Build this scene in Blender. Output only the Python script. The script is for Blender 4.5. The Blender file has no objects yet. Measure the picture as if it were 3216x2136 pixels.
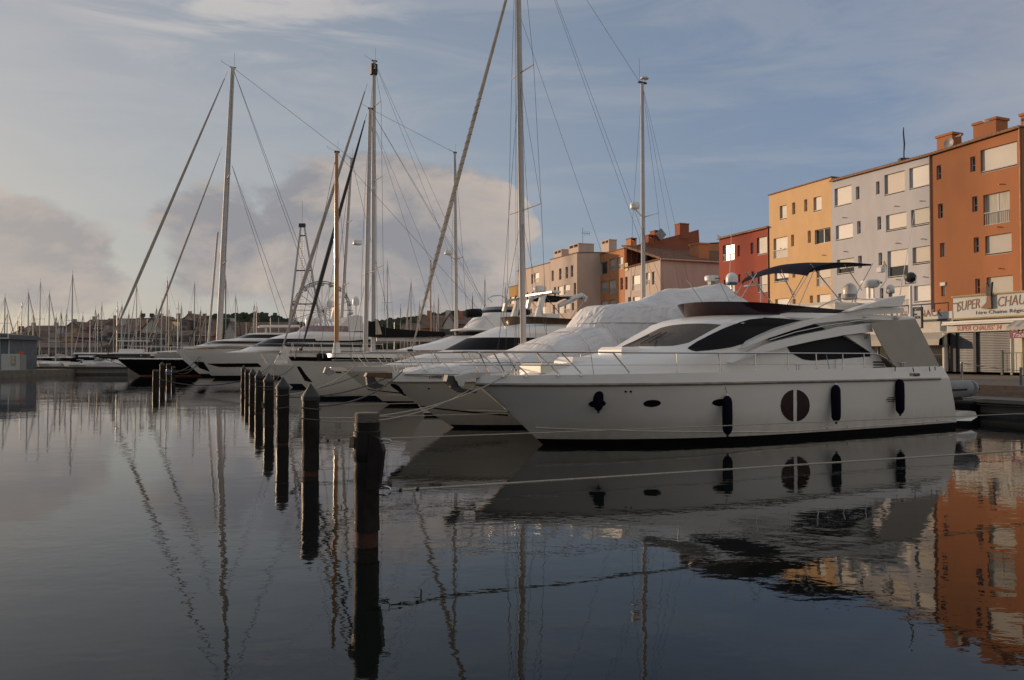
import bpy, bmesh, math, random
from mathutils import Vector, Matrix
from mathutils.bvhtree import BVHTree
R = math.radians
random.seed(7)
scene = bpy.context.scene
col = scene.collection

# ------------------------------------------------------------------ camera
F_PX, CX, CY, HZ, EYE = 2450.0, 1608.0, 1068.0, 1125.0, 2.0     # photograph pixels (3216 wide)
PITCH = math.atan((HZ - CY) / F_PX)
cam_data = bpy.data.cameras.new('camera')
cam_data.sensor_width = 36.0
cam_data.lens = 36.0 * F_PX / 3216.0
cam_data.clip_start = 0.1
cam_data.clip_end = 6000.0
cam = bpy.data.objects.new('camera', cam_data)
cam.location = (0, 0, EYE)
cam.rotation_euler = (math.pi / 2 + PITCH, 0, 0)
col.objects.link(cam)
scene.camera = cam

# ------------------------------------------------------------------ sky and sun
SUN_EL, SUN_AZ = R(7.5), R(-57)              # azimuth measured from +Y towards +X
SUN_DIR = Vector((math.sin(SUN_AZ) * math.cos(SUN_EL), math.cos(SUN_AZ) * math.cos(SUN_EL), math.sin(SUN_EL)))
world = bpy.data.worlds.new('World')
scene.world = world
world.use_nodes = True
wn, wl = world.node_tree.nodes, world.node_tree.links
wn.clear()
def WN(t, **kw):
    n = wn.new(t)
    for k, v in kw.items(): setattr(n, k, v)
    return n
def WM(op, a, b=None, clamp=False):
    n = wn.new('ShaderNodeMath'); n.operation = op; n.use_clamp = clamp
    for i, v in enumerate((a, b)):
        if v is None: continue
        if isinstance(v, (int, float)): n.inputs[i].default_value = v
        else: wl.new(v, n.inputs[i])
    return n.outputs[0]
def WRamp(fac, stops, interp='EASE'):
    n = wn.new('ShaderNodeValToRGB'); n.color_ramp.interpolation = interp
    els = n.color_ramp.elements
    els.remove(els[1])
    els[0].position = stops[0][0]; els[0].color = (*stops[0][1][:3], 1)
    for p_, c in stops[1:]:
        els.new(p_).color = (*c[:3], 1)
    wl.new(fac, n.inputs[0]); return n.outputs[0]
def WMix(fac, a, b):
    n = wn.new('ShaderNodeMix'); n.data_type = 'RGBA'
    for i, v in ((0, fac), (6, a), (7, b)):
        if isinstance(v, (int, float)): n.inputs[i].default_value = v
        elif isinstance(v, tuple): n.inputs[i].default_value = (*v, 1)
        else: wl.new(v, n.inputs[i])
    return n.outputs[2]
sky = WN('ShaderNodeTexSky', sky_type='NISHITA')
sky.sun_disc = False
sky.sun_elevation = SUN_EL
sky.sun_rotation = SUN_AZ
sky.air_density, sky.dust_density, sky.ozone_density = 1.0, 0.7, 2.2
tc = WN('ShaderNodeTexCoord')
sep = WN('ShaderNodeSeparateXYZ'); wl.new(tc.outputs['Generated'], sep.inputs[0])
dx, dy, dz = sep.outputs
def WNoise(scale, stretch, off, detail=6, rough=0.55, dist=0.0):
    mp = WN('ShaderNodeMapping'); mp.inputs['Scale'].default_value = stretch; mp.inputs['Location'].default_value = off
    wl.new(tc.outputs['Generated'], mp.inputs[0])
    n = WN('ShaderNodeTexNoise'); n.inputs['Scale'].default_value = scale; n.inputs['Detail'].default_value = detail
    n.inputs['Roughness'].default_value = rough; n.inputs['Distortion'].default_value = dist
    wl.new(mp.outputs[0], n.inputs['Vector']); return n.outputs[0]
def blob(az, el, raz, rel):
    # soft bank of cloud centred on one bearing of the sky
    a = R(az); e = R(el)
    ex = WM('SUBTRACT', WM('ARCTAN2', dx, dy), a)
    ee = WM('SUBTRACT', WM('ARCSINE', dz), e)
    d2 = WM('ADD', WM('POWER', WM('ABSOLUTE', WM('DIVIDE', ex, R(raz))), 2.0), WM('POWER', WM('ABSOLUTE', WM('DIVIDE', ee, R(rel))), 2.0))
    return WM('SUBTRACT', 1.0, d2, True)
def wmax(*a):
    r = a[0]
    for b in a[1:]: r = WM('MAXIMUM', r, b)
    return r
# cumulus banks low over the horizon, all round; those in view stand where the photograph has them
banks = wmax(blob(-10.5, 8.6, 13.0, 7.2), blob(-20.5, 8.0, 6.0, 5.0), blob(-33, 6.4, 8.5, 4.4), blob(-52, 5.5, 14, 4.5),
             blob(62, 8, 22, 6), blob(110, 10, 24, 7), blob(150, 8, 24, 6), blob(-100, 8, 22, 6), blob(-150, 9, 20, 6), blob(-4, 4.0, 9, 3.2))
n1 = WNoise(6.0, (1, 1, 1.9), (3.1, 0.4, 1.7), 9, 0.60, 0.3)
n2 = WNoise(6.0, (1, 1, 1.9), (3.1 + 0.06, 0.4 - 0.05, 1.7 - 0.085), 9, 0.60, 0.3)
dens = WM('SUBTRACT', WM('ADD', banks, WM('MULTIPLY', WM('SUBTRACT', n1, 0.5), WM('ADD', WM('MULTIPLY', WRamp(banks, [(0.0, (0, 0, 0)), (0.06, (1, 1, 1))]), 2.2), 0.25))), 0.20)
cum = WRamp(dens, [(0.0, (0, 0, 0)), (0.34, (1, 1, 1))])
lit = WM('ADD', WM('MULTIPLY', WM('SUBTRACT', n1, n2), 5.0), 0.48, True)
thick = WRamp(dens, [(0.15, (0, 0, 0)), (0.95, (1, 1, 1))])
cum_col = WMix(lit, (0.285, 0.282, 0.305), (0.56, 0.475, 0.41))
cum_col = WMix(WM('MULTIPLY', thick, 0.45), cum_col, (0.265, 0.262, 0.285))
sunside = WM('ADD', WM('MULTIPLY', dx, math.sin(SUN_AZ)), WM('MULTIPLY', dy, math.cos(SUN_AZ)))
cum_col = WMix(WRamp(sunside, [(0.78, (0, 0, 0)), (1.0, (0.55, 0.55, 0.55))], 'LINEAR'), cum_col, (0.60, 0.52, 0.44))
# cirrus veil
c1 = WNoise(3.6, (1.0, 1.6, 5.5), (0.3, 2.0, 0.6), 9, 0.62, 0.8)
cirm = wmax(blob(-20, 25.5, 15, 7.5), blob(-40, 30, 25, 10), blob(60, 45, 40, 14), blob(130, 35, 40, 12), WM('MULTIPLY', blob(0, 30, 90, 30), 0.12), 0.06)
cir = WM('MULTIPLY', WRamp(c1, [(0.40, (0, 0, 0)), (0.66, (1, 1, 1))]), WM('POWER', cirm, 0.7), True)
# Nishita sky, softened by the milky morning air near the horizon; veil warm towards the sun, raised out of view behind the camera to light shaded hulls
sky_s = WN('ShaderNodeMix', data_type='RGBA', blend_type='MULTIPLY'); sky_s.inputs[0].default_value = 1.0
wl.new(sky.outputs[0], sky_s.inputs[6]); sky_s.inputs[7].default_value = (0.118, 0.116, 0.125, 1)
skyc = sky_s.outputs[2]
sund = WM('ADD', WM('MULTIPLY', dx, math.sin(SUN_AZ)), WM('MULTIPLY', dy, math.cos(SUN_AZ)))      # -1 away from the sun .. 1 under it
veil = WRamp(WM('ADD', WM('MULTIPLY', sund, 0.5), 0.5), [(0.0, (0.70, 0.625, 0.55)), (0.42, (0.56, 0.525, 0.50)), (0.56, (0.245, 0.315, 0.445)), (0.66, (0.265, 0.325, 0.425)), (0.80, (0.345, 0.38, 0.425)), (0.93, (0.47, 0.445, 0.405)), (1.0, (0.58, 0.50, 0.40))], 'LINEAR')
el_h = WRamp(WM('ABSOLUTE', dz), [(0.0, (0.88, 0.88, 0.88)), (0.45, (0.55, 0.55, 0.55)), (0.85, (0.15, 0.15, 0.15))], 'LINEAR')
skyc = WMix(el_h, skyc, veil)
high = WRamp(dz, [(0.44, (0, 0, 0)), (0.80, (0.65, 0.65, 0.65))], 'LINEAR')      # added brightness overhead, above the view, to light hulls and covers
skyc = WMix(high, skyc, (0.53, 0.51, 0.49))
skyc = WMix(WM('MULTIPLY', cir, 0.8), skyc, (0.60, 0.565, 0.54))
skyc = WMix(WM('MULTIPLY', cum, 0.88), skyc, cum_col)
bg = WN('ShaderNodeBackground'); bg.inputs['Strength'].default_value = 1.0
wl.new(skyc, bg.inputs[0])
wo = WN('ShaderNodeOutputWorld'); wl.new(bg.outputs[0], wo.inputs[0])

sun_d = bpy.data.lights.new('sun', 'SUN')
sun_d.energy = 3.9
sun_d.angle = R(2.0)
sun_d.color = (1.0, 0.70, 0.46)
sun = bpy.data.objects.new('sun', sun_d)
sun.rotation_euler = (-SUN_DIR).to_track_quat('-Z', 'Y').to_euler()
sun.location = (-60, 40, 30)
col.objects.link(sun)
scene.view_settings.view_transform = 'Standard'
scene.view_settings.look = 'None'
scene.view_settings.gamma = 1.0
scene.view_settings.use_curve_mapping = False
scene.view_settings.exposure = 0.0
scene.cycles.max_bounces = 8
scene.cycles.caustics_reflective = False
scene.cycles.caustics_refractive = False

# ------------------------------------------------------------------ pixels of the photograph -> places
CROP = {'S': (0, 0, 1), 'A': (1400, 780, 2.45), 'Y1': (1440, 1000, 4), 'Y2': (1940, 1000, 4), 'Y3': (2626, 1000, 4), 'Y4': (2626, 640, 4),
        'Y5': (2150, 780, 4), 'X3': (1100, 900, 4), 'X4': (740, 960, 4), 'X5': (330, 980, 4), 'X6': (1040, 1260, 4), 'Z1': (640, 150, 4),
        'Z2': (640, 640, 4), 'Z6': (0, 800, 4), 'Z7': (1560, 0, 4), 'Z8': (1560, 560, 4), 'C6': (1560, 650, 2.951), 'B5': (2200, 350, 2.324)}
def S(c, *pts):
    ox, oy, k = CROP[c]
    out = [(ox + x / k, oy + y / k) for x, y in pts]
    return out
CAM = Vector((0, 0, EYE))
FW = Vector((0, math.cos(PITCH), math.sin(PITCH))); UP = Vector((0, -math.sin(PITCH), math.cos(PITCH)))
def ray(px, py):
    return FW + Vector((1, 0, 0)) * ((px - CX) / F_PX) - UP * ((py - CY) / F_PX)
def at_depth(px, py, y):
    d = ray(px, py); return CAM + d * (y / d.y)
def on_z(px, py, z):
    d = ray(px, py); return CAM + d * ((z - EYE) / d.z)
def on_plane(px, py, p0, n):
    d = ray(px, py); return CAM + d * ((p0 - CAM).dot(n) / d.dot(n))
def project(p):
    v = p - CAM; q = v.dot(FW)
    return CX + F_PX * v.x / q, CY - F_PX * v.dot(UP) / q

# ------------------------------------------------------------------ materials
MATS = {}
def mat(name, c, rough=0.5, metal=0.0, var=0.08, scale=3.0, bump=0.0, bscale=40.0, spec=0.5, c2=None, stretch=(1, 1, 1), coat=0.0, detail=5, bdist=0.02, trans=0.0, alpha=1.0, ior=1.5):
    if name in MATS: return MATS[name]
    m = bpy.data.materials.new(name); m.use_nodes = True
    nt = m.node_tree; n = nt.nodes; l = nt.links
    p = n['Principled BSDF']
    p.inputs['Roughness'].default_value = rough; p.inputs['Metallic'].default_value = metal
    p.inputs['Specular IOR Level'].default_value = spec; p.inputs['Coat Weight'].default_value = coat
    p.inputs['Transmission Weight'].default_value = trans; p.inputs['Alpha'].default_value = alpha; p.inputs['IOR'].default_value = ior
    t = n.new('ShaderNodeTexCoord'); mp = n.new('ShaderNodeMapping'); mp.inputs['Scale'].default_value = stretch
    l.new(t.outputs['Object'], mp.inputs[0])
    ns = n.new('ShaderNodeTexNoise'); ns.inputs['Scale'].default_value = scale; ns.inputs['Detail'].default_value = detail; ns.inputs['Roughness'].default_value = 0.6
    l.new(mp.outputs[0], ns.inputs['Vector'])
    r = n.new('ShaderNodeValToRGB'); e = r.color_ramp.elements
    if c2 is None:
        a = tuple(max(0, x * (1 - var)) for x in c); b = tuple(min(1, x * (1 + var)) for x in c)
    else: a, b = c2, c
    e[0].position, e[1].position = 0.32, 0.68
    e[0].color, e[1].color = (*a, 1), (*b, 1)
    l.new(ns.outputs[0], r.inputs[0]); l.new(r.outputs[0], p.inputs['Base Color'])
    rr = n.new('ShaderNodeMapRange'); rr.inputs[3].default_value = max(0.02, rough * 0.85); rr.inputs[4].default_value = min(1, rough * 1.15)
    l.new(ns.outputs[0], rr.inputs[0]); l.new(rr.outputs[0], p.inputs['Roughness'])
    if bump > 0:
        nb = n.new('ShaderNodeTexNoise'); nb.inputs['Scale'].default_value = bscale; nb.inputs['Detail'].default_value = 4
        l.new(mp.outputs[0], nb.inputs['Vector'])
        bp = n.new('ShaderNodeBump'); bp.inputs['Strength'].default_value = bump; bp.inputs['Distance'].default_value = bdist
        l.new(nb.outputs[0], bp.inputs['Height']); l.new(bp.outputs[0], p.inputs['Normal'])
    MATS[name] = m
    return m
def slat_mat(name, c, axis, pitch, depth=0.6, rough=0.5, var=0.06):
    # fine horizontal ribs (roller shutters, boards) too small to build one by one
    m = mat(name, c, rough, var=var, scale=1.2)
    nt = m.node_tree; n = nt.nodes; l = nt.links
    t = n.new('ShaderNodeTexCoord'); w = n.new('ShaderNodeTexWave'); w.bands_direction = axis; w.wave_profile = 'SAW'
    w.inputs['Scale'].default_value = 0.314 / pitch; w.inputs['Distortion'].default_value = 0.0
    l.new(t.outputs['Object'], w.inputs['Vector'])
    bp = n.new('ShaderNodeBump'); bp.inputs['Strength'].default_value = depth; bp.inputs['Distance'].default_value = 0.012
    l.new(w.outputs[0], bp.inputs['Height']); l.new(bp.outputs[0], n['Principled BSDF'].inputs['Normal'])
    return m
GEL = mat('gelcoat_white', (0.80, 0.78, 0.74), 0.24, var=0.03, scale=0.7, coat=0.15)
GEL2 = mat('gelcoat_cream', (0.70, 0.66, 0.57), 0.3, var=0.04, scale=0.8)
GELG = mat('gelcoat_grey', (0.50, 0.50, 0.48), 0.3, var=0.04, scale=0.5)
HULLW = mat('hull_white', (0.86, 0.825, 0.77), 0.25, var=0.045, scale=0.9, c2=(0.80, 0.765, 0.70), stretch=(0.4, 0.4, 1.5))
BLACKH = mat('hull_black', (0.006, 0.0065, 0.008), 0.25, var=0.2, spec=0.25)
NAVY = mat('navy_paint', (0.008, 0.012, 0.024), 0.5, var=0.15, spec=0.2)
BOOT = mat('boot_black', (0.006, 0.006, 0.007), 0.6, var=0.3, scale=5, spec=0.15)
ANTI = mat('antifouling', (0.012, 0.014, 0.02), 0.6, var=0.3)
ANTIG = mat('antifouling_green', (0.02, 0.16, 0.12), 0.6, var=0.2)
RED = mat('red_paint', (0.35, 0.05, 0.03), 0.5)
GLASSD = mat('dark_glass', (0.008, 0.008, 0.010), 0.08, var=0.15, spec=0.3)
MESHC = mat('window_mesh_cover', (0.008, 0.008, 0.010), 0.5, var=0.35, scale=2.5, spec=0.12)
SCREENC = mat('windscreen_mesh', (0.105, 0.094, 0.080), 0.6, var=0.3, scale=26, spec=0.3)
SMOKE = mat('smoked_acrylic', (0.028, 0.012, 0.016), 0.1, var=0.3, scale=1.5, spec=0.4)
BROWNSM = mat('bronze_acrylic', (0.09, 0.06, 0.035), 0.15, var=0.2)
STEEL = mat('stainless', (0.55, 0.54, 0.52), 0.18, metal=1.0, var=0.05)
ALU = mat('aluminium', (0.42, 0.42, 0.42), 0.4, metal=0.9, var=0.08)
DSTEEL = mat('dark_steel', (0.06, 0.06, 0.063), 0.6, metal=0.2, var=0.2, spec=0.3)
WIRE = mat('wire_rope', (0.10, 0.10, 0.10), 0.5, metal=0.4)
RUB = mat('rub_rail', (0.22, 0.19, 0.16), 0.35, metal=0.3, var=0.35, scale=3, stretch=(1, 1, 4))
CANVN = mat('navy_canvas', (0.010, 0.010, 0.022), 0.85, var=0.15, scale=6, bump=0.2, bscale=60, spec=0.15)
CANVB = mat('black_canvas', (0.010, 0.010, 0.011), 0.8, var=0.3, scale=3, spec=0.2)
CANVG = mat('grey_canvas', (0.43, 0.395, 0.335), 0.85, var=0.06, scale=2, bump=0.15, bscale=90, spec=0.15)
TARP = mat('white_tarp', (0.68, 0.68, 0.68), 0.7, var=0.07, scale=1.4, bump=0.9, bscale=1.7, bdist=0.10, stretch=(1.3, 0.5, 0.9), spec=0.2)
def tarp_folds(m):
    nt = m.node_tree; n = nt.nodes; l = nt.links
    t = n.new('ShaderNodeTexCoord'); prev = None
    for stretch, sc, dist, st in (((0.35, 2.6, 1.6), 2.2, 0.10, 0.9), ((4.5, 0.9, 0.5), 1.3, 0.05, 0.8), ((1.2, 1.2, 1.2), 7.0, 0.02, 0.6)):
        mp = n.new('ShaderNodeMapping'); mp.inputs['Scale'].default_value = stretch; l.new(t.outputs['Object'], mp.inputs[0])
        ns = n.new('ShaderNodeTexNoise'); ns.noise_type = 'RIDGED_MULTIFRACTAL' if dist > 0.04 else 'FBM'; ns.inputs['Scale'].default_value = sc; ns.inputs['Detail'].default_value = 2.5; ns.inputs['Distortion'].default_value = 0.5
        l.new(mp.outputs[0], ns.inputs['Vector'])
        b = n.new('ShaderNodeBump'); b.inputs['Strength'].default_value = st; b.inputs['Distance'].default_value = dist
        l.new(ns.outputs[0], b.inputs['Height'])
        if prev: l.new(prev, b.inputs['Normal'])
        prev = b.outputs[0]
    l.new(prev, n['Principled BSDF'].inputs['Normal'])
tarp_folds(TARP)
def hull_stain(m, z0, z1, c):
    # yellowed scum line above the water, broken up by noise
    nt = m.node_tree; n = nt.nodes; l = nt.links; p = n['Principled BSDF']
    src = p.inputs['Base Color'].links[0].from_socket
    t = n.new('ShaderNodeTexCoord'); sp = n.new('ShaderNodeSeparateXYZ'); l.new(t.outputs['Object'], sp.inputs[0])
    mr = n.new('ShaderNodeMapRange'); mr.inputs[1].default_value = z1; mr.inputs[2].default_value = z0; l.new(sp.outputs[2], mr.inputs[0])
    mp = n.new('ShaderNodeMapping'); mp.inputs['Scale'].default_value = (2.5, 2.5, 0.35); l.new(t.outputs['Object'], mp.inputs[0])
    ns = n.new('ShaderNodeTexNoise'); ns.inputs['Scale'].default_value = 2.0; ns.inputs['Detail'].default_value = 6; l.new(mp.outputs[0], ns.inputs['Vector'])
    mu = n.new('ShaderNodeMath'); mu.operation = 'MULTIPLY'; l.new(mr.outputs[0], mu.inputs[0]); l.new(ns.outputs[0], mu.inputs[1])
    mx = n.new('ShaderNodeMix'); mx.data_type = 'RGBA'; l.new(mu.outputs[0], mx.inputs[0]); l.new(src, mx.inputs[6]); mx.inputs[7].default_value = (*c, 1)
    l.new(mx.outputs[2], p.inputs['Base Color'])
hull_stain(HULLW, 0.1, 0.75, (0.50, 0.42, 0.30)); hull_stain(GEL2, 0.05, 0.6, (0.44, 0.36, 0.24))
FENDER = mat('fender_cover', (0.005, 0.005, 0.012), 0.9, var=0.2, scale=20, bump=0.3, bscale=120, spec=0.1)
ROPE = mat('rope_white', (0.42, 0.39, 0.34), 0.85, var=0.3, scale=60, bump=0.8, bscale=160, spec=0.1)
ROPED = mat('rope_dark', (0.09, 0.085, 0.08), 0.85, var=0.3, scale=50, spec=0.1)
MASTW = mat('mast_white', (0.47, 0.455, 0.44), 0.55, var=0.08, scale=1.0, spec=0.3)
MASTG = mat('mast_grey', (0.40, 0.39, 0.37), 0.4, metal=0.3, var=0.1)
MASTD = mat('mast_dark', (0.07, 0.07, 0.075), 0.5, var=0.2)
WOODM = mat('varnished_wood', (0.36, 0.155, 0.030), 0.25, var=0.25, scale=2, stretch=(6, 6, 0.4), coat=0.5)
WOODD = mat('cabin_wood', (0.10, 0.05, 0.02), 0.45, var=0.3, scale=2, stretch=(5, 5, 0.6))
TEAK = mat('teak_deck', (0.22, 0.15, 0.09), 0.7, var=0.2, scale=2, stretch=(1, 14, 1))
SAILW = mat('furled_sail', (0.34, 0.315, 0.29), 0.8, var=0.16, scale=3, stretch=(1, 1, 0.5), bump=0.4, bscale=8, spec=0.2)
SAILT = mat('furled_sail_tan', (0.42, 0.36, 0.30), 0.8, var=0.2, scale=2.5, bump=0.4, bscale=8, spec=0.2)
SAILD = mat('furled_sail_dark', (0.05, 0.05, 0.05), 0.85, var=0.3, scale=3, spec=0.2)
PLASW = mat('white_plastic', (0.72, 0.71, 0.68), 0.35, var=0.04)
PLASG = mat('grey_plastic', (0.25, 0.26, 0.26), 0.5, var=0.1)
PLASB = mat('black_plastic', (0.012, 0.012, 0.013), 0.4, var=0.2)
BLUEP = mat('blue_plastic', (0.05, 0.12, 0.25), 0.4)
INK = mat('black_lettering', (0.012, 0.012, 0.012), 0.6)
# ------------------------------------------------------------------ mesh building
class MB:
    def __init__(s): s.v = []; s.f = []
    def add(s, verts, faces):
        o = len(s.v); s.v += [tuple(p) for p in verts]; s.f += [tuple(i + o for i in f) for f in faces]; return s
    def box(s, x0, x1, y0, y1, z0, z1):
        return s.add([(x0, y0, z0), (x1, y0, z0), (x1, y1, z0), (x0, y1, z0), (x0, y0, z1), (x1, y0, z1), (x1, y1, z1), (x0, y1, z1)],
                     [(0, 3, 2, 1), (4, 5, 6, 7), (0, 1, 5, 4), (1, 2, 6, 5), (2, 3, 7, 6), (3, 0, 4, 7)])
    def bevbox(s, x0, x1, y0, y1, z0, z1, b):
        # box with chamfered top and upright edges
        def ring(i, z): return [(x0 + i + b, y0 + i, z), (x1 - i - b, y0 + i, z), (x1 - i, y0 + i + b, z), (x1 - i, y1 - i - b, z), (x1 - i - b, y1 - i, z), (x0 + i + b, y1 - i, z), (x0 + i, y1 - i - b, z), (x0 + i, y0 + i + b, z)]
        return s.rings([ring(0, z0), ring(0, z1 - b), ring(b * 0.9, z1)], True, True)
    def rings(s, rs, cap0=False, cap1=False, close=True):
        n = len(rs[0]); o = len(s.v)
        for r in rs: s.v += [tuple(p) for p in r]
        m = n if close else n - 1
        for i in range(len(rs) - 1):
            for j in range(m):
                k = (j + 1) % n
                s.f.append((o + i * n + j, o + i * n + k, o + (i + 1) * n + k, o + (i + 1) * n + j))
        if cap0: s.f.append(tuple(o + j for j in reversed(range(n))))
        if cap1: s.f.append(tuple(o + (len(rs) - 1) * n + j for j in range(n)))
        return s
    def tube(s, pts, r, n=6, caps=True):
        pts = [Vector(p) for p in pts]
        rs = []
        rad = r if isinstance(r, (list, tuple)) else [r] * len(pts)
        prev = None
        for i, p in enumerate(pts):
            d = (pts[min(i + 1, len(pts) - 1)] - pts[max(i - 1, 0)])
            if d.length < 1e-9: d = Vector((0, 0, 1))
            d.normalize()
            if prev is None:
                a = Vector((0, 0, 1)) if abs(d.z) < 0.9 else Vector((1, 0, 0))
                u = d.cross(a).normalized()
            else:
                u = (prev - d * prev.dot(d))
                if u.length < 1e-6: u = d.orthogonal()
                u.normalize()
            prev = u; w = d.cross(u)
            rs.append([p + (u * math.cos(2 * math.pi * k / n) + w * math.sin(2 * math.pi * k / n)) * rad[i] for k in range(n)])
        return s.rings(rs, caps, caps)
    def lathe(s, c, prof, n=16, axis='Z', cap=True):
        c = Vector(c); rs = []
        for r, h in prof:
            ring = []
            for k in range(n):
                a = 2 * math.pi * k / n; ca, sa = math.cos(a) * r, math.sin(a) * r
                ring.append(c + (Vector((ca, sa, h)) if axis == 'Z' else Vector((h, ca, sa)) if axis == 'X' else Vector((sa, h, ca))))
            rs.append(ring)
        return s.rings(rs, cap, cap)
    def prism(s, poly, d0, d1, axis='Y'):
        # polygon of (a, z) pushed along Y (or of (x, y) pushed along Z)
        if axis == 'Y': f = lambda p, d: (p[0], d, p[1])
        elif axis == 'X': f = lambda p, d: (d, p[0], p[1])
        else: f = lambda p, d: (p[0], p[1], d)
        return s.rings([[f(p, d0) for p in poly], [f(p, d1) for p in poly]], True, True)
    def dome(s, c, r, h, n=14, m=6, squash=1.0):
        prof = [(r * 0.96, 0), (r, 0.12 * h)]
        for i in range(m + 1):
            a = math.pi / 2 * i / m
            prof.append((max(0.003, r * math.cos(a)), 0.45 * h + 0.55 * h * math.sin(a)))
        return s.lathe(c, prof, n)
    def build(s, name, material, parent=None, smooth=False, loc=None, ang=None):
        me = bpy.data.meshes.new(name)
        me.from_pydata(s.v, [], s.f)
        me.materials.append(material)
        bm = bmesh.new(); bm.from_mesh(me)
        bmesh.ops.remove_doubles(bm, verts=bm.verts, dist=1e-5)
        bmesh.ops.recalc_face_normals(bm, faces=bm.faces)
        bm.to_mesh(me); bm.free()
        if smooth:
            for p in me.polygons: p.use_smooth = True
            try: me.set_sharp_from_angle(angle=R(ang or 40))
            except Exception: pass
        o = bpy.data.objects.new(name, me)
        col.objects.link(o)
        if parent is not None: o.parent = parent
        if loc is not None: o.location = loc
        return o
def tag(o, label=None, cat=None, group=None, kind=None):
    if label: o['label'] = label
    if cat: o['category'] = cat
    if group: o['group'] = group
    if kind: o['kind'] = kind
    return o
def empty(name, loc, rz=0.0, label=None, cat=None, group=None):
    o = bpy.data.objects.new(name, None); o.empty_display_size = 0.3
    o.location = loc; o.rotation_euler = (0, 0, rz); col.objects.link(o)
    return tag(o, label, cat, group)
def inst(src, parent, loc=None, rot=None, name=None):
    o = src.copy(); col.objects.link(o); o.parent = parent
    if loc is not None: o.location = loc
    if rot is not None: o.rotation_euler = rot
    if name: o.name = name
    return o
def wire(name, pts, r, material, parent, n=4):
    return MB().tube(pts, r, n).build(name, material, parent, smooth=n > 5)
def sag(a, b, drop, n=10):
    a, b = Vector(a), Vector(b)
    return [a.lerp(b, i / n) - Vector((0, 0, drop * 4 * (i / n) * (1 - i / n))) for i in range(n + 1)]
def lerp_poly(poly, x):
    if x <= poly[0][0]: return poly[0][1]
    for (x0, y0), (x1, y1) in zip(poly, poly[1:]):
        if x <= x1: return y0 + (y1 - y0) * (x - x0) / max(1e-9, x1 - x0)
    return poly[-1][1]
def text_mesh(name, body, size, material, parent, loc, rot, align='LEFT', depth=0.004, shear=0.0, sx=1.0, bold=0.0, spacing=1.0):
    cu = bpy.data.curves.new(name, 'FONT')
    cu.body = body; cu.size = size; cu.align_x = align; cu.extrude = depth; cu.shear = shear; cu.offset = bold; cu.space_character = spacing; cu.resolution_u = 3
    tmp = bpy.data.objects.new(name, cu); col.objects.link(tmp)
    bpy.context.view_layer.update()
    me = bpy.data.meshes.new_from_object(tmp.evaluated_get(bpy.context.evaluated_depsgraph_get()))
    bpy.data.objects.remove(tmp); bpy.data.curves.remove(cu)
    me.materials.clear(); me.materials.append(material)
    o = bpy.data.objects.new(name, me); col.objects.link(o)
    o.parent = parent; o.location = loc; o.rotation_euler = rot; o.scale = (sx, 1, 1)
    return o

# a boat's own frame: x aft along the boat from the stem at the waterline, y away from the camera, z up
class Frame:
    def __init__(s, px, py, heading, z=0.0):
        s.o = on_z(px, py, z); s.o.z = 0.0; s.h = R(heading)
        s.u = Vector((math.cos(s.h), math.sin(s.h), 0)); s.w = Vector((-math.sin(s.h), math.cos(s.h), 0))
        s.M = Matrix.Translation(s.o) @ Matrix.Rotation(s.h, 4, 'Z'); s.Mi = s.M.inverted()
    def loc(s, px, py, y=0.0):                       # pixel -> local point on the fore-and-aft plane y
        p = on_plane(px, py, s.o + s.w * y, s.w); return s.Mi @ p
    def locx(s, px, py, x):                          # pixel -> local point on the athwartships plane x
        p = on_plane(px, py, s.o + s.u * x, s.u); return s.Mi @ p
    def locz(s, px, py, z):
        return s.Mi @ on_z(px, py, z)
    def root(s, name, label, cat, group=None):
        return empty(name, s.o, s.h, label, cat, group)
def hull_curve(lv, v):
    s0, s1, b, p, vm, tr = lv['s0'], lv['s1'], lv['b'], lv['p'], lv['vm'], lv['tr']
    x = s0 + (s1 - s0) * v
    if v < vm: h = b * (1 - (1 - v / vm) ** p) ** lv.get('q', 1.0)
    else: h = b * (1 - (1 - tr) * ((v - vm) / (1 - vm)) ** 2)
    z = lv['z'] + lv.get('rise', 0.0) * (1 - v) ** 2 + lv.get('aft', 0.0) * v
    return x, h, z
def L(z, s0, s1, b, p=2.6, vm=0.55, tr=0.92, rise=0.0, aft=0.0, q=1.0):
    return dict(z=z, s0=s0, s1=s1, b=b, p=p, vm=vm, tr=tr, rise=rise, aft=aft, q=q)
def loft(levels, i0, i1, nv=26, side=0, cap_top=False, cap_end=True, camber=0.0, pw=1.5):
    m = MB()
    vs = [(k / nv) ** pw for k in range(nv + 1)]
    for sg in ((-1, 1) if side == 0 else (side,)):
        g = [[(lambda t: (t[0], sg * t[1], t[2]))(hull_curve(lv, v)) for v in vs] for lv in levels[i0:i1 + 1]]
        m.rings(g, close=False)
    if cap_end:
        ring = [hull_curve(lv, 1.0) for lv in levels[i0:i1 + 1]]
        m.rings([[(x, -h, z) for x, h, z in ring], [(x, h, z) for x, h, z in ring]], close=False)
    if cap_top:
        lv = levels[i1]; n = 6
        rows = []
        for v in vs:
            x, h, z = hull_curve(lv, v)
            rows.append([(x, h * (2 * k / n - 1), z + camber * (1 - (2 * k / n - 1) ** 2) * min(1, v * 4)) for k in range(n + 1)])
        m.rings(rows, close=False)
    return m
def bvh_of(frame, m):
    return BVHTree.FromPolygons([frame.M @ Vector(v) for v in m.v], m.f)
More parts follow.
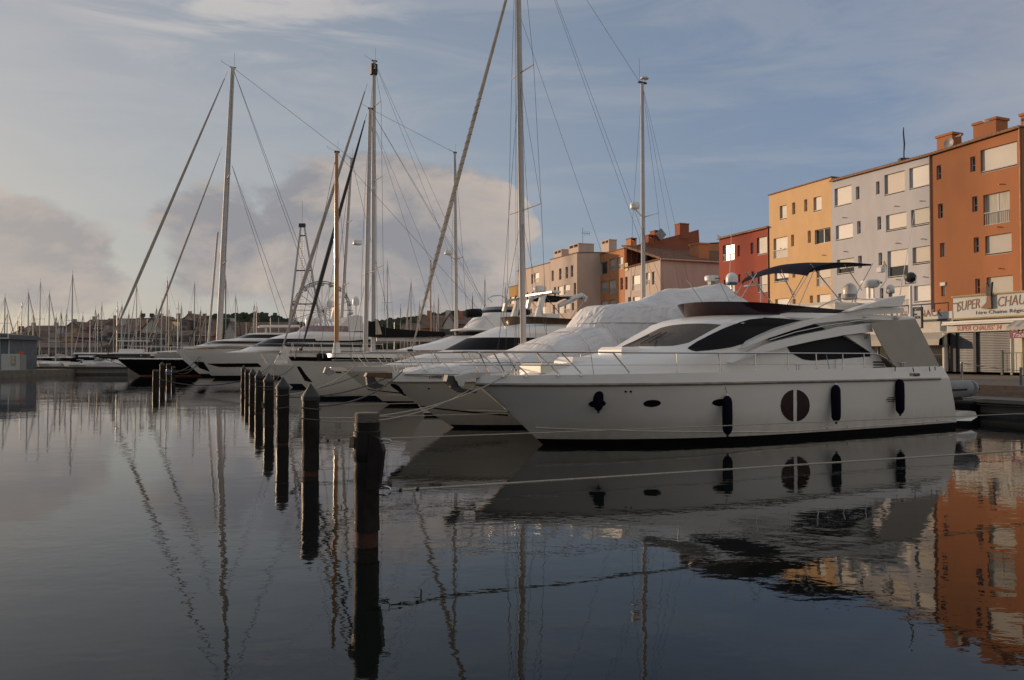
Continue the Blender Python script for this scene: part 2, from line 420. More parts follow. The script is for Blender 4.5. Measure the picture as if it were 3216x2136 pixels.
def patch(name, top, bot, surf, material, parent, frame, nx=24, ny=4, off=0.008, depth=0.03, mirror=True):
    # sheet lying on a surface: outline by upper and lower edge, its points found on the surface itself
    x0, x1 = max(top[0][0], bot[0][0]), min(top[-1][0], bot[-1][0])
    rows = []; last = None; hits = []
    grid = []
    for i in range(nx + 1):
        px = x0 + (x1 - x0) * i / nx
        yt, yb = lerp_poly(top, px), lerp_poly(bot, px)
        if yb - yt < 0.6: yb = yt + 0.6
        grid.append([(px, yt + (yb - yt) * j / ny) for j in range(ny + 1)])
    pts = []
    for c in grid:
        pc = []
        for px, py in c:
            h = surf(px, py)
            if h is None and last is not None:
                d = ray(px, py); h = (CAM + d * ((last[0] - CAM).dot(last[1]) / (d.dot(last[1]) or 1e-6)), last[1])
            if h is None:
                pc.append(None); continue
            last = h; pc.append(h)
        pts.append(pc)
    ok = [h for pc in pts for h in pc if h]
    if not ok: return None
    pts = [[h or ok[0] for h in pc] for pc in pts]
    m = MB()
    fr = [[frame.Mi @ (p + n * off) for p, n in pc] for pc in pts]
    bk = [[frame.Mi @ (p - n * depth) for p, n in pc] for pc in pts]
    def emit(sg):
        f = [[(p.x, sg * p.y, p.z) for p in r] for r in fr]; b = [[(p.x, sg * p.y, p.z) for p in r] for r in bk]
        m.rings(f, close=False)
        edge_f = f[0] + [r[-1] for r in f[1:]] + list(reversed(f[-1][:-1])) + [r[0] for r in reversed(f[1:-1])]
        edge_b = b[0] + [r[-1] for r in b[1:]] + list(reversed(b[-1][:-1])) + [r[0] for r in reversed(b[1:-1])]
        m.rings([edge_f, edge_b])
    emit(1)
    o = m.build(name, material, parent, smooth=True)
    if mirror:
        m = MB(); emit(-1); m.build(name, material, parent, smooth=True)
    return o
def on_bvh(bvh):
    def f(px, py):
        d = ray(px, py).normalized()
        loc, n, i, dist = bvh.ray_cast(CAM, d)
        if loc is None: return None
        if n.dot(d) > 0: n = -n
        return loc, n
    return f
def on_side(frame, y):
    # fore-and-aft plane of a boat; y may depend on nothing else, so the sheet is flat
    def f(px, py):
        n = -frame.w
        return on_plane(px, py, frame.o + frame.w * y, frame.w), n
    return f
def slab(name, pts, frame, y0, y1, material, parent, mirror=True, bev=0.0):
    # solid plate with a fore-and-aft outline, between the planes y0 (near) and y1
    loc = [frame.loc(px, py, y0) for px, py in pts]
    poly = [(p.x, p.z) for p in loc]
    o = MB().prism(poly, y0, y1).build(name, material, parent)
    if mirror: MB().prism(poly, -y0, -y1).build(name, material, parent)
    return o
# ------------------------------------------------------------------ water
wm = bpy.data.materials.new('harbour_water'); wm.use_nodes = True
n = wm.node_tree.nodes; l = wm.node_tree.links; p = n['Principled BSDF']
p.inputs['Base Color'].default_value = (0.005, 0.007, 0.006, 1); p.inputs['Roughness'].default_value = 0.015; p.inputs['IOR'].default_value = 1.333
geo = n.new('ShaderNodeNewGeometry')
def wnoise(sc, stretch, detail=3, rot=0.0):
    mp = n.new('ShaderNodeMapping'); mp.inputs['Scale'].default_value = stretch; mp.inputs['Rotation'].default_value = (0, 0, rot)
    l.new(geo.outputs['Position'], mp.inputs[0])
    t = n.new('ShaderNodeTexNoise'); t.inputs['Scale'].default_value = sc; t.inputs['Detail'].default_value = detail; t.inputs['Roughness'].default_value = 0.5
    l.new(mp.outputs[0], t.inputs['Vector']); return t.outputs[0]
def wmath(op, a, b):
    q = n.new('ShaderNodeMath'); q.operation = op
    for i, v in enumerate((a, b)):
        if isinstance(v, (int, float)): q.inputs[i].default_value = v
        else: l.new(v, q.inputs[i])
    return q.outputs[0]
ruff = n.new('ShaderNodeMapRange'); ruff.inputs[1].default_value = 0.40; ruff.inputs[2].default_value = 0.66; ruff.inputs[3].default_value = 0.35; ruff.inputs[4].default_value = 1.5
l.new(wnoise(0.11, (0.55, 1.3, 1), 3, 0.4), ruff.inputs[0])
hgt = wmath('MULTIPLY', wmath('ADD', wmath('MULTIPLY', wnoise(2.1, (0.8, 1.25, 1), 2, 0.2), 0.0040), wmath('MULTIPLY', wnoise(8.0, (0.8, 1.2, 1), 2, -0.3), 0.0011)), ruff.outputs[0])
hgt = wmath('ADD', hgt, wmath('MULTIPLY', wnoise(0.35, (1, 1.4, 1), 2), 0.006))
bp = n.new('ShaderNodeBump'); bp.inputs['Strength'].default_value = 1.0; bp.inputs['Distance'].default_value = 1.0
l.new(hgt, bp.inputs['Height']); l.new(bp.outputs[0], p.inputs['Normal'])
tag(MB().add([(-3500, -200, 0), (3500, -200, 0), (3500, 5000, 0), (-3500, 5000, 0)], [(0, 1, 2, 3)]).build('water', wm), kind='structure')

# ------------------------------------------------------------------ the row of mooring piles
QV = Vector((-0.375, 0.927, 0)).normalized()          # along the quay, away from the camera
QN = Vector((QV.y, -QV.x, 0))                         # across the quay, landwards
Q0 = Vector((16.6, 25.6, 0))                          # a point of the quay edge
def quay(lam, off=0.0, z=0.0):
    p = Q0 + QV * lam + QN * off; return Vector((p.x, p.y, z))
PILE = mat('pile_sleeve', (0.012, 0.0105, 0.009), 0.45, var=0.6, scale=5, stretch=(1, 1, 0.35), bump=0.5, bscale=14, spec=0.16)
PRUST = mat('pile_rust', (0.065, 0.022, 0.010), 0.85, var=0.6, scale=9, c2=(0.010, 0.008, 0.007), bump=0.7, bscale=25)
PCAP = mat('pile_cap', (0.020, 0.020, 0.021), 0.5, var=0.4, scale=6, bump=0.3, bscale=20)
PWOOD = mat('pile_top_wood', (0.10, 0.085, 0.07), 0.9, var=0.4, scale=14, stretch=(1, 1, 8))
pile_px = [(1151, 1715, 0.135, 1.42, False), (975, 1494, 0.145, 1.565, True), (887, 1397, 0.145, 1.56, True), (844.5, 1339, 0.145, 1.57, True), (813, 1299, 0.145, 1.57, True),
           (793, 1272, 0.145, 1.56, True), (777, 1250, 0.13, 1.45, False), (764, 1235, 0.14, 1.6, True)]
pile_far = [(488, 1229, 0.17, 1.30, False), (509, 1213, 0.17, 1.75, True), (529, 1207, 0.17, 1.6, False), (544, 1200, 0.16, 1.3, False)]
pile_lab = ['thick dark pile without a cap in the foreground, rusty at the water', 'second pile from the front, dark sleeve with grey cone cap', 'third pile from the front with cone cap',
            'fourth pile from the front with cone cap and orange chafe pad', 'fifth pile from the front with cone cap', 'sixth pile from the front with cone cap',
            'flat topped thinner pile near the far end of the main row', 'cone capped pile at the far end of the main row',
            'flat topped pile leftmost of the distant cluster before the black ship', 'cone capped pile in the distant cluster before the black ship',
            'blue banded pile in the distant cluster before the black ship', 'rightmost pile of the distant cluster before the black ship']
PILES = []
for i, (px, py, r, h, cap) in enumerate(pile_px + pile_far):
    c = on_z(px, py, 0.0)
    t = empty('mooring_pile', (c.x, c.y, 0), random.uniform(0, 6), pile_lab[i], 'pile', 'mooring piles in the water')
    t.rotation_euler = (random.uniform(-0.016, 0.016), random.uniform(-0.016, 0.016), t.rotation_euler[2])
    PILES.append((c, r, h))
    rs = []
    zlo = 0.17 if i == 0 else 0.10 if i == 1 else 0.05
    zs = [zlo + (h - (0.28 if cap else 0.10) - zlo) * k / 14 for k in range(15)]
    ph = [random.uniform(0, 6) for _ in range(4)]
    for z in zs:
        w = r * (1 + 0.022 * math.sin(z * 9 + ph[0]) + 0.012 * math.sin(z * 23 + ph[1]))
        rs.append([(w * math.cos(a) * (1 + 0.015 * math.sin(3 * a + z * 5)), w * math.sin(a), z) for a in [2 * math.pi * k / 20 for k in range(20)]])
    MB().rings(rs, True, True).build('sleeve', PILE, t, smooth=True)
    MB().lathe((0, 0, 0), [(r * 0.93, -1.5), (r * 0.94, 0.0), (r * 0.92, 0.19)], 20).build('steel_tube', PRUST, t, smooth=True)
    if cap:
        MB().lathe((0, 0, 0), [(r * 0.9, h - 0.30), (r * 1.07, h - 0.28), (r * 1.09, h - 0.215), (r * 1.02, h - 0.20), (r * 0.5, h - 0.09), (0.012, h)], 20).build('cone_cap', PCAP, t, smooth=True, ang=30)
    else:
        MB().lathe((0, 0, 0), [(r * 0.95, h - 0.11), (r * 0.96, h - 0.01), (r * 0.9, h)], 20).build('timber_head', PWOOD, t, smooth=True, ang=30)
    if i == 0:
        # collar, bolted guide plates and two mooring rings of the nearest pile
        t.rotation_euler = (0, 0, 0)
        MB().lathe((0, 0, 0), [(r * 1.0, 0.90), (r * 1.10, 0.95), (r * 1.14, 1.02), (r * 1.07, 1.16), (r * 1.07, 1.22), (r * 1.0, 1.23)], 20).build('collar', PILE, t, smooth=True)
        MB().prism([(0.02, 0.62), (0.155, 0.63), (0.20, 1.02), (0.15, 1.16), (0.05, 1.2)], -0.16, 0.02).build('guide_plate', PILE, t)
        MB().prism([(-0.175, 1.05), (-0.12, 1.05), (-0.12, 1.17), (-0.165, 1.17)], -0.08, 0.03).build('chafe_pad', mat('chafe_pad', (0.16, 0.11, 0.07), 0.8, var=0.4, scale=12), t)
        for z0, dz in ((0.60, 0.045), (1.12, 0.02)):
            pts = [(0.12, -0.06, z0 + dz)] + [(0.22 + 0.05 * math.cos(a), -0.08, z0 + dz * math.sin(a)) for a in [math.pi / 2 - math.pi * k / 8 for k in range(9)]] + [(0.12, -0.06, z0 - dz)]
            MB().tube(pts, 0.009, 6).build('mooring_ring', STEEL if z0 < 1 else ALU, t, smooth=True)
    if i == 3: MB().box(-r - 0.05, -r + 0.02, -0.06, 0.03, 0.55, 0.70).build('chafe_pad', MATS['chafe_pad'], t); t.rotation_euler[2] = 0
    if i == 10: MB().lathe((0, 0, 0), [(r * 1.05, 0.7), (r * 1.12, 0.75), (r * 1.12, 1.1), (r * 1.05, 1.15)], 16).build('blue_band', BLUEP, t, smooth=True)
    if 0 < i < 8 and i != 6:
        for zr in (h - 0.42, h - 0.5 - 0.1 * (i % 3)):
            MB().tube([(r * 1.08 * math.cos(a), r * 1.08 * math.sin(a), zr + 0.02 * math.sin(a * 1.0 + i)) for a in [2 * math.pi * k / 18 for k in range(19)]], 0.014, 5).build('rope_turn', ROPED, t, smooth=True)
def rope(name, a, b, drop, r, m, label, group='mooring ropes'):
    o = MB().tube(sag(a, b, drop, 14), r, 6).build(name, m, smooth=True)
    return tag(o, label, 'rope', group)
# guide ropes from the piles to the quay
for i, nm in enumerate(('foreground pile', 'second pile', 'third pile', 'fourth pile', 'fifth pile')):
    c, r, h = PILES[i]
    a = Vector((c.x, c.y, 0)); b = a + QN * ((Q0 - a).dot(QN) - 0.02)
    st = a + Vector((0.26 if i == 0 else 0.2, -0.08, 0.60))
    t = empty('guide_rope', st, 0, 'pale guide rope stretched from the %s along the berth to the quay' % nm, 'rope', 'guide ropes between the berths')
    e = Vector((b.x, b.y, 0.60)) - st
    MB().tube(sag((0, 0, 0), e, 0.02, 40), 0.0125 if i == 0 else 0.011, 6).build('strand', ROPE, t, smooth=True)
    if i < 2:
        for f in (0.0048, 0.013):
            q = e * f; MB().lathe(q, [(0.006, -0.02), (0.024, -0.012), (0.024, 0.012), (0.006, 0.02)], 8, 'X').build('black_clamp', PLASB, t, smooth=True)
        q = e * 0.0145; MB().tube([q, q + Vector((0.01, 0, -0.05)), q + Vector((0.004, 0, -0.11))], 0.011, 6).build('frayed_end', ROPE, t, smooth=True)

# ------------------------------------------------------------------ the white motor yacht in front
fr = Frame(1705, 1396, 28.5)
ya = fr.root('motor_yacht', 'large white motor yacht with navy fly canopy and dark swooping windows, nearest boat', 'yacht')
H = [L(-0.5, 1.2, 12.6, 1.2, 2.2), L(0.0, 0.0, 12.95, 1.88, 3.0, 0.58), L(0.14, -0.17, 12.95, 1.93, 3.0, 0.58), L(0.45, -0.52, 12.8, 2.0, 3.1, 0.58, q=.9), L(0.9, -1.06, 12.55, 2.10, 3.2, 0.56, q=.85),
     L(1.42, -1.72, 12.28, 2.18, 3.3, 0.55, q=.8), L(1.425, -1.73, 12.27, 2.18, 3.3, 0.55, q=.8), L(1.62, -1.72, 11.95, 2.17, 3.3, 0.55, aft=0.16, q=.8)]
def hb(levels, s, z):
    ls = sorted(levels, key=lambda d: d['z'])
    for a, b in zip(ls, ls[1:]):
        if a['z'] <= z <= b['z']: break
    def w(lv):
        v = (s - lv['s0']) / (lv['s1'] - lv['s0']); return hull_curve(lv, min(1, max(0, v)))[1]
    t = (z - a['z']) / max(1e-6, b['z'] - a['z']); return w(a) * (1 - t) + w(b) * t
loft(H, 0, 1).build('antifouling', ANTI, ya, smooth=True)
loft(H, 1, 2).build('boot_stripe', BOOT, ya, smooth=True)
hull_mb = loft(H, 2, 5, nv=36); hull_mb.build('hull', HULLW, ya, smooth=True)
bul_mb = loft(H, 6, 7, nv=36); bul_mb.build('bulwark', GEL, ya, smooth=True)
deck_lv = L(1.56, -1.55, 11.9, 2.08, 3.3, 0.55, aft=0.14)
loft([H[6], deck_lv], 1, 1, cap_top=True, cap_end=False, camber=0.04).build('deck', GEL, ya, smooth=True)
for sg in (-1, 1):
    pts = [(lambda t: (t[0], sg * (t[1] + 0.012), 1.42))(hull_curve(H[5], (k / 40) ** 1.5 * 0.965)) for k in range(41)]
    MB().tube(pts, 0.034, 8).build('rub_rail', RUB, ya, smooth=True)
    pts = [(lambda x: (x, sg * (hb(H, x, 0.42 - 0.22 * min(1, (x + .4) / 6)) + 0.006), 0.42 - 0.22 * min(1, (x + .4) / 6)))(-0.3 + 12.8 * k / 40) for k in range(41)]
    MB().tube(pts, 0.010, 5).build('spray_rail', GEL2, ya, smooth=True)
sp = MB().prism([(12.5, 0.20), (13.75, 0.14), (14.2, 0.24), (14.05, 0.40), (13.7, 0.43), (12.5, 0.43)], -1.82, 1.82)
sp.v = [(x, y * (1 - 0.10 * max(0, x - 13.2)), z) for x, y, z in sp.v]
sp.build('swim_platform', GEL, ya)
MB().prism([(12.6, 0.435), (14.0, 0.415), (14.0, 0.422), (12.6, 0.442)], -1.6, 1.6).build('platform_planking', TEAK, ya)
# cabin
def Cb(z, s0, b, lr, s1=9.3): return L(z, s0, s1, b, 2.0, lr / (s1 - s0), 1.0, q=0.5)
cabL = [Cb(1.55, -0.75, 1.60, 3.4), Cb(1.70, -0.30, 1.62, 3.0), Cb(1.92, 0.74, 1.62, 2.6), Cb(2.10, 1.62, 1.62, 2.2), Cb(2.23, 2.25, 1.61, 1.9), Cb(2.29, 2.42, 1.60, 1.7),
        Cb(2.55, 2.95, 1.56, 1.5), Cb(2.80, 3.52, 1.48, 1.25), Cb(2.86, 3.60, 1.50, 1.3), Cb(3.0, 4.05, 1.475, 1.5), Cb(3.10, 4.75, 1.44, 1.7)]
cab_mb = loft(cabL, 0, 10, nv=44, cap_top=True, camber=0.04, pw=1.7)
cab_mb.build('cabin', GEL, ya, smooth=True, ang=32)
cab_b = on_bvh(bvh_of(fr, cab_mb)); hull_b = on_bvh(bvh_of(fr, hull_mb)); bul_b = on_bvh(bvh_of(fr, bul_mb))
ws_top = S('Y2', (70, 362), (200, 292), (330, 225), (540, 122), (660, 92), (820, 74), (1000, 68), (1150, 70), (1295, 80))
ws_bot = S('Y2', (70, 366), (250, 352), (480, 350), (690, 346), (820, 322), (900, 302), (1100, 192), (1295, 84))
patch('windscreen', ws_top, ws_bot, cab_b, SCREENC, ya, fr, 30, 5, mirror=False)
w1_top = S('Y5', (40, 1252), (160, 1172), (300, 1100), (460, 1022), (620, 955), (820, 895), (1000, 875), (1200, 880), (1350, 893), (1480, 915))
w1_bot = S('Y5', (40, 1258), (80, 1280), (140, 1295), (300, 1282), (450, 1265), (600, 1240), (800, 1180), (1000, 1090), (1250, 990), (1480, 922))
patch('side_window', w1_top, w1_bot, cab_b, MESHC, ya, fr, 60, 8, off=0.016)
w3_top = S('Y5', (1292, 1236), (1400, 1208), (1640, 1160), (2010, 1095), (2150, 1190), (2335, 1310), (2345, 1352))
w3_bot = S('Y5', (1292, 1250), (1320, 1300), (1400, 1352), (1490, 1398), (1600, 1410), (2000, 1385), (2345, 1356))
patch('aft_window', w3_top, w3_bot, cab_b, MESHC, ya, fr, 34, 4, off=0.012)
beams = [('side_beam', S('Y5', (750, 1252), (900, 1190), (1050, 1130), (1350, 1030), (1640, 945), (2000, 908), (2360, 868)) + S('Y4', (200, 1405), (855, 1372), (850, 1304), (480, 1302), (200, 1350)) +
          S('Y5', (2060, 800), (1850, 838), (1480, 925), (1250, 990), (1000, 1090), (850, 1160)), -1.80, -1.42),
         ('lower_beam', S('Y5', (610, 1434), (900, 1335), (1290, 1235), (1640, 1157), (2000, 1090)) + S('Y3', (0, 222), (468, 166), (430, 58), (0, 112)) + S('Y5', (1790, 1025), (1450, 1092), (1100, 1180), (900, 1262), (760, 1345)), -1.84, -1.42),
         ('arch_wing', S('Y4', (170, 1352), (320, 1292), (480, 1240), (650, 1190), (800, 1160), (875, 1150), (852, 1230), (818, 1288), (480, 1292), (330, 1318)), -1.95, -1.68)]
for nm, pts, y0, y1 in beams: slab(nm, pts, fr, y0, y1, GEL, ya)
slab('louvre_window', S('Y5', (1055, 1125), (1350, 1032), (1640, 952), (1790, 1020), (1450, 1086), (1120, 1170)), fr, -1.66, -1.60, MESHC, ya)
pts = [fr.loc(*q, -1.83) for q in S('Y5', (1065, 1155), (1400, 1052), (1800, 968), (2290, 898))]
for sg in (1, -1): MB().tube([(q.x, sg * q.y, q.z) for q in pts], 0.016, 6).build('grab_rail', STEEL, ya, smooth=True)
slab('quarter_panel', S('Y3', (112, 214), (430, 190), (445, 370), (520, 450), (600, 560), (640, 628), (0, 634), (0, 516), (440, 484), (438, 430)), fr, -1.66, -1.56, GEL, ya)
for k in range(3): slab('vent_slot', S('Y3', (466, 542 + 34 * k), (590 + 8 * k, 542 + 34 * k), (600 + 8 * k, 558 + 34 * k), (466, 560 + 34 * k)), fr, -1.668, -1.655, PLASB, ya)
MB().box(9.3, 9.36, -1.25, 0.5, 1.65, 2.85).build('saloon_door', WOODD, ya)
MB().box(10.9, 11.3, -1.5, 1.5, 1.55, 2.0).build('cockpit_seat', TEAK, ya)
flyL = [L(2.98, 4.9, 11.0, 1.72, 2.0, 0.6, 1.0, q=0.5), L(3.04, 4.75, 11.05, 1.80, 2.0, 0.6, 1.0, q=0.5), L(3.13, 4.75, 11.05, 1.80, 2.0, 0.6, 1.0, q=0.5), L(3.17, 4.9, 11.0, 1.76, 2.0, 0.6, 1.0, q=0.5)]
loft(flyL, 0, 3, nv=24, cap_top=True).build('fly_deck', GEL, ya, smooth=True)
scrL = [L(3.05, 4.75, 8.6, 1.40, 2.0, 0.40, 1.05, q=0.5, aft=0.05), L(3.44, 4.45, 8.5, 1.50, 2.0, 0.42, 1.05, q=0.5, aft=-0.16)]
scr2 = [L(3.44, 4.49, 8.5, 1.47, 2.0, 0.42, 1.05, q=0.5, aft=-0.16), L(3.05, 4.79, 8.6, 1.37, 2.0, 0.40, 1.05, q=0.5, aft=0.05)]
loft(scrL + scr2, 0, 3, nv=30, cap_end=False).build('fly_windscreen', SMOKE, ya, smooth=True)
MB().bevbox(4.95, 5.6, -0.75, 0.75, 3.17, 3.42, 0.05).build('helm_console', GEL, ya)
MB().bevbox(8.4, 9.6, -1.35, 0.9, 3.17, 3.52, 0.06).build('fly_seat', GEL2, ya)
MB().bevbox(9.3, 10.45, -1.9, 1.9, 3.50, 3.62, 0.05).build('arch_beam', GEL, ya)
# canvas screen round the cockpit
slab('cockpit_canvas', S('Y3', (432, 58), (700, 30), (975, 6), (1000, 12), (1140, 290), (1300, 600), (1050, 612), (770, 617), (718, 582), (600, 385), (500, 190)), fr, -1.97, -1.95, CANVG, ya)
MB().tube([(lambda q: (q.x, q.y, q.z))(fr.loc(*q, -2.0)) for q in S('Y3', (735, 612), (770, 617), (1050, 612), (1300, 602))], 0.012, 5).build('canvas_cord', PLASB, ya)
for a, b in (((745, 615), (738, 665)), ((965, 618), (975, 675)), ((1170, 608), (1178, 665)), ((1240, 608), (1246, 652))):
    MB().tube([fr.loc(*q, -2.17) for q in S('Y3', a, b)], 0.014, 5).build('canvas_strap', PLASB, ya)
t54 = fr.loc(*S('Y3', (342, 262))[0], -1.67)
text_mesh('number', '54', 0.16, PLASG, ya, t54, (R(90), 0, 0), shear=0.3)
q = fr.loc(*S('Y3', (966, 728))[0], -2.19)
text_mesh('registration', 'ST D56584', 0.115, INK, ya, (q.x, -hb(H, q.x, 1.6) - 0.012, q.z), (R(90), 0, R(-1.5)), bold=0.002, sx=0.82)
# portholes, oval window, vents
def oval(name, cx, cy, rx, ry, surf, m, parent, frame, skew=0.0, mirror=True, nx=14, off=0.006, clip=None):
    xs = [cx - rx * math.cos(math.pi * k / nx) for k in range(nx + 1)]
    top = [(x, cy + skew * (x - cx) - ry * math.sqrt(max(0, 1 - ((x - cx) / rx) ** 2))) for x in xs]
    bot = [(x, cy + skew * (x - cx) + ry * math.sqrt(max(0, 1 - ((x - cx) / rx) ** 2))) for x in xs]
    if clip:
        top = [q for q in top if clip[0] <= q[0] <= clip[1]]; bot = [q for q in bot if clip[0] <= q[0] <= clip[1]]
    return patch(name, top, bot, surf, m, parent, frame, nx, 3, off, 0.02, mirror)
for cx, cy in ((1875.5, 1268), (2048, 1267), (2264, 1264)): oval('porthole', cx, cy, 28, 11, hull_b, GLASSD, ya, fr, -0.05)
ox, oy = 2200 + 690 / 2.324, 780 + 1147 / 2.324
REDDK = mat('porthole_curtain', (0.030, 0.012, 0.010), 0.15, var=0.3, stretch=(6, 6, 1))
oval('hull_window', ox, oy, 45.5, 50, hull_b, REDDK, ya, fr, 0, nx=24, clip=(0, ox - 5), off=0.010)
oval('hull_window', ox, oy, 45.5, 50, hull_b, REDDK, ya, fr, 0, nx=24, clip=(ox + 5, 9999), off=0.010)
vx, vy = S('Y3', (685, 1020))[0]
oval('hull_vent', vx, vy, 18, 11, hull_b, GEL2, ya, fr, -0.05)
for k in (-1, 0, 1): patch('vent_slot', [(vx - 14 + 4 * abs(k), vy + 5.6 * k - 1.2), (vx + 14 - 4 * abs(k), vy + 5.6 * k - 2)], [(vx - 14 + 4 * abs(k), vy + 5.6 * k + 1.2), (vx + 14 - 4 * abs(k), vy + 5.6 * k + .5)], hull_b, PLASB, ya, fr, 6, 1, 0.012, 0.01)
for cx, cy, r in ((2597, 1346, 3), (2659.5, 1342.4, 3), (2943.5, 1323, 3), (1965, 1230, 4), (1981, 1230, 4), (1592, 1294, 3.4)): oval('skin_fitting', cx, cy, r, r * .8, hull_b, PLASB, ya, fr, nx=6)
# rails and stanchions
zr = 2.12
def rail_pts(z, y_in, s_front, s_end, yf, nseg=26):
    out = []
    for k in range(nseg + 1):
        s = s_front + (s_end - s_front) * (k / nseg) ** 1.5
        g = max(yf, hb(H, max(s, -1.7) + 0.25, 1.62) - y_in)
        out.append((s, g, z(s) if callable(z) else z))
    return out
zt = lambda s: zr + 0.035 * max(0, 1.5 - s) * 0.2
near = [(x, -y, z) for x, y, z in rail_pts(zt, 0.12, -2.15, 9.0, 0.18)]
end = [(lambda q: (q.x, q.y, q.z))(fr.loc(*q, -2.0)) for q in S('Y3', (540, 462), (640, 515), (715, 578))]
full = [(x, -y, z) for x, y, z in reversed(end)] + [(x, -y, z) for x, y, z in reversed(near)] + near + end
MB().tube(full, 0.020, 6).build('hand_rail', STEEL, ya, smooth=True)
low = [(x, -y, z) for x, y, z in rail_pts(1.85, 0.12, -2.0, 9.0, 0.14)]
MB().tube([(x, -y, z) for x, y, z in reversed(low[:9])] + low[:9], 0.013, 6).build('hand_rail', STEEL, ya, smooth=True)
for sg in (1, -1): MB().tube([(x, sg * y, z) for x, y, z in low[8:]], 0.006, 5).build('guard_wire', STEEL, ya)
for sb, lean in ((-1.35, 0.45), (-0.95, 0.42), (-0.35, 0.42), (0.1, 0.40), (1.15, 0.36), (2.35, 0), (3.55, 0), (4.65, 0), (5.75, 0), (6.75, 0), (7.75, 0), (8.6, 0)):
    for sg in (-1, 1):
        g = hb(H, sb + 0.25, 1.62) - 0.10; gt = hb(H, max(sb - lean, -1.7) + 0.25, 1.62) - 0.12
        if sb - lean < -1.5: gt = max(0.22, gt)
        zb = 1.60 + 0.16 * (sb + 1.7) / 13.6
        pts = [(sb, sg * g, zb), (sb, sg * g, zb + 0.06), (sb - lean, sg * max(gt, .2), zt(sb - lean))]
        o = MB().tube(pts, 0.016, 6).build('stanchion', STEEL, ya, smooth=True)
        MB().lathe((sb, sg * g, zb), [(0.028, -0.01), (0.026, 0.05), (0.015, 0.055)], 8).build('stanchion_foot', STEEL, o, smooth=True)
for x, yy in ((-1.0, -0.55), (6.2, -1.95), (10.2, -2.02)):
    MB().tube([(x - 0.13, yy, 1.77 + .01 * x), (x + 0.13, yy, 1.77 + .01 * x)], 0.013, 6).box(x - .05, x - .03, yy - .01, yy + .01, 1.6, 1.77 + .01 * x).box(x + .03, x + .05, yy - .01, yy + .01, 1.6, 1.77 + .01 * x).build('cleat', STEEL, ya)
MB().bevbox(-0.35, 0.55, -0.55, 0.55, 1.66, 1.88, 0.06).build('foredeck_locker', GEL2, ya)
MB().bevbox(0.55, 1.25, -0.5, 0.5, 1.75, 2.03, 0.10).build('sunbed_headrest', GEL, ya)
MB().bevbox(1.75, 2.35, -0.75, 0.35, 2.05, 2.27, 0.07).build('deck_hatch', GEL, ya)
# bow roller and anchor
MB().prism([(-2.25, 1.50), (-1.45, 1.60), (-1.4, 1.68), (-1.9, 1.68), (-2.3, 1.60)], -0.10, 0.10).build('bow_roller', ALU, ya)
an = MB().prism([(-2.42, 1.62), (-2.35, 1.36), (-2.15, 1.25), (-1.75, 1.22), (-1.72, 1.27), (-2.1, 1.34), (-2.2, 1.45), (-2.28, 1.62)], -0.06, 0.06).build('anchor', DSTEEL, ya)
MB().prism([(-2.44, 1.64), (-2.48, 1.50), (-2.36, 1.40), (-2.3, 1.5)], -0.10, 0.10).build('fluke', DSTEEL, an)
MB().prism([(-2.24, 1.52), (-2.20, 1.40), (-2.08, 1.38), (-2.04, 1.5)], -0.12, -0.10).build('cheek_plate', ALU, ya)
# wipers
def hits(frame, crop, pts, off): return [frame.Mi @ (lambda h: h[0] + h[1] * off)(cab_b(*q) or (at_depth(*q, 19.5), -frame.w)) for q in S(crop, *pts)]
for pts, r in ((((60, 372), (140, 335), (270, 280), (400, 225)), 0.012), (((290, 328), (420, 258), (550, 190)), 0.010), (((390, 322), (510, 250), (620, 185)), 0.010), (((470, 362), (485, 290), (495, 225)), 0.012)):
    MB().tube(hits(fr, 'Y2', pts, 0.03), r, 5).build('wiper', PLASB, ya)
# fly canopy on its frame
def bim(s, c):
    ztop = lerp_poly([(7.45, 4.40), (7.6, 4.53), (7.9, 4.64), (8.4, 4.70), (9.2, 4.71), (10.05, 4.70)], s)
    drop = lerp_poly([(7.45, 0.17), (7.8, 0.17), (8.3, 0.14), (9.0, 0.07), (10.05, 0.05)], s)
    return (s, 1.18 * c, ztop - drop * abs(c) ** 1.7)
rs_t = [[bim(7.45 + 2.6 * i / 24, -1 + 2 * j / 14) for j in range(15)] for i in range(25)]
rs_b = [[(x, y, z - 0.05) for x, y, z in r] for r in rs_t]
bm_ = MB().rings(rs_t, close=False).rings(rs_b, close=False)
ring_t = rs_t[0] + [r[-1] for r in rs_t[1:]] + list(reversed(rs_t[-1][:-1])) + [r[0] for r in reversed(rs_t[1:-1])]
ring_b = [(x, y, z - 0.05) for x, y, z in ring_t]
bm_.rings([ring_t, ring_b]).build('fly_canopy', CANVN, ya, smooth=True)
for crop, a, b, r in (('Y5', (1215, 270), (1375, 630), 0.012), ('Y5', (1560, 320), (1330, 690), 0.012), ('Y5', (1580, 200), (2062, 786), 0.016), ('Y5', (2005, 190), (2228, 528), 0.013),
                      ('Y4', (462, 750), (165, 1300), 0.012), ('Y5', (805, 300), (1010, 600), 0.011)):
    p0, p1 = [fr.loc(*q, -1.16) for q in S(crop, a, b)]
    for sg in (1, -1): MB().tube([(q.x, sg * q.y, q.z) for q in (p0, p1)], r, 6).build('canopy_pole', STEEL, ya)
for crop, a, b in (('Y5', (1625, 280), (1418, 770)), ('Y5', (905, 310), (700, 640))):
    MB().tube([fr.loc(*q, -1.18) for q in S(crop, a, b)], 0.014, 4).build('canopy_strap', TARP, ya)
pts = [fr.loc(*q, -1.45) for q in S('Y5', (1590, 805), (1700, 735), (1830, 668), (1940, 635), (2060, 624), (2200, 634), (2350, 662))]
for sg in (1, -1): MB().tube([(q.x, sg * q.y, q.z) for q in pts], 0.016, 6).build('fly_rail', STEEL, ya, smooth=True)
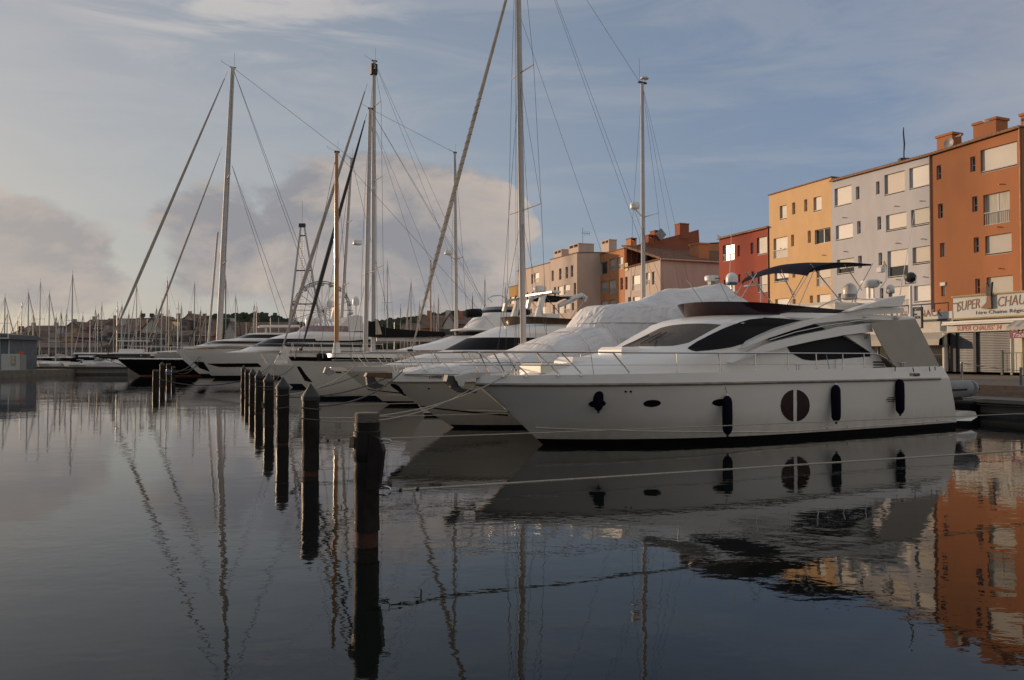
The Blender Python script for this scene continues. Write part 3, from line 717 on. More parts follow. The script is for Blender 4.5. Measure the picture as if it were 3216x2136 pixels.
# aerials on the arch
q = fr.loc(*S('Y5', (2075, 608))[0], -0.35)
d = MB().dome((q.x, q.y, q.z), 0.20, 0.40, 18).build('satellite_dome', PLASW, ya, smooth=True)
MB().lathe((q.x, q.y, q.z - 0.09), [(0.17, 0), (0.20, 0.02), (0.203, 0.16), (0.19, 0.17)], 18).build('dome_base', PLASG, d, smooth=True)
MB().box(q.x - .05, q.x + .05, q.y - .05, q.y + .05, 3.5, q.z).build('dome_stand', PLASW, d)
q = fr.loc(*S('Y4', (432, 1052))[0], -0.1)
d = MB().lathe((q.x, q.y, q.z), [(0.18, 0), (0.235, 0.05), (0.28, 0.13), (0.275, 0.19), (0.22, 0.225), (0.02, 0.235)], 20).build('radar', PLASW, ya, smooth=True)
for dxx in (-0.12, 0.10): MB().box(q.x + dxx - .025, q.x + dxx + .025, q.y - .04, q.y + .04, 3.6, q.z + .02).build('radar_leg', ALU, d)
text_mesh('lettering', 'Raymarine', 0.095, INK, ya, (q.x - 0.05, q.y - 0.285, q.z + 0.115), (R(90), 0, R(14)), sx=0.8, bold=0.001)
q = fr.loc(*S('Y4', (683, 1118))[0], -0.5)
d = MB().dome((q.x, q.y, q.z), 0.115, 0.25, 16).build('satellite_dome', PLASW, ya, smooth=True)
MB().lathe((q.x, q.y, q.z - .11), [(0.05, 0), (0.05, .08), (0.11, 0.09), (0.117, .16)], 14).build('dome_base', PLASG, d, smooth=True)
p0, p1 = [fr.loc(*q, -1.0) for q in S('Y4', (800, 1140), (993, 45))]
MB().tube([p0, p0.lerp(p1, .1), p1], [0.022, 0.012, 0.006], 6).build('whip_aerial', PLASW, ya)
pts = [fr.loc(*q, -0.6) for q in S('Y4', (560, 1050), (630, 960), (632, 780), (605, 720), (580, 790), (582, 870))]
MB().tube(pts, 0.014, 6).build('light_bracket', STEEL, ya, smooth=True)
q = fr.loc(*S('Y4', (565, 860))[0], -0.6)
MB().bevbox(q.x - .10, q.x + .09, -.69, -.51, q.z, q.z + 0.14, .02).build('searchlight', PLASW, ya)
q = fr.loc(*S('Y4', (600, 790))[0], -0.6)
MB().box(q.x - .05, q.x + .05, -.62, -.58, q.z - .02, q.z + .13).build('anchor_light', mat('brass', (0.6, 0.42, 0.2), 0.3, 0.8), ya)
q = fr.loc(*S('Y4', (770, 1430))[0], -1.85)
MB().lathe((q.x - .1, q.y, q.z), [(0.03, 0), (0.06, .02), (.06, .10), (.03, .14)], 10, 'X').build('floodlight', PLASW, ya, smooth=True)
# fenders hanging on the near side
def fender(px, y_top, y_bot, label, rr=0.115):
    s = None
    for it in range(4):
        yy = -(hb(H, s, 1.0) + rr + 0.02) if s is not None else -2.2
        a = fr.loc(px, y_top, yy); s = a.x
    b = fr.loc(px, y_bot, yy)
    t = empty('fender', fr.M @ Vector((a.x, yy, 0)), fr.h, label, 'fender', 'navy fenders along the white yacht')
    h = a.z - b.z
    MB().lathe((0, 0, b.z), [(0.02, 0), (0.05, 0.015), (rr * .75, 0.06), (rr * .97, 0.13), (rr * 1.02, h * .5), (rr * .97, h - 0.13), (rr * .75, h - 0.06), (0.045, h - 0.015), (0.02, h)], 16).build('fender_body', FENDER, t, smooth=True)
    MB().lathe((0, 0, b.z - 0.05), [(0.018, 0), (0.03, 0.02), (0.03, 0.06)], 8).build('end_eye', PLASB, t)
    zt_ = 2.1 if y_top > 1185 else 2.1
    MB().tube([(0, 0, a.z), (0, rr * 0.6 + 0.02, 1.45), (0, rr + 0.06, 1.66), (-.02, rr + 0.15, 2.11)], 0.009, 5).build('lanyard', ROPE, t)
    MB().lathe((0, 0, a.z - 0.02), [(0.02, 0), (0.035, 0.02), (0.02, 0.06)], 8).build('top_eye', PLASW, t)
fender(1879, 1213, 1291, 'shortest navy fender hanging nearest the bow of the white yacht', 0.115)
fender(2284, 1242, 1366, 'navy fender beside the second oval porthole, second from the bow')
fender(2625, 1208, 1326, 'navy fender hanging right of the big split oval hull window')
fender(2826, 1190, 1301, 'navy fender under the grey cockpit canvas, nearest the stern')
# ------------------------------------------------------------------ the other boats along the quay
from mathutils import noise as mnoise
def stem_fun(frame, pts, extra=()):
    zs = sorted([(lambda q: (q.z, q.x))(frame.loc(px, py, 0)) for px, py in pts] + list(extra))
    return lambda z: lerp_poly(zs, z)
def auto_hull(frame, root, stem_pts, length, beam, bands, p0=2.4, p1=3.2, rise=0.0, nv=24, vm=0.55, tr=0.85, deck_m=None, bulwark=0.06, counter=0.0):
    # bands: list of (z_low, z_high, name, material) from below the water up to the gunwale
    sf = stem_fun(frame, stem_pts, [(-0.6, 1.2)])
    zs = sorted(set([b[0] for b in bands] + [b[1] for b in bands]))
    extra = []
    for a, b in zip(zs, zs[1:]):
        n_ = max(1, int((b - a) / 0.45)); extra += [a + (b - a) * k / n_ for k in range(1, n_)]
    zs = sorted(zs + extra); top = zs[-1]
    lv = []
    for z in zs:
        f = max(0, min(1, (z + 0.6) / (top + 0.6)))
        lv.append(L(z, sf(z), length + counter * f, beam * (0.55 + 0.45 * f ** 0.45), p0 + (p1 - p0) * f, vm, tr, rise=rise * max(0, z) / top))
    mbs = {}
    for a, b, nm, m in bands:
        i0 = zs.index(a); i1 = zs.index(b)
        mb = loft(lv, i0, i1, nv=nv); mb.build(nm, m, root, smooth=True); mbs[nm] = mb
    d = dict(lv[-1]); d['z'] -= bulwark; d['s0'] += 0.1; d['b'] -= 0.05
    loft([lv[0], d], 1, 1, nv=nv, cap_top=True, cap_end=False, camber=0.05).build('deck', deck_m or GEL, root, smooth=True)
    return lv, mbs
def cabin_px(frame, root, front, s1, bands, cap_m=None, y=0.0, camber=0.05, nv=26, pw=1.5):
    # front: (px, py, half width, nose length) up the centre line; bands: (name, material) between them
    lv = []
    for px, py, b, lr in front:
        q = frame.loc(px, py, y); lv.append(L(q.z, q.x, max(s1, q.x + 0.3), b, 2.0, min(0.95, lr / max(0.3, s1 - q.x)), 1.0, q=0.5))
    lv.sort(key=lambda d: d['z'])
    out = MB()
    for i, (nm, m) in enumerate(bands):
        mb = loft(lv, i, i + 1, nv=nv, cap_top=(i == len(bands) - 1), camber=camber, pw=pw)
        mb.build(nm, m, root, smooth=True, ang=35); out.add(mb.v, mb.f)
    return lv, out
def bow_rails(root, lv, zg, zrail, s_front, s_end, stations, lean=0.4, r=0.020, low=True, yin=0.1):
    def g(s): return max(0.16, hb(lv, max(s, lv[-1]['s0'] + 0.05) + 0.2, lv[-1]['z'] - 0.001) - yin)
    n_ = 20
    pts = [(s_front + (s_end - s_front) * (k / n_) ** 1.5, -g(s_front + (s_end - s_front) * (k / n_) ** 1.5), zrail) for k in range(n_ + 1)]
    MB().tube([(x, -y, z) for x, y, z in reversed(pts)] + pts, r, 6).build('bow_rail', STEEL, root, smooth=True)
    if low:
        zl = zg + (zrail - zg) * 0.5
        pl = [(x + 0.15, y, zl) for x, y, z in pts]
        MB().tube([(x, -y, z) for x, y, z in reversed(pl)] + pl, r * 0.7, 5).build('bow_rail', STEEL, root, smooth=True)
    for s in stations:
        for sg in (-1, 1):
            MB().tube([(s, sg * g(s), zg), (s - lean, sg * g(s - lean), zrail)], r * 0.8, 5).build('stanchion', STEEL, root)
def sections(name, rows, material, root, wrinkle=0.0, wscale=1.2, seed=0):
    m = MB()
    if wrinkle:
        rows = [[(lambda q: (x, y + wrinkle * 0.6 * q.y, z + wrinkle * q.z))(mnoise.noise_vector(Vector((x * wscale * 2.2, y * wscale + seed, z * wscale * 0.7)))) for x, y, z in r] for r in rows]
    m.rings(rows, True, True)
    return m.build(name, material, root, smooth=True, ang=60), m
def at_loc(frame, crop, x, y, yy=0.0): return frame.loc(*S(crop, (x, y))[0], yy)
def mast(frame, root, top, base, r, material, y=0.0, name='mast', taper=0.75, oval_=1.25):
    a = frame.loc(*base, y); b = frame.loc(*top, y)
    n_ = 12
    rs = []
    for k in range(n_ + 1):
        f = k / n_; q = a.lerp(b, f); rr = r * (1 - (1 - taper) * max(0, f - 0.5) * 2)
        rs.append([(q.x + rr * oval_ * math.cos(t), q.y + rr * math.sin(t), q.z) for t in [2 * math.pi * j / 12 for j in range(12)]])
    o = MB().rings(rs, True, True).build(name, material, root, smooth=True)
    return a, b, o
def spreader(m_obj, a, b, z, half, material, r=0.03, sweep=0.12):
    f = (z - a.z) / (b.z - a.z); q = a.lerp(b, f)
    for sg in (-1, 1):
        MB().tube([(q.x, q.y, q.z), (q.x + sweep, q.y + sg * half, q.z + 0.06)], [r, r * 0.7], 6).build('spreader', material, m_obj)
    return q
def stay(root, pts, r=0.007, name='stay', m=None): return wire(name, pts, r, m or WIRE, root)
def furled(frame, root, top, base, r, material, name='furled_sail', y=0.0, spiral=None):
    a = frame.loc(*base, y); b = frame.loc(*top, y)
    rs = [0.35, 0.5, 0.8, 1.0, 1.05, 1.0, 0.95, 0.9, 0.85, 0.78, 0.7, 0.6, 0.45, 0.3]
    pts = [a.lerp(b, 0.02 + 0.95 * k / 13) for k in range(14)]
    o = MB().tube(pts, [r * q for q in rs], 8).build(name, material, root, smooth=True)
    wire('forestay', [a, b], 0.01, WIRE, root)
    if spiral:
        d = (b - a); up = d.normalized(); u = up.orthogonal().normalized(); w = up.cross(u); n_ = 220
        pp = [a + d * (0.06 + 0.5 * k / n_) + (u * math.cos(k * 0.9) + w * math.sin(k * 0.9)) * r * 1.06 for k in range(n_ + 1)]
        MB().tube(pp, 0.006, 4).build('sheet_wrap', spiral, o)
    MB().lathe(a, [(0.07, 0.12), (0.12, 0.14), (0.12, 0.24), (0.07, 0.26)], 10).build('furling_drum', PLASB, root)
    return a, b
def masthead(root, b, s=1.0):
    MB().box(b.x - 0.22 * s, b.x + 0.25 * s, b.y - 0.06, b.y + 0.06, b.z - 0.03, b.z + 0.06).build('masthead', DSTEEL, root)
    MB().tube([(b.x - 0.15 * s, b.y, b.z + .05), (b.x - 0.75 * s, b.y, b.z + 0.3 * s), (b.x - 0.8 * s, b.y, b.z + 0.45 * s)], 0.012 * s, 4).build('wind_vane', DSTEEL, root)
    MB().tube([(b.x + 0.1 * s, b.y, b.z), (b.x + 0.12 * s, b.y, b.z + 1.1 * s)], 0.008 * s, 4).build('vhf_aerial', DSTEEL, root)

# --- the covered yacht "Denise"
fd = Frame(1415, 1343, 28)
yd = fd.root('covered_yacht', 'white motor yacht named Denise under white tarpaulins, second boat from the front', 'yacht')
lvD, mD = auto_hull(fd, yd, S('X3', (465, 1193), (575, 1290), (685, 1372), (860, 1490)) + [(1335, 1292)], 12.2, 2.15,
    [(-0.5, 0.0, 'antifouling', ANTI), (0.0, 0.085, 'boot_stripe', NAVY), (0.085, 1.34, 'hull', GEL2), (1.34, 1.62, 'sheer_band', GEL)], 2.8, 3.4)
hD = on_bvh(bvh_of(fd, mD['hull'])); sD = on_bvh(bvh_of(fd, mD['sheer_band']))
patch('hull_stripe', S('X6', (1118, 57), (1400, 92), (1700, 124), (2220, 170)), S('X6', (1118, 68), (1400, 106), (1700, 140), (2220, 186)), hD, BOOT, yd, fd, 20, 1, 0.008)
patch('anchor_guard', S('X3', (492, 1222), (575, 1226), (622, 1262), (660, 1310), (684, 1368)), S('X3', (492, 1228), (530, 1262), (600, 1312), (650, 1352), (684, 1374)), hD, BOOT, yd, fd, 12, 2, 0.01)
for sg in (-1, 1):
    MB().tube([(lambda t: (t[0], sg * (t[1] + .01), 1.34))(hull_curve(lvD[[round(d['z'], 3) for d in lvD].index(1.34)], (k / 30) ** 1.5)) for k in range(31)], 0.022, 6).build('rub_rail', RUB, yd, smooth=True)
    MB().tube([(lambda x: (x, sg * (hb(lvD, x, 0.55 - 0.3 * min(1, x / 6)) + 0.01), 0.55 - 0.3 * min(1, x / 6)))(0.2 + 11 * k / 30) for k in range(31)], 0.018, 5).build('spray_rail', GEL2, yd, smooth=True)
h = sD(*S('X3', (985, 1152))[0])
if h:
    q = fd.Mi @ h[0]; nl = fd.Mi.to_3x3() @ h[1]
    text_mesh('name', 'Denise', 0.145, INK, yd, q + nl * 0.012, (R(90), 0, math.atan2(nl.x, -nl.y)), shear=0.35, sx=0.9)
oval('skin_fitting', *S('X3', (988, 1283))[0], 4, 2.4, hD, PLASB, yd, fd, nx=6)
ridge = [fd.loc(*q, 0.0) for q in S('X3', (620, 1078), (720, 1040), (800, 1012)) + S('A', (60, 882), (200, 868), (380, 838), (520, 792), (680, 722), (850, 652), (960, 612), (1095, 574))]
rd = [(q.x, q.z) for q in ridge]
rows = []
x0, x1 = rd[0][0], rd[-1][0]
for k in range(141):
    x = x0 + (x1 - x0) * k / 140; zt_ = lerp_poly(rd, x); w = max(0.12, hb(lvD, x + 0.25, 1.6) - 0.10 - 0.22 * min(1, max(0, x) / 4)); zb = 1.53 + 0.0 * x
    hgt_ = max(0.05, zt_ - zb)
    rows.append([(x, -w, zb), (x, -w * 0.99, zb + hgt_ * 0.30), (x, -w * 0.90, zb + hgt_ * 0.62), (x, -w * 0.66, zb + hgt_ * 0.88), (x, -w * 0.3, zb + hgt_ * 0.985), (x, 0, zb + hgt_),
                 (x, w * 0.3, zb + hgt_ * 0.985), (x, w * 0.66, zb + hgt_ * 0.88), (x, w * 0.90, zb + hgt_ * 0.62), (x, w * 0.99, zb + hgt_ * 0.30), (x, w, zb)])
sections('foredeck_cover', rows, TARP, yd, 0.05, 1.0)
# deckhouse cover: side walls leaning in, round front
fy = [fd.loc(*q, -0.7) for q in S('A', (1092, 575), (1180, 452), (1225, 433), (1340, 424))]
zlow = fy[0].z
covL = []
for (q, b_, lr) in zip(fy, (1.62, 1.40, 1.28, 0.9), (1.8, 1.5, 1.5, 1.2)):
    covL.append(L(q.z, q.x, 10.6, b_, 2.0, min(.9, lr / (10.6 - q.x)), 1.0, q=0.5))
covL.insert(0, L(1.6, fy[0].x - 0.9, 10.6, 1.72, 2.0, 0.3, 1.0, q=0.5))
cm = loft(covL, 0, 4, nv=120, cap_top=True, camber=0.04)
cm.v = [(lambda q: (x + .03 * q.x, y + 0.05 * q.y * (1 if z > 1.7 else 0), z + 0.03 * q.z))(mnoise.noise_vector(Vector((x * 6.1, y * 6.0, z * 0.6)))) for x, y, z in cm.v]
cm.build('deckhouse_cover', TARP, yd, smooth=True, ang=28)
# long fly cover rising to the radar arch
fl = [fd.loc(*q, -0.15) for q in S('A', (1345, 424), (1500, 394), (1620, 346), (1740, 300), (1830, 314), (1890, 306), (2000, 284), (2150, 264), (2185, 330), (2330, 420))]
flp = sorted([(q.x, q.z) for q in fl]); rows = []
for k in range(50):
    x = flp[0][0] + (flp[-1][0] - flp[0][0]) * k / 49; zt_ = lerp_poly(flp, x); zb = fy[3].z - 0.12; w = 0.62 + 0.48 * min(1, max(0, (x - flp[0][0]) / 3.5)); hh = max(0.05, zt_ - zb)
    rows.append([(x, -w, zb), (x, -w * 0.93, zb + hh * 0.22), (x, -w * 0.62, zb + hh * 0.55), (x, -w * 0.3, zb + hh * 0.86), (x, 0, zb + hh), (x, w * 0.3, zb + hh * 0.86), (x, w * 0.62, zb + hh * 0.55), (x, w * 0.93, zb + hh * 0.22), (x, w, zb)])
sections('fly_cover', rows, TARP, yd, 0.045, 1.3, 5)
hem = [(rows[k][0][0], rows[k][0][1], rows[k][0][2]) for k in range(0)]
for sg in (-1, 1): MB().tube([(x_, sg * (max(0.12, hb(lvD, x_ + .25, 1.6) - 0.10 - 0.22 * min(1, max(0, x_) / 4)) + .01), 1.56) for x_ in [x0 + (x1 - x0) * k / 30 for k in range(31)]], .014, 4).build('hem_cord', CANVG, yd)
MB().tube([(lambda t: (t[0], -t[1] - .02, t[2]))(hull_curve(covL[1], (k / 40) ** 1.5)) for k in range(41)], .012, 4).build('cover_seam', CANVG, yd)
for x in (1.2, 2.6, 3.6, 4.6):
    z0 = lerp_poly(rd, x); w = hb(lvD, x + .25, 1.6) - 0.30; hh = z0 - 1.53
    MB().tube([(x + 0.1, -w * 1.02, 1.56), (x + .06, -w * 1.02, 1.53 + hh * .32), (x + .03, -w * 0.93, 1.53 + hh * .65), (x, -w * .68, 1.55 + hh * .9), (x, -w * .3, 1.55 + hh), (x, w * .4, 1.55 + hh)], 0.010, 4).build('cover_seam', CANVG, yd)
bow_rails(yd, lvD, 1.6, 2.16, lvD[-1]['s0'] - 0.55, 5.6, (-1.0, -0.4, 0.5, 1.6, 2.9, 4.3), 0.5)
q = fd.locz(*S('X3', (310, 1110))[0], 1.5)
MB().prism([(lvD[-1]['s0'] - 0.65, 1.50), (lvD[-1]['s0'] + 0.25, 1.42), (lvD[-1]['s0'] + .3, 1.60), (lvD[-1]['s0'] - 0.6, 1.60)], -0.10, 0.10).build('bow_roller', WOODD, yd)
MB().prism([(lvD[-1]['s0'] - 0.62, 1.52), (lvD[-1]['s0'] - 0.58, 1.24), (lvD[-1]['s0'] - 0.35, 1.15), (lvD[-1]['s0'] - 0.02, 1.22), (lvD[-1]['s0'] - 0.3, 1.32), (lvD[-1]['s0'] - 0.4, 1.5)], -0.07, 0.07).build('anchor', DSTEEL, yd)
q = at_loc(fd, 'C6', 1990, 690, 0.2)
d = MB().lathe(q, [(0.16, 0), (0.235, 0.03), (0.245, 0.14), (0.22, 0.19), (0.02, 0.2)], 18).build('radar', PLASW, yd, smooth=True)
MB().box(q.x - .1, q.x + .1, q.y - .08, q.y + .08, q.z - .12, q.z).build('radar_foot', PLASG, d)
text_mesh('lettering', 'GARMIN', 0.085, INK, yd, (q.x - .06, q.y - 0.25, q.z + 0.06), (R(90), 0, R(8)), sx=0.85)
q = at_loc(fd, 'C6', 2178, 712, -0.1)
d = MB().dome((q.x, q.y, q.z), 0.205, 0.40, 18).build('satellite_dome', PLASW, yd, smooth=True)
MB().lathe((q.x, q.y, q.z - .04), [(0.17, 0), (0.2, .02), (0.208, 0.08), (0.20, .09)], 18).build('dome_base', BLUEP, d, smooth=True)
MB().lathe((q.x, q.y, q.z - .30), [(0.04, 0), (0.045, .27)], 10).build('dome_stand', STEEL, d, smooth=True)
MB().lathe((q.x, q.y, q.z - .42), [(0.03, 0), (0.2, .09), (0.24, 0.11), (0.24, .13)], 16).build('aerial_tray', PLASW, yd, smooth=True)
p0, p1 = at_loc(fd, 'C6', 2160, 600, 0), at_loc(fd, 'C6', 2181, 72, 0)
MB().tube([p0, p1], [0.013, 0.006], 5).build('whip_aerial', PLASW, yd)

# --- ketch with the tallest mast, spiral-wrapped furled jib (hull mostly behind Denise)
fk = Frame(1335, 1306, 28)
yk = fk.root('ketch', 'white ketch with tallest white mast and spirally tied tan furled jib behind Denise', 'sailboat')
lvK, _ = auto_hull(fk, yk, [(1255, 1180), (1335, 1306)], 12.0, 1.75, [(-0.5, 0.0, 'antifouling', ANTI), (0.0, 0.1, 'boot_stripe', NAVY), (0.1, 1.35, 'hull', GEL)], deck_m=TEAK)
a, b, mo = mast(fk, yk, (1624, -330), (1644, 1095), 0.094, MASTW)
q1 = spreader(mo, a, b, fk.loc(1640, 662).z, 1.25, MASTW); q2 = spreader(mo, a, b, fk.loc(1634, 230).z, 0.85, MASTW)
for sg in (-1, 1):
    stay(yk, [(a.x + .1, sg * 1.65, 1.35), (q1.x + .12, sg * 1.25, q1.z + .06), (q2.x + .12, sg * .85, q2.z + .06), (b.x, 0, b.z)], 0.008, 'shroud')
    stay(yk, [(a.x + .4, sg * 1.6, 1.35), (q1.x, 0, q1.z - .2)], 0.007, 'shroud'); stay(yk, [(a.x - .5, sg * 1.6, 1.35), (q1.x, 0, q1.z - .2)], 0.007, 'shroud')
    stay(yk, [(a.x - .3, sg * 1.62, 1.35), (q2.x, 0, q2.z)], 0.007, 'shroud'); stay(yk, [(q1.x + .12, sg * 1.25, q1.z), (q2.x, 0, q2.z)], 0.007, 'shroud')
for k in range(3): stay(yk, [(a.x - 0.16 - .05 * k, -0.12 + .1 * k, 1.9), (b.x - .12, -.05, b.z - .5)], 0.006, 'halyard')
furled(fk, yk, (1670, -300), (1287, 1120), 0.080, SAILT, spiral=mat('sheet_cord', (0.17, 0.14, 0.11), .9))
for tx in (11.2, 11.6): stay(yk, [(tx, -.6, 1.4), (b.x, 0, b.z)], 0.007, 'backstay')
stay(yk, [(8.3, -1.5, 1.4), (b.x, 0, b.z * .78)], 0.007, 'running_backstay')
a2, b2, mo2 = mast(fk, yk, (2017, 262), (2021, 985), 0.072, MASTW, name='mizzen_mast')
q3 = spreader(mo2, a2, b2, fk.loc(2018, 683).z, 0.85, MASTW, 0.022)
for sg in (-1, 1):
    stay(yk, [(a2.x + .2, sg * 1.3, 1.4), (q3.x + .12, sg * .85, q3.z + .06), (b2.x, 0, b2.z)], 0.007, 'shroud'); stay(yk, [(a2.x - .3, sg * 1.3, 1.4), (q3.x, 0, q3.z - .1)], 0.007, 'shroud')
    stay(yk, [(b2.x, 0, b2.z), (12.5 + .3 * sg, sg * .8, 1.45)], 0.006, 'backstay')
stay(yk, [(b2.x - .1, 0, b2.z), (b.x + .1, 0, b.z)], 0.008, 'triatic_stay')
q = fk.loc(2020, 690, 0)
rad = MB().lathe((q.x - .42, 0, fk.loc(1988, 656).z), [(0.15, 0), (0.19, .04), (0.2, .17), (0.17, .25), (.02, .26)], 16).build('radar', PLASW, mo2, smooth=True)
MB().tube([(q.x - .42, 0, fk.loc(1988, 656).z), (q.x, 0, q.z + .08)], 0.035, 6).build('radar_bracket', PLASW, mo2)
MB().lathe((b2.x + .12, 0, b2.z + .05), [(0.02, 0), (0.03, .12), (0.17, .15), (.17, .2), (.05, .22)], 12).build('tv_aerial', PLASW, mo2, smooth=True)
MB().box(b2.x - .2, b2.x + .2, -.05, .05, b2.z, b2.z + .06).build('masthead', DSTEEL, mo2)
MB().tube([(b2.x - .12, 0, b2.z), (b2.x - .15, 0, b2.z + 1.0)], .006, 4).build('vhf_aerial', DSTEEL, mo2)
bow_rails(yk, lvK, 1.35, 1.98, lvK[-1]['s0'] - 0.25, 2.2, (-1.0, -0.2, 0.8, 1.8), 0.2, 0.013)
MB().bevbox(3.2, 9.5, -0.95, 0.95, 1.3, 1.75, .08).build('coachroof', GEL, yk)
MB().tube([(a.x + .2, 0, 2.3), (a.x + 4.6, 0, 2.25)], 0.07, 8).build('boom', MASTW, yk)
MB().tube([(lvK[-1]['s0'] + .2, -.35, 1.5), (lvK[-1]['s0'] + .9, -.4, 1.55)], 0.13, 8).build('fender_roll', CANVG, yk, smooth=True)

# --- flybridge yacht with black wrap-round window
fc = Frame(1222, 1271, 27)
yc = fc.root('flybridge_yacht', 'cream flybridge yacht with black wrap window and steel arch, third motor yacht', 'yacht')
lvC, mC = auto_hull(fc, yc, S('X4', (1312, 790), (1500, 935), (1650, 1050), (1820, 1185)), 12.5, 2.15,
    [(-0.5, 0.0, 'antifouling', ANTI), (0.0, 0.16, 'boot_stripe', NAVY), (0.16, 1.45, 'hull', GEL2), (1.45, 1.66, 'sheer_band', GEL)], 2.6, 3.0)
hC = on_bvh(bvh_of(fc, mC['hull']))
patch('hull_stripe', S('X4', (1660, 1050), (1900, 1075), (2100, 1095)), S('X4', (1660, 1058), (1900, 1085), (2100, 1107)), hC, BOOT, yc, fc, 10, 1, .01)
fx = lambda c, pts: [(*S(c, (x, y))[0], b_, l_) for x, y, b_, l_ in pts]
s1c = fc.loc(2010, 1100, 0).x
cabin_px(fc, yc, fx('X3', [(420, 985, 1.5, 3.5), (860, 865, 1.62, 3.0), (1200, 800, 1.66, 2.2), (1500, 645, 1.55, 1.7), (1640, 590, 1.56, 1.8), (1860, 505, 1.45, 1.8), (2130, 472, 1.2, 1.6)]), s1c,
         [('foredeck', GEL), ('windscreen_base', GEL), ('wrap_window', MESHC), ('roof_edge', GEL), ('roof', GEL), ('roof_top', GEL)])
c0 = fc.loc(*S('X3', (1925, 382))[0], 0); c1_ = fc.loc(*S('X3', (1965, 478))[0], 0); sE = fc.loc(*S('A', (1000, 585))[0], 0).x
loft([L(c1_.z, c1_.x, sE, 1.25, 2, 0.3, 1.05, q=.5), L(c0.z, c0.x, sE, 1.38, 2, 0.3, 1.05, q=.5, aft=-.12), L(c0.z, c0.x + .05, sE, 1.34, 2, 0.3, 1.05, q=.5, aft=-.12), L(c1_.z, c1_.x + .05, sE, 1.2, 2, 0.3, 1.05, q=.5)], 0, 3, cap_end=False).build('fly_coaming', BROWNSM, yc, smooth=True)
slab('arch_leg', S('A', (690, 527), (732, 527), (778, 350), (742, 345)), fc, -1.3, -1.1, GEL, yc)
slab('arch_leg', S('A', (626, 460), (640, 395), (680, 362), (760, 352), (762, 366), (700, 378), (662, 405), (645, 470)), fc, -1.3, -1.1, ALU, yc)
p_ = at_loc(fc, 'A', 745, 348, 0)
MB().bevbox(p_.x - .25, p_.x + .25, -1.3, 1.3, p_.z - .06, p_.z + .04, .03).build('arch_beam', GEL, yc)
pts = [at_loc(fc, 'A', x, y, 0) for x, y in ((760, 362), (860, 372), (950, 370))]
MB().rings([[(q.x, -1.2 + 2.4 * j / 8, q.z - .16 * (abs(j / 4 - 1)) ** 2) for j in range(9)] for q in pts] + [[(q.x, -1.2 + 2.4 * j / 8, q.z - .05 - .16 * (abs(j / 4 - 1)) ** 2) for j in range(9)] for q in reversed(pts)], close=False).build('sun_awning', CANVB, yc)
MB().tube([at_loc(fc, 'A', x, y, -1.1) for x, y in ((868, 442), (930, 415), (1000, 378), (1050, 362), (1078, 380), (1068, 412))], [0.10, .12, .13, .12, .11, .07], 8).build('rolled_awning', TARP, yc, smooth=True)
for pa, pb in (((870, 445), (790, 525)), ((1060, 405), (960, 545)), ((760, 365), (930, 560)), ((650, 400), (760, 520))): MB().tube([at_loc(fc, 'A', *pa, -1.1), at_loc(fc, 'A', *pb, -1.2)], 0.018, 5).build('awning_pole', STEEL, yc)
q = at_loc(fc, 'A', 722, 340, 0); MB().lathe(q, [(0.12, 0), (0.3, .06), (.32, .2), (.28, .3), (.02, .34)], 14).build('radar', PLASW, yc, smooth=True)
bow_rails(yc, lvC, 1.64, 2.2, lvC[-1]['s0'] - 0.45, 5.5, (-1.2, -0.5, 0.5, 1.7, 3.0, 4.3), 0.45)
q = lvC[-1]['s0']
MB().prism([(q - .45, 1.50), (q + .3, 1.45), (q + .3, 1.62), (q - .4, 1.62)], -.12, .12).build('bow_roller', ALU, yc)
MB().prism([(q - .62, 1.62), (q - .70, 1.40), (q - .5, 1.28), (q - .25, 1.35), (q - .3, 1.58)], -.07, .07).build('anchor', PLASG, yc)

# --- second flybridge yacht further along, with clear fly screen and black rolls
fe = Frame(1195, 1234, 27)
ye = fe.root('flybridge_yacht', 'white flybridge yacht with clear fly screens, roof visor and black rolled canvas', 'yacht')
lvE, _ = auto_hull(fe, ye, [(1120, 1135), (1195, 1234)], 13.0, 2.2, [(-.5, 0.0, 'antifouling', ANTI), (0, .15, 'boot_stripe', NAVY), (.15, 1.7, 'hull', GEL)])
s1e = fe.loc(1720, 1100, 0).x
cabin_px(fe, ye, fx('X3', [(560, 800, 1.5, 3), (985, 712, 1.7, 2.6), (1290, 622, 1.7, 1.8), (1400, 575, 1.65, 1.7), (1470, 555, 1.65, 1.7)]), s1e, [('foredeck', GEL), ('foredeck_trunk', GEL), ('windscreen', GLASSD), ('roof', GEL)])
cabin_px(fe, ye, fx('X3', [(1275, 556, 1.75, 1.8), (1290, 538, 1.75, 1.8), (1430, 520, 1.6, 1.6)]), s1e, [('visor', GEL), ('visor_top', GEL)])
cabin_px(fe, ye, fx('X3', [(1440, 520, 1.45, 1.2), (1560, 400, 1.5, 1.1), (1640, 335, 1.5, 1.0)]), s1e, [('fly_front', GEL), ('fly_coaming', GEL)])
cabin_px(fe, ye, fx('X3', [(1640, 332, 1.46, 1.1), (1668, 300, 1.46, 1.1), (1705, 262, 1.42, 1.1)]), fe.loc(*S('X3', (2060, 300))[0], 0).x, [('screen_foot', NAVY), ('fly_screen', mat('screen_glass', (0.16, 0.18, 0.18), 0.1, var=.1))])
for pa, pb in (((1445, 340), (1650, 330)), ((2060, 335), (2250, 325))):
    p0, p1 = at_loc(fe, 'X3', *pa, -1.3), at_loc(fe, 'X3', *pb, -1.3); rr = 0.28
    MB().tube([p0, p0.lerp(p1, .06), p0.lerp(p1, .5), p0.lerp(p1, .94), p1], [rr * .5, rr * .9, rr, rr * .9, rr * .5], 10).build('canvas_roll', CANVB if pa[0] < 2000 else CANVN, ye, smooth=True)
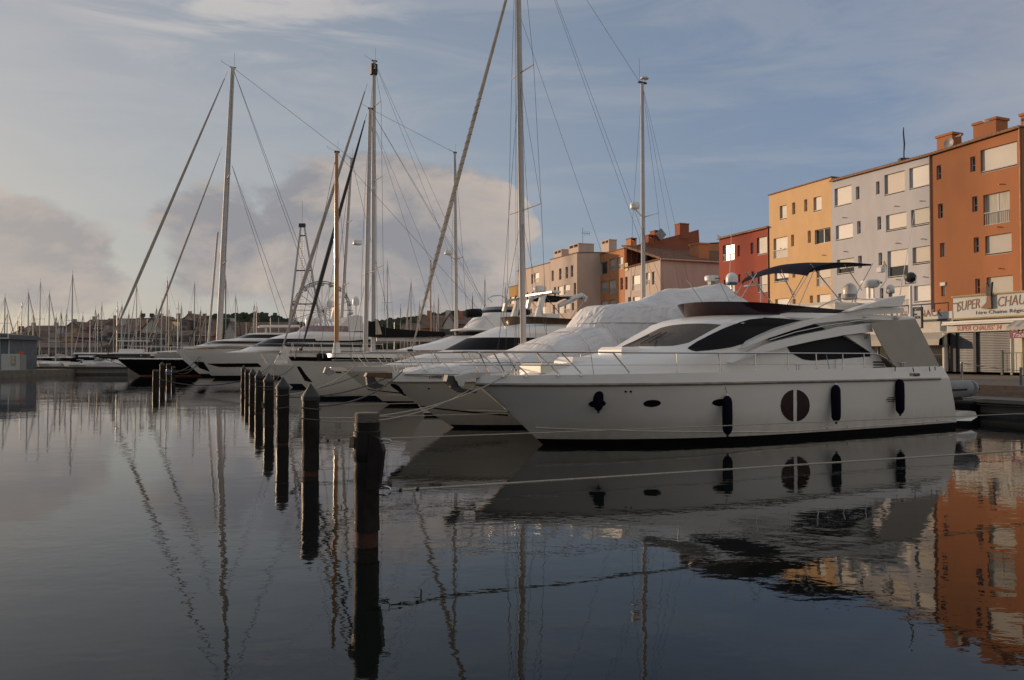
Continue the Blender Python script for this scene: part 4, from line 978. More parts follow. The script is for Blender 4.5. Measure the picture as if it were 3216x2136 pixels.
pts = [at_loc(fe, 'X3', x, y, -1.2) for x, y in ((1780, 200), (1730, 148), (1790, 118), (1890, 112), (1960, 150), (2000, 240))]
MB().tube(pts, 0.03, 6).build('fly_arch', STEEL, ye, smooth=True)

# --- classic cream boat with black rail and varnished mast
fb = Frame(962, 1253, 27)
yb_ = fb.root('classic_motorsailer', 'cream classic boat with black gunwale and orange varnished mast', 'sailboat')
lvB, mB_ = auto_hull(fb, yb_, S('X4', (664, 684), (745, 775), (850, 1030)), 14.5, 2.1,
    [(-.5, 0.0, 'antifouling', ANTI), (0, .17, 'boot_stripe', NAVY), (.17, 1.76, 'hull', GEL2), (1.76, 1.95, 'gunwale', BLACKH)], 2.4, 2.8, rise=0.12)
hB = on_bvh(bvh_of(fb, mB_['hull']))
patch('anchor_guard', S('X4', (775, 765), (815, 766), (870, 850), (960, 955)), S('X4', (775, 780), (815, 850), (870, 945), (960, 962)), hB, BOOT, yb_, fb, 10, 2, .012)
patch('hawse_port', S('X4', (1255, 828), (1330, 830)), S('X4', (1255, 846), (1330, 848)), hB, BOOT, yb_, fb, 4, 1, .012)
cabin_px(fb, yb_, fx('X4', [(1140, 690, 1.0, .4), (1150, 602, 0.98, .4)]), fb.loc(1220, 1120, 0).x, [('wheelhouse', GEL2)])
q = at_loc(fb, 'X4', 1075, 640, -.5); MB().bevbox(q.x - .27, q.x + .27, -.8, -.2, q.z - .2, q.z + .16, .10).build('covered_winch', CANVB, yb_)
a, b, mo = mast(fb, yb_, (1057, 478), (1057, 1085), 0.115, WOODM, oval_=1.0)
MB().lathe((a.x, 0, 1.6), [(0.3, 0), (.22, .7), (.14, 1.2)], 12).build('mast_coat', TARP, yb_, smooth=True)
masthead(mo, b, .6)
for sg in (-1, 1): stay(yb_, [(a.x + .3, sg * 1.7, 1.9), (b.x, 0, b.z - .3)], .009, 'shroud'); stay(yb_, [(a.x - .5, sg * 1.7, 1.9), (b.x, 0, b.z * .6)], .009, 'shroud')
stay(yb_, [(lvB[-1]['s0'] + .3, 0, 2.0), (b.x, 0, b.z - .1)], .011, 'forestay'); stay(yb_, [(12, 0, 2), (b.x, 0, b.z)], .009, 'backstay')
bow_rails(yb_, lvB, 2.0, 2.75, lvB[-1]['s0'] - 0.0, 4.5, (-.6, .6, 2.0, 3.4), 0.1, 0.016, False)

# --- ketch with dark furled jib and mizzen, behind the classic boat
fm = Frame(985, 1236, 27)
ym = fm.root('ketch', 'white ketch with dark furled jib and radar mizzen behind the classic boat', 'sailboat')
lvM, _ = auto_hull(fm, ym, [(932, 1125), (985, 1236)], 13.5, 1.9, [(-.5, 0.0, 'antifouling', ANTI), (0, .12, 'boot_stripe', NAVY), (.12, 1.75, 'hull', GEL)], deck_m=TEAK)
a, b, mo = mast(fm, ym, (1163, 342), (1147, 1130), 0.112, MASTW)
masthead(mo, b, .7)
qq = [spreader(mo, a, b, fm.loc(1155, y).z, w_, MASTW, .03) for y, w_ in ((860, 1.5), (600, 1.2))]
for sg in (-1, 1):
    stay(ym, [(a.x + .2, sg * 1.8, 1.8), (qq[0].x + .12, sg * 1.5, qq[0].z), (qq[1].x + .12, sg * 1.2, qq[1].z), (b.x, 0, b.z)], .010, 'shroud'); stay(ym, [(a.x - .5, sg * 1.8, 1.8), (qq[0].x, 0, qq[0].z)], .009, 'shroud')
    stay(ym, [(13 + sg * .4, sg * 1.0, 1.8), (b.x, 0, b.z)], .009, 'backstay')
furled(fm, ym, (1152, 357), (944, 1108), 0.115, SAILD)
a2, b2, mo2 = mast(fm, ym, (1428, 480), (1434, 1100), 0.09, MASTW, name='mizzen_mast')
masthead(mo2, b2, .5); q3 = spreader(mo2, a2, b2, fm.loc(1430, 815).z, 0.9, MASTW, .025)
for sg in (-1, 1): stay(ym, [(a2.x + .3, sg * 1.3, 1.8), (q3.x + .1, sg * .9, q3.z), (b2.x, 0, b2.z)], .009, 'shroud')
MB().lathe((a2.x - .55, 0, fm.loc(1400, 800).z), [(.18, 0), (.25, .05), (.25, .2), (.2, .28), (.02, .3)], 14).build('radar', PLASW, mo2, smooth=True)
MB().tube([(a2.x - .55, 0, fm.loc(1400, 800).z), (a2.x, 0, fm.loc(1400, 818).z)], .04, 5).build('radar_bracket', PLASW, mo2)
stay(ym, [(b2.x, 0, b2.z), (b.x, 0, b.z)], .010, 'triatic_stay')
MB().bevbox(4, 10.5, -1.1, 1.1, 1.7, 2.25, .1).build('coachroof', GEL, ym)
MB().lathe((a.x - .5, 0, fm.loc(1130, 770).z), [(.2, 0), (.26, .05), (.26, .2), (.2, .28), (.02, .3)], 14).build('radar', PLASW, mo, smooth=True)

# --- sloop with long boom and black sail cover
fa = Frame(897, 1217, 27)
yaa = fa.root('sloop', 'white sloop with black boom cover and number 2 flag plate on its masthead', 'sailboat')
lvA, _ = auto_hull(fa, yaa, S('X4', (415, 742), (480, 800), (560, 900)), 17.0, 2.3, [(-.5, 0.0, 'antifouling', ANTI), (0, .25, 'boot_stripe', NAVY), (.25, 1.55, 'hull', GEL)], deck_m=TEAK)
a, b, mo = mast(fa, yaa, (1175, 192), (1172, 1110), 0.135, MASTW)
masthead(mo, b, .9)
MB().prism([(b.x - .26, b.z - 1.0), (b.x + .2, b.z - 1.0), (b.x + .2, b.z - .25), (b.x - .26, b.z - .25)], -.20, .20).build('masthead_plate', INK, mo)
text_mesh('number', '2', 0.42, PLASW, mo, (b.x - .12, -.215, b.z - .62), (R(90), 0, 0))
qq = [spreader(mo, a, b, fa.loc(1172, y).z, w_, MASTW, .04) for y, w_ in ((845, 1.9), (570, 1.6), (335, 1.3))]
for sg in (-1, 1):
    stay(yaa, [(a.x + .3, sg * 2.2, 1.6)] + [(q.x + .12, sg * w_, q.z) for q, w_ in zip(qq, (1.9, 1.6, 1.3))] + [(b.x, 0, b.z)], .012, 'shroud'); stay(yaa, [(a.x - .4, sg * 2.2, 1.6), (qq[0].x, 0, qq[0].z)], .010, 'shroud')
    stay(yaa, [(16.4, sg * 1.6, 1.6), (b.x, 0, b.z)], .010, 'backstay'); stay(yaa, [(13.0, sg * 2.2, 1.6), (b.x, 0, b.z * .8)], .010, 'running_backstay')
furled(fa, yaa, (1154, 262), (878, 1120), 0.13, SAILW)
bo = [at_loc(fa, 'X3', x, y, 0) for x, y in ((330, 662), (1300, 665))]
MB().tube([bo[0], bo[1]], 0.17, 10).build('boom', MASTW, yaa, smooth=True)
text_mesh('boat_name', 'MARIE-LYCIE', 0.36, PLASG, yaa, at_loc(fa, 'X3', 690, 668, -.19) , (R(90), 0, 0), sx=1.35)
slab('sail_cover', S('X3', (178, 480), (220, 450), (330, 430), (370, 500), (500, 525), (800, 550), (1180, 570), (1210, 600), (1190, 628), (600, 638), (330, 640), (180, 620)), fa, -.22, .22, CANVB, yaa, mirror=False)
slab('lazy_bag_end', S('X3', (318, 402), (345, 420), (372, 500), (400, 600), (318, 605)), fa, -.30, -.24, CANVG, yaa, mirror=False)
bow_rails(yaa, lvA, 1.55, 2.35, lvA[-1]['s0'] - 0.8, 2.5, (-1.2, 0., 1.4), 0.5, 0.016)
MB().bevbox(4.2, 12, -1.2, 1.2, 1.5, 2.05, .1).build('coachroof', GEL, yaa)
MB().prism([(lvA[-1]['s0'] + .3, 1.6), (lvA[-1]['s0'] + 1.2, 1.6), (lvA[-1]['s0'] + 1.4, 2.6), (lvA[-1]['s0'] + 1.0, 2.9)], -.06, .06).build('bow_cloth', TARP, yaa)

# --- big motor yacht with long dark saloon windows
fg = Frame(662, 1189, 26)
yg = fg.root('motor_yacht', 'big white motor yacht with long dark saloon windows and two radar domes', 'yacht')
lvG, mG = auto_hull(fg, yg, S('X5', (985, 516), (1130, 650)), 24.0, 3.0, [(-.6, 0.0, 'antifouling', ANTI), (0.0, .28, 'boot_stripe', BOOT), (.28, 2.55, 'hull', HULLW)], 2.6, 3.0)
hG = on_bvh(bvh_of(fg, mG['hull']))
patch('hull_window', S('X5', (1290, 648), (1930, 643), (1960, 680)), S('X5', (1290, 652), (1430, 690), (1960, 690)), hG, GLASSD, yg, fg, 16, 2, .02)
patch('anchor_pocket', S('X5', (1110, 622), (1235, 628), (1312, 742)), S('X5', (1110, 632), (1190, 705), (1312, 748)), hG, BOOT, yg, fg, 8, 2, .02)
s1g = fg.loc(1160, 1100, 0).x
cabin_px(fg, yg, fx('X4', [(-160, 590, 1.6, 4.0), (60, 562, 2.3, 3.5), (170, 518, 2.4, 3.0), (400, 418, 2.25, 2.4), (560, 372, 2.2, 2.2), (740, 330, 2.0, 2.0)]), s1g,
         [('foredeck', GEL), ('windscreen_base', GEL), ('saloon_window', GLASSD), ('roof_edge', GEL), ('roof', GEL)])
cabin_px(fg, yg, fx('X4', [(770, 330, 1.9, 1.6), (850, 258, 1.9, 1.6)]), fg.loc(1080, 1040, 0).x, [('fly_screen', mat('pink_screen', (0.32, 0.22, 0.24), 0.15, var=.2))])
slab('arch_wing', S('X4', (1250, 325), (1420, 140), (1520, 115), (1595, 135), (1600, 320)), fg, -1.9, -1.7, GEL, yg)
slab('roof_band', S('X4', (1000, 415), (1020, 405), (1440, 392), (1700, 395), (1700, 420), (1440, 440), (1010, 440)), fg, -2.6, -2.4, GEL, yg)
slab('side_window', S('X4', (960, 452), (1700, 452), (1700, 520), (930, 515)), fg, -2.45, -2.38, GLASSD, yg)
MB().bevbox(fg.loc(1090, 1030, 0).x, s1g, -1.7, 1.7, fg.loc(1090, 1030, 0).z - .1, fg.loc(1090, 1022, 0).z + .15, .1).build('fly_block', GEL, yg)
for x, y, r in ((1585, 1300, .30), (1910, 1275, .36)):
    q = at_loc(fg, 'Z2', x, y, 0); dm = MB().dome((q.x, 0, q.z), r, r * 2.7, 16).build('satellite_dome', PLASW, yg, smooth=True); MB().lathe((q.x, 0, q.z - 1.6), [(.07, 0), (.09, 1.6)], 8).build('dome_stand', PLASW, dm)
for x, y, r in ((1335, 1540, .50), (1420, 1500, .30)):
    q = at_loc(fg, 'Z2', x, y, 1.0); MB().dome((q.x, 1.0, q.z), r, r * 2.3, 16).build('satellite_dome', PLASW, yg, smooth=True)
slab('radar_mast', S('Z2', (1600, 1480), (1640, 1300), (1700, 1300), (1720, 1480)), fg, -.4, .4, GEL, yg, mirror=False)
for x, y in ((1530, 1320), (1480, 1380), (1530, 1465)):
    q = at_loc(fg, 'Z2', x, y, 0); MB().box(q.x - .5, q.x + .5, -.06, .06, q.z - .04, q.z + .05).build('radar_scanner', PLASW, yg); MB().lathe((q.x, 0, q.z - 1.0), [(.10, 0), (.07, 1.0)], 8).build('scanner_post', PLASW, yg)
bow_rails(yg, lvG, 2.5, 3.4, lvG[-1]['s0'] + 2.5, 14, (4, 6.5, 9, 11.5), 0, 0.025, False)

# --- motor yacht behind it with curved black windows
fq = Frame(618, 1183, 26)
yq = fq.root('motor_yacht', 'sleek white motor yacht with curved black windows behind the tall white mast', 'yacht')
lvQ, _ = auto_hull(fq, yq, S('X5', (880, 456), (1000, 620)), 24, 3.0, [(-.6, 0.0, 'antifouling', ANTI), (0, .3, 'boot_stripe', BOOT), (.3, 3.0, 'hull', HULLW)])
s1q = fq.loc(890, 1080, 0).x
cabin_px(fq, yq, fx('X5', [(960, 455, 1.8, 4), (1120, 425, 2.4, 3), (1200, 412, 2.4, 2.6), (1330, 368, 2.3, 2.4), (1480, 345, 2.3, 2.2)]), s1q, [('foredeck', GEL), ('deck_edge', GEL), ('wrap_window', GLASSD), ('roof', GEL)])
cabin_px(fq, yq, fx('X5', [(1480, 352, 2.2, 2.6), (1640, 332, 2.1, 2.4), (1760, 285, 1.9, 2.2), (1800, 272, 1.9, 2.2), (1900, 264, 1.7, 2)]), s1q, [('upper_deck', GEL), ('upper_window', GLASSD), ('roof_rim', GEL), ('upper_roof', GEL)])
slab('hard_top', S('Z2', (725, 1532), (735, 1523), (1200, 1522), (1200, 1548), (735, 1548)), fq, -1.6, 1.6, GEL, yq, mirror=False)
MB().tube([at_loc(fq, 'Z2', 780, 1545, 0), at_loc(fq, 'Z2', 785, 1640, 0)], .12, 6).build('hard_top_post', GEL, yq)
slab('awning', S('X5', (965, 432), (985, 425), (1620, 428), (1620, 442), (1000, 447)), fq, -2.2, -2.0, TARP, yq, mirror=False)

# --- grey-white hull furthest along, and the black ketch
fh = Frame(412, 1170, 24)
yh = fh.root('motor_yacht', 'long pale grey yacht hull with railing behind the black ship', 'yacht')
lvH, mH_ = auto_hull(fh, yh, S('X5', (190, 507), (260, 575)), 30, 3.2, [(-.6, 0.0, 'antifouling', ANTI), (0, .3, 'boot_stripe', BOOT), (.3, 2.75, 'hull', GELG)])
cabin_px(fh, yh, fx('X5', [(560, 505, 1.5, 4), (820, 485, 2.2, 3.5)]), 26, [('foredeck', GEL)])
bow_rails(yh, lvH, 2.7, 3.6, lvH[-1]['s0'] + 1.0, 16, (2, 5, 8, 11, 14), 0, .03, False)

fs = Frame(443, 1181, 25)
ys = fs.root('black_ketch', 'large black hulled sailing ship with bowsprit and two furled headsails', 'sailboat')
lvS, mS = auto_hull(fs, ys, S('Z6', (1455, 1318), (1560, 1395), (1680, 1480)), 30, 3.3, [(-.6, .05, 'antifouling', ANTIG), (.05, .1, 'boot_stripe', RED), (.1, 1.75, 'hull', BLACKH)], 2.2, 2.6, rise=.15, deck_m=TEAK)
for sg in (-1, 1): MB().tube([(lambda t: (t[0], sg * t[1], t[2] + .05))(hull_curve(lvS[-1], (k / 24) ** 1.5)) for k in range(25)], .09, 6).build('cap_rail', GEL, ys, smooth=True)
p0 = at_loc(fs, 'Z6', 1700, 1310, 0); p1 = at_loc(fs, 'Z6', 1245, 1285, 0)
MB().tube([p0, p1], [.22, .12], 8).build('bowsprit', BLACKH, ys, smooth=True)
stay(ys, [p1, at_loc(fs, 'Z6', 1560, 1400, 0)], .03, 'bobstay')
a, b, mo = mast(fs, ys, (731, 212), (686, 1110), 0.26, MASTW, taper=.7)
masthead(mo, b, 1.6)
# two furled headsails: the outer one to the bowsprit end, the inner one to the foredeck
furled(fs, ys, (716, 222), (334, 1104), 0.17, SAILW); furled(fs, ys, (698, 462), (446, 1122), 0.11, SAILW)
qq = [spreader(mo, a, b, fs.loc(705, y).z, w_, MASTW, .1) for y, w_ in ((830, 3.0), (560, 2.4))]
for sg in (-1, 1):
    stay(ys, [(a.x + .5, sg * 3.2, 1.9)] + [(q.x, sg * w_, q.z) for q, w_ in zip(qq, (3.0, 2.4))] + [(b.x, 0, b.z)], .025, 'shroud')
    stay(ys, [(b.x, 0, b.z), (a.x + 14 + sg, sg * 3, 2)], .022, 'running_backstay'); stay(ys, [(b.x, 0, b.z * .68), (a.x + 9, sg * 3.1, 2)], .022, 'running_backstay')
a2, b2, mo2 = mast(fs, ys, (1104, 498), (1066, 1110), 0.17, MASTW, name='mizzen_mast')
masthead(mo2, b2, 1.2)
spreader(mo2, a2, b2, fs.loc(1090, 700).z, 1.8, MASTW, .09); spreader(mo2, a2, b2, fs.loc(1075, 895).z, 2.2, MASTW, .09)
stay(ys, [(b2.x, 0, b2.z), (b.x, 0, b.z)], .022, 'triatic_stay')
stay(ys, [(b2.x, 0, b2.z), (a2.x - 2, -2.5, 2)], .022, 'shroud'); stay(ys, [(b2.x, 0, b2.z), (a2.x + 7, -2, 2)], .022, 'shroud')
sp2 = a.lerp(b, .02)
MB().tube([a + Vector((-1.2, 0, 0)), a.lerp(b, .42) + Vector((-.75, 0, 0))], .12, 8).build('spinnaker_pole', MASTW, ys, smooth=True)
# bow lines to the piles
def yl(f, x, y, z): return f.M @ Vector((x, y, z))
P = lambda i, z: Vector((PILES[i][0].x + PILES[i][1], PILES[i][0].y, z))
rope('bow_rope', yl(fr, -1.15, -0.5, 1.66), P(1, 0.98), 0.28, 0.014, ROPE, 'grey bow rope from the front yacht cleat to the second pile')
rope('bow_rope', yl(fr, -1.5, 0.2, 1.45), P(1, 0.93), 0.30, 0.014, ROPE, 'lower bow rope from the front yacht anchor to the second pile')
rope('bow_rope', yl(fd, -1.6, -0.4, 1.66), P(1, 1.18), 0.22, 0.016, ROPED, 'black bow rope from Denise to the second pile')
rope('bow_rope', yl(fd, -1.5, 0.2, 1.62), P(2, 1.10), 0.2, 0.016, ROPED, 'black bow rope from Denise to the third pile')
rope('bow_rope', yl(fc, -1.6, -0.4, 1.7), P(2, 1.15), 0.2, 0.016, ROPE, 'pale bow rope from the cream flybridge yacht to the third pile')
rope('bow_rope', yl(fc, -1.4, -0.2, 1.3), P(3, 0.95), 0.15, 0.016, ROPED, 'dark bow rope from the cream flybridge yacht to the fourth pile')
rope('bow_rope', yl(fb, -1.6, -0.2, 1.8), P(3, 1.15), 0.2, 0.018, ROPED, 'dark bow rope from the classic boat to the fourth pile')
rope('bow_rope', yl(fb, -1.3, -0.2, 1.2), P(4, 1.1), 0.2, 0.018, ROPED, 'dark bow rope from the classic boat to the fifth pile')
rope('bow_rope', yl(fm, -1.0, -0.2, 1.7), P(5, 1.15), 0.3, 0.018, ROPED, 'dark bow rope from the dark jib ketch to the sixth pile')
rope('bow_rope', yl(fa, -1.0, -0.2, 1.5), P(6, 1.1), 0.3, 0.02, ROPED, 'dark bow rope from the sloop to the flat topped pile')
rope('bow_rope', yl(fa, -1.0, 0.2, 1.5), P(7, 1.2), 0.3, 0.02, ROPED, 'dark bow rope from the sloop to the last pile of the row')
for k, (zz, dr) in enumerate(((2.2, .5), (1.9, .8), (1.4, .4))):
    rope('bow_rope', yl(fg, -1.0, -.3 + .3 * k, zz), P(9 + k % 2, 1.0 + .15 * k), dr, 0.03, ROPED, 'sagging bow rope of the big motor yacht, %s of three' % ('highest', 'middle', 'lowest')[k])
rope('bow_rope', P(8, .75), P(7, .75), 0.35, 0.03, ROPED, 'long low rope between the distant pile cluster and the main pile row')
# ------------------------------------------------------------------ quay on the right
PAVE = mat('promenade_boards', (0.15, 0.125, 0.105), 0.75, var=0.35, scale=1.5, stretch=(1.5, 12, 1), bump=0.3, bscale=10)
CONC = mat('quay_concrete', (0.22, 0.20, 0.165), 0.85, var=0.25, scale=2.0, bump=0.4, bscale=12, c2=(0.14, 0.125, 0.10))
CONCD = mat('quay_concrete_wet', (0.045, 0.045, 0.04), 0.6, var=0.3, scale=3)
DECKW = mat('pontoon_planks', (0.17, 0.155, 0.14), 0.7, var=0.3, scale=2, stretch=(10, 1, 1))
BEAMW = mat('timber_beam', (0.26, 0.18, 0.12), 0.8, var=0.3, scale=3, stretch=(1, 8, 4))
QROT = math.atan2(-QV.y, -QV.x)                    # local x runs along the quay towards the camera
def qroot(name, lam, off, z, label=None, cat=None, group=None): return empty(name, quay(lam, off, z), QROT, label, cat, group)
def qstruct(name, mb, m, lam=0.0, off=0.0, z=0.0):
    o = mb.build(name, m); o.location = quay(lam, off, z); o.rotation_euler = (0, 0, QROT); return tag(o, kind='structure')
# local frame: x towards camera along the quay, y landwards, z up
quay_o = qstruct('quay', MB().box(-150, 40, 0.25, 2.4, -1.5, 0.48), CONC)
MB().box(-150, 40, 0.18, 0.25, -1.5, 0.13).build('wet_footing', CONCD, quay_o)
lower = tag(MB().box(-150, 40, 0.0, 2.4, 0.48, 0.56).build('jetty', CONC), kind='structure'); lower.location = quay(0, 0, 0); lower.rotation_euler = (0, 0, QROT)
pl = MB().box(-0.062, 0.062, 0.02, 2.38, 0, 0.04).build('plank', DECKW, lower); pl.location = (12, 0, 0.563)
k = 0
for i in range(1, 290):
    x = 12 - 0.135 * i
    o = inst(pl, lower, (x, 0, 0.563 + random.uniform(-0.003, 0.003)), (0, 0, random.uniform(-.003, .003)))
prom = tag(MB().add([(-150, 2.4, 0.95), (60, 2.4, 0.95), (60, 60, 1.28), (-150, 60, 1.28), (-150, 2.4, 0.4), (60, 2.4, 0.4)], [(0, 1, 2, 3), (4, 5, 1, 0)]).build('promenade', PAVE), kind='structure')
prom.location = quay(0, 0, 0); prom.rotation_euler = (0, 0, QROT)
o = qroot('timber_beam', 2.2, 2.1, 0.6, 'long squared timber beam lying on the quay step beside the dinghy', 'beam'); MB().bevbox(-3.2, 2.4, 0, 0.30, 0, 0.42, .02).build('beam', BEAMW, o)
for lam, nm in ((3.2, '17'), (-1.55, '18')):
    o = qroot('berth_number', lam, -0.012, 0.33, ('ochre berth number 17 on the quay face below the dinghy' if nm == '17' else 'ochre berth number 18 on the quay face at the right edge'), 'number plate', 'berth numbers')
    MB().box(-.11, .11, -.01, 0.0, 0, .14).build('plate', mat('plate_ochre', (0.22, 0.13, 0.03), .7, var=.3, scale=20), o)
    text_mesh('digits', nm, .15, INK, o, (-.09, -.014, .02), (R(90), 0, 0))
    o.location.z = 0.40
o = qroot('rubber_fender', 2.05, -0.12, -0.3, 'tall black rubber block on the quay face behind the stern platform', 'fender')
MB().bevbox(-.55, .55, -.25, .36, 0, .80, .06).build('block', BOOT, o)
# railing posts with a rope
POSTB = mat('post_blue_grey', (0.12, 0.15, 0.18), .5, var=.2)
post_lab = ['blue grey post of the quay rope rail at the right edge', 'pale post of the quay rope rail behind the dinghy']
for (px, py, h_, m_), lb in zip(((3207, 1239, 1.02, POSTB), (3021, 1208, 0.85, ALU)), post_lab):
    q = on_z(px, py, 0.62 if px > 3100 else 1.0); t = empty('rail_post', q, QROT, lb, 'post', 'posts of the quay rope rail')
    MB().lathe((0, 0, 0), [(0.05, 0), (0.045, .03), (0.04, h_ - .1), (0.05, h_ - .08), (.05, h_), (.02, h_ + .02)], 10).build('shaft', m_, t, smooth=True)
    MB().lathe((0, 0, 0), [(0.09, -.03), (0.09, 0.015), (.05, .02)], 10).build('foot', m_, t)
p0 = on_z(3021, 1208, 1.0) + Vector((0, 0, .8)); p1 = on_z(3207, 1239, .62) + Vector((0, 0, .95))
tag(MB().tube(sag(p0, p1 + (p1 - p0) * 1.2, .05), .014, 5).build('rail_rope', ROPE), 'pale rope strung between the quay posts behind the dinghy', 'rope')
tag(MB().tube(sag(quay(3.8, .0, .5), quay(-3, .0, .55), .12), .02, 5).build('power_cable', PLASB), 'black cable sagging along the quay face under the dinghy', 'cable')
# inflatable dinghy on the stern of the white yacht
DGREY = mat('dinghy_rubber', (0.26, 0.27, 0.27), .6, var=.1, scale=4); DBLK = mat('dinghy_black', (0.012, 0.012, 0.013), .6)
dq = fr.M @ Vector((13.80, -0.35, 0.72))
dg = empty('inflatable_dinghy', dq, fr.h, 'small grey inflatable dinghy resting on the stern platform', 'dinghy')
for sg in (-1, 1):
    pts = [(sg * .34, -1.25, .30), (sg * .34, -.4, .30), (sg * .34, .5, .32), (sg * .30, .95, .35), (sg * .16, 1.22, .38), (0, 1.28, .38)]
    tb = MB().tube(pts, [.20, .26, .27, .26, .25, .24], 12).build('tube', DGREY, dg, smooth=True)
    MB().tube([(p[0] + sg * .265 * min(1, abs(p[0]) / .3), p[1] + (.2 if p[1] > 1.1 else .12 if p[1] > .9 else 0), p[2] - .02) for p in pts[:5]], .028, 6).build('rubbing_strake', DBLK, tb, smooth=True)
    MB().lathe((sg * .36, -1.42, .32), [(.05, 0), (.13, .08), (.17, .17)], 12, 'Y').build('tube_cone', DGREY, tb, smooth=True)
MB().box(-.30, .30, -1.1, .9, .10, .2).build('floor', DGREY, dg); MB().prism([(-.34, .0), (.34, .0), (.2, .18), (-.2, .18)], -.9, .9).build('keel', DBLK, dg)
MB().tube([(.40, -.9, .53), (.42, -.3, .56), (.40, .3, .55)], .014, 5).build('grab_line', DBLK, dg)
dg.rotation_euler[2] = fr.h + math.pi
for yy in (-.7, .6): MB().box(-.3, .3, yy - .06, yy + .06, -.30, .12).build('chock', PLASG, dg)

# ------------------------------------------------------------------ apartment houses along the quay
F0 = Vector((29.6, 49.0, 0))
def fac_lam(px, off=0.0):
    # place along the facade line of a picture column; off = metres in front of the line, towards the water
    p0 = F0 - QN * off; q = on_plane(px, HZ, p0, QN); return (q - F0).dot(QV)
def fac_pt(px, py, off=0.0):
    q = on_plane(px, py, F0 - QN * off, QN); return (q - F0).dot(QV), q.z
ZG = 1.2
WINS = mat('window_shutter_white', (0.60, 0.57, 0.52), .6)
SHUTS = [slat_mat('roller_shutter', (0.56, 0.53, 0.47), 'Z', 0.075, .35), slat_mat('roller_shutter_aged', (0.43, 0.41, 0.355), 'Z', 0.075, .4), slat_mat('roller_shutter_new', (0.64, 0.62, 0.57), 'Z', 0.075, .35), slat_mat('roller_shutter_dusty', (0.48, 0.44, 0.37), 'Z', 0.075, .4)]
FRAMEW = mat('window_frame_white', (0.62, 0.60, 0.56), .45, var=.05)
FGLASS = mat('window_glass', (0.020, 0.022, 0.026), 0.04, var=.2, spec=0.7)
CURT = mat('window_curtain', (0.42, 0.40, 0.33), .25, var=.25, scale=3, stretch=(14, 1, .3), spec=0.6)
RAILW = mat('railing_paint', (0.42, 0.40, 0.37), .5, var=.1)
TILE = mat('roof_tile', (0.24, 0.13, 0.08), .85, var=.35, scale=6, bump=.4, bscale=20)
GUTT = mat('gutter_copper', (0.34, 0.19, 0.11), .4, var=.2, metal=.4)
def wall_holes(m, x0, x1, z0, z1f, wins, y=0.0, d=0.22):
    # front wall in the plane y with real openings and reveals; z1f(x) gives the sloping top
    xs = sorted(set([x0, x1] + [v for w in wins for v in (w[0], w[1])])); zs = sorted(set([z0] + [v for w in wins for v in (w[2], w[3])]))
    for i in range(len(xs) - 1):
        xa, xb = xs[i], xs[i + 1]
        if xb - xa < 1e-5: continue
        for j in range(len(zs)):
            za = zs[j]
            last = j == len(zs) - 1
            zb = zs[j + 1] if not last else None
            cx_, cz_ = (xa + xb) / 2, (za + zb) / 2 if not last else za + .001
            if any(w[0] <= cx_ <= w[1] and w[2] <= cz_ <= w[3] for w in wins): continue
            if last: m.add([(xa, y, za), (xb, y, za), (xb, y, z1f(xb)), (xa, y, z1f(xa))], [(0, 1, 2, 3)])
            else: m.add([(xa, y, za), (xb, y, za), (xb, y, zb), (xa, y, zb)], [(0, 1, 2, 3)])
    for a, b, c, e in [w[:4] for w in wins]:
        m.add([(a, y, c), (b, y, c), (b, y, e), (a, y, e), (a, y + d, c), (b, y + d, c), (b, y + d, e), (a, y + d, e)], [(0, 1, 5, 4), (1, 2, 6, 5), (2, 3, 7, 6), (3, 0, 4, 7)])
def rail_bars(m, x0, x1, y, z0, z1, pitch=0.13):
    m.box(x0, x1, y - .02, y + .02, z1 - .04, z1).box(x0, x1, y - .015, y + .015, z0, z0 + .03)
    k = max(2, int((x1 - x0) / pitch))
    for i in range(k + 1):
        x = x0 + (x1 - x0) * i / k; m.box(x - .01, x + .01, y - .01, y + .01, z0 + .03, z1 - .04)
def make_window(root, w, y=0.22):
    a, b, c, e, kind = w
    fr_ = MB(); t_ = .05
    yy = y - .05
    fr_.box(a, a + t_, yy, y, c, e).box(b - t_, b, yy, y, c, e).box(a + t_, b - t_, yy, y, e - t_, e).box(a + t_, b - t_, yy, y, c, c + t_)
    if kind in ('glass', 'open', 'curtain'): fr_.box((a + b) / 2 - .03, (a + b) / 2 + .03, yy, y, c + t_, e - t_)
    if kind == 'slit': fr_.box(a + t_, b - t_, yy, y, c + (e - c) * .42, c + (e - c) * .42 + .04)
    o = fr_.build('window', FRAMEW, root)
    gm = CURT if kind == 'curtain' else FGLASS
    MB().box(a + t_, b - t_, y - .025, y - .018, c + t_, e - t_).build('pane', gm, o)
    if kind in ('shut', 'rail', 'half', 'shutgap', 'slitshut'):
        zb = {'shut': c + .10, 'rail': c + (e - c) * .0 + .04, 'half': c + (e - c) * .42, 'shutgap': c + .22, 'slitshut': c + .05}[kind]
        MB().box(a + .02, b - .02, y - .085, y - .06, zb, e - .01).build('roller_shutter', random.choice(SHUTS), o)
    if kind == 'slitshut': MB().box(a - .03, b + .03, -.08, y - .1, e - .22, e).build('shutter_box', FRAMEW, o)
    if kind in ('shut', 'shutgap', 'half'):
        MB().box(a, b, .02, .05, c + .10, c + .14).box(a, b, .02, .06, c + .0, c + .03).build('guard_rail', RAILW, o)
    if kind in ('rail', 'curtain'):
        r_ = MB(); rail_bars(r_, a, b, .03, c + .02, c + (e - c) * .42); r_.build('guard_rail', RAILW, o)
    return o
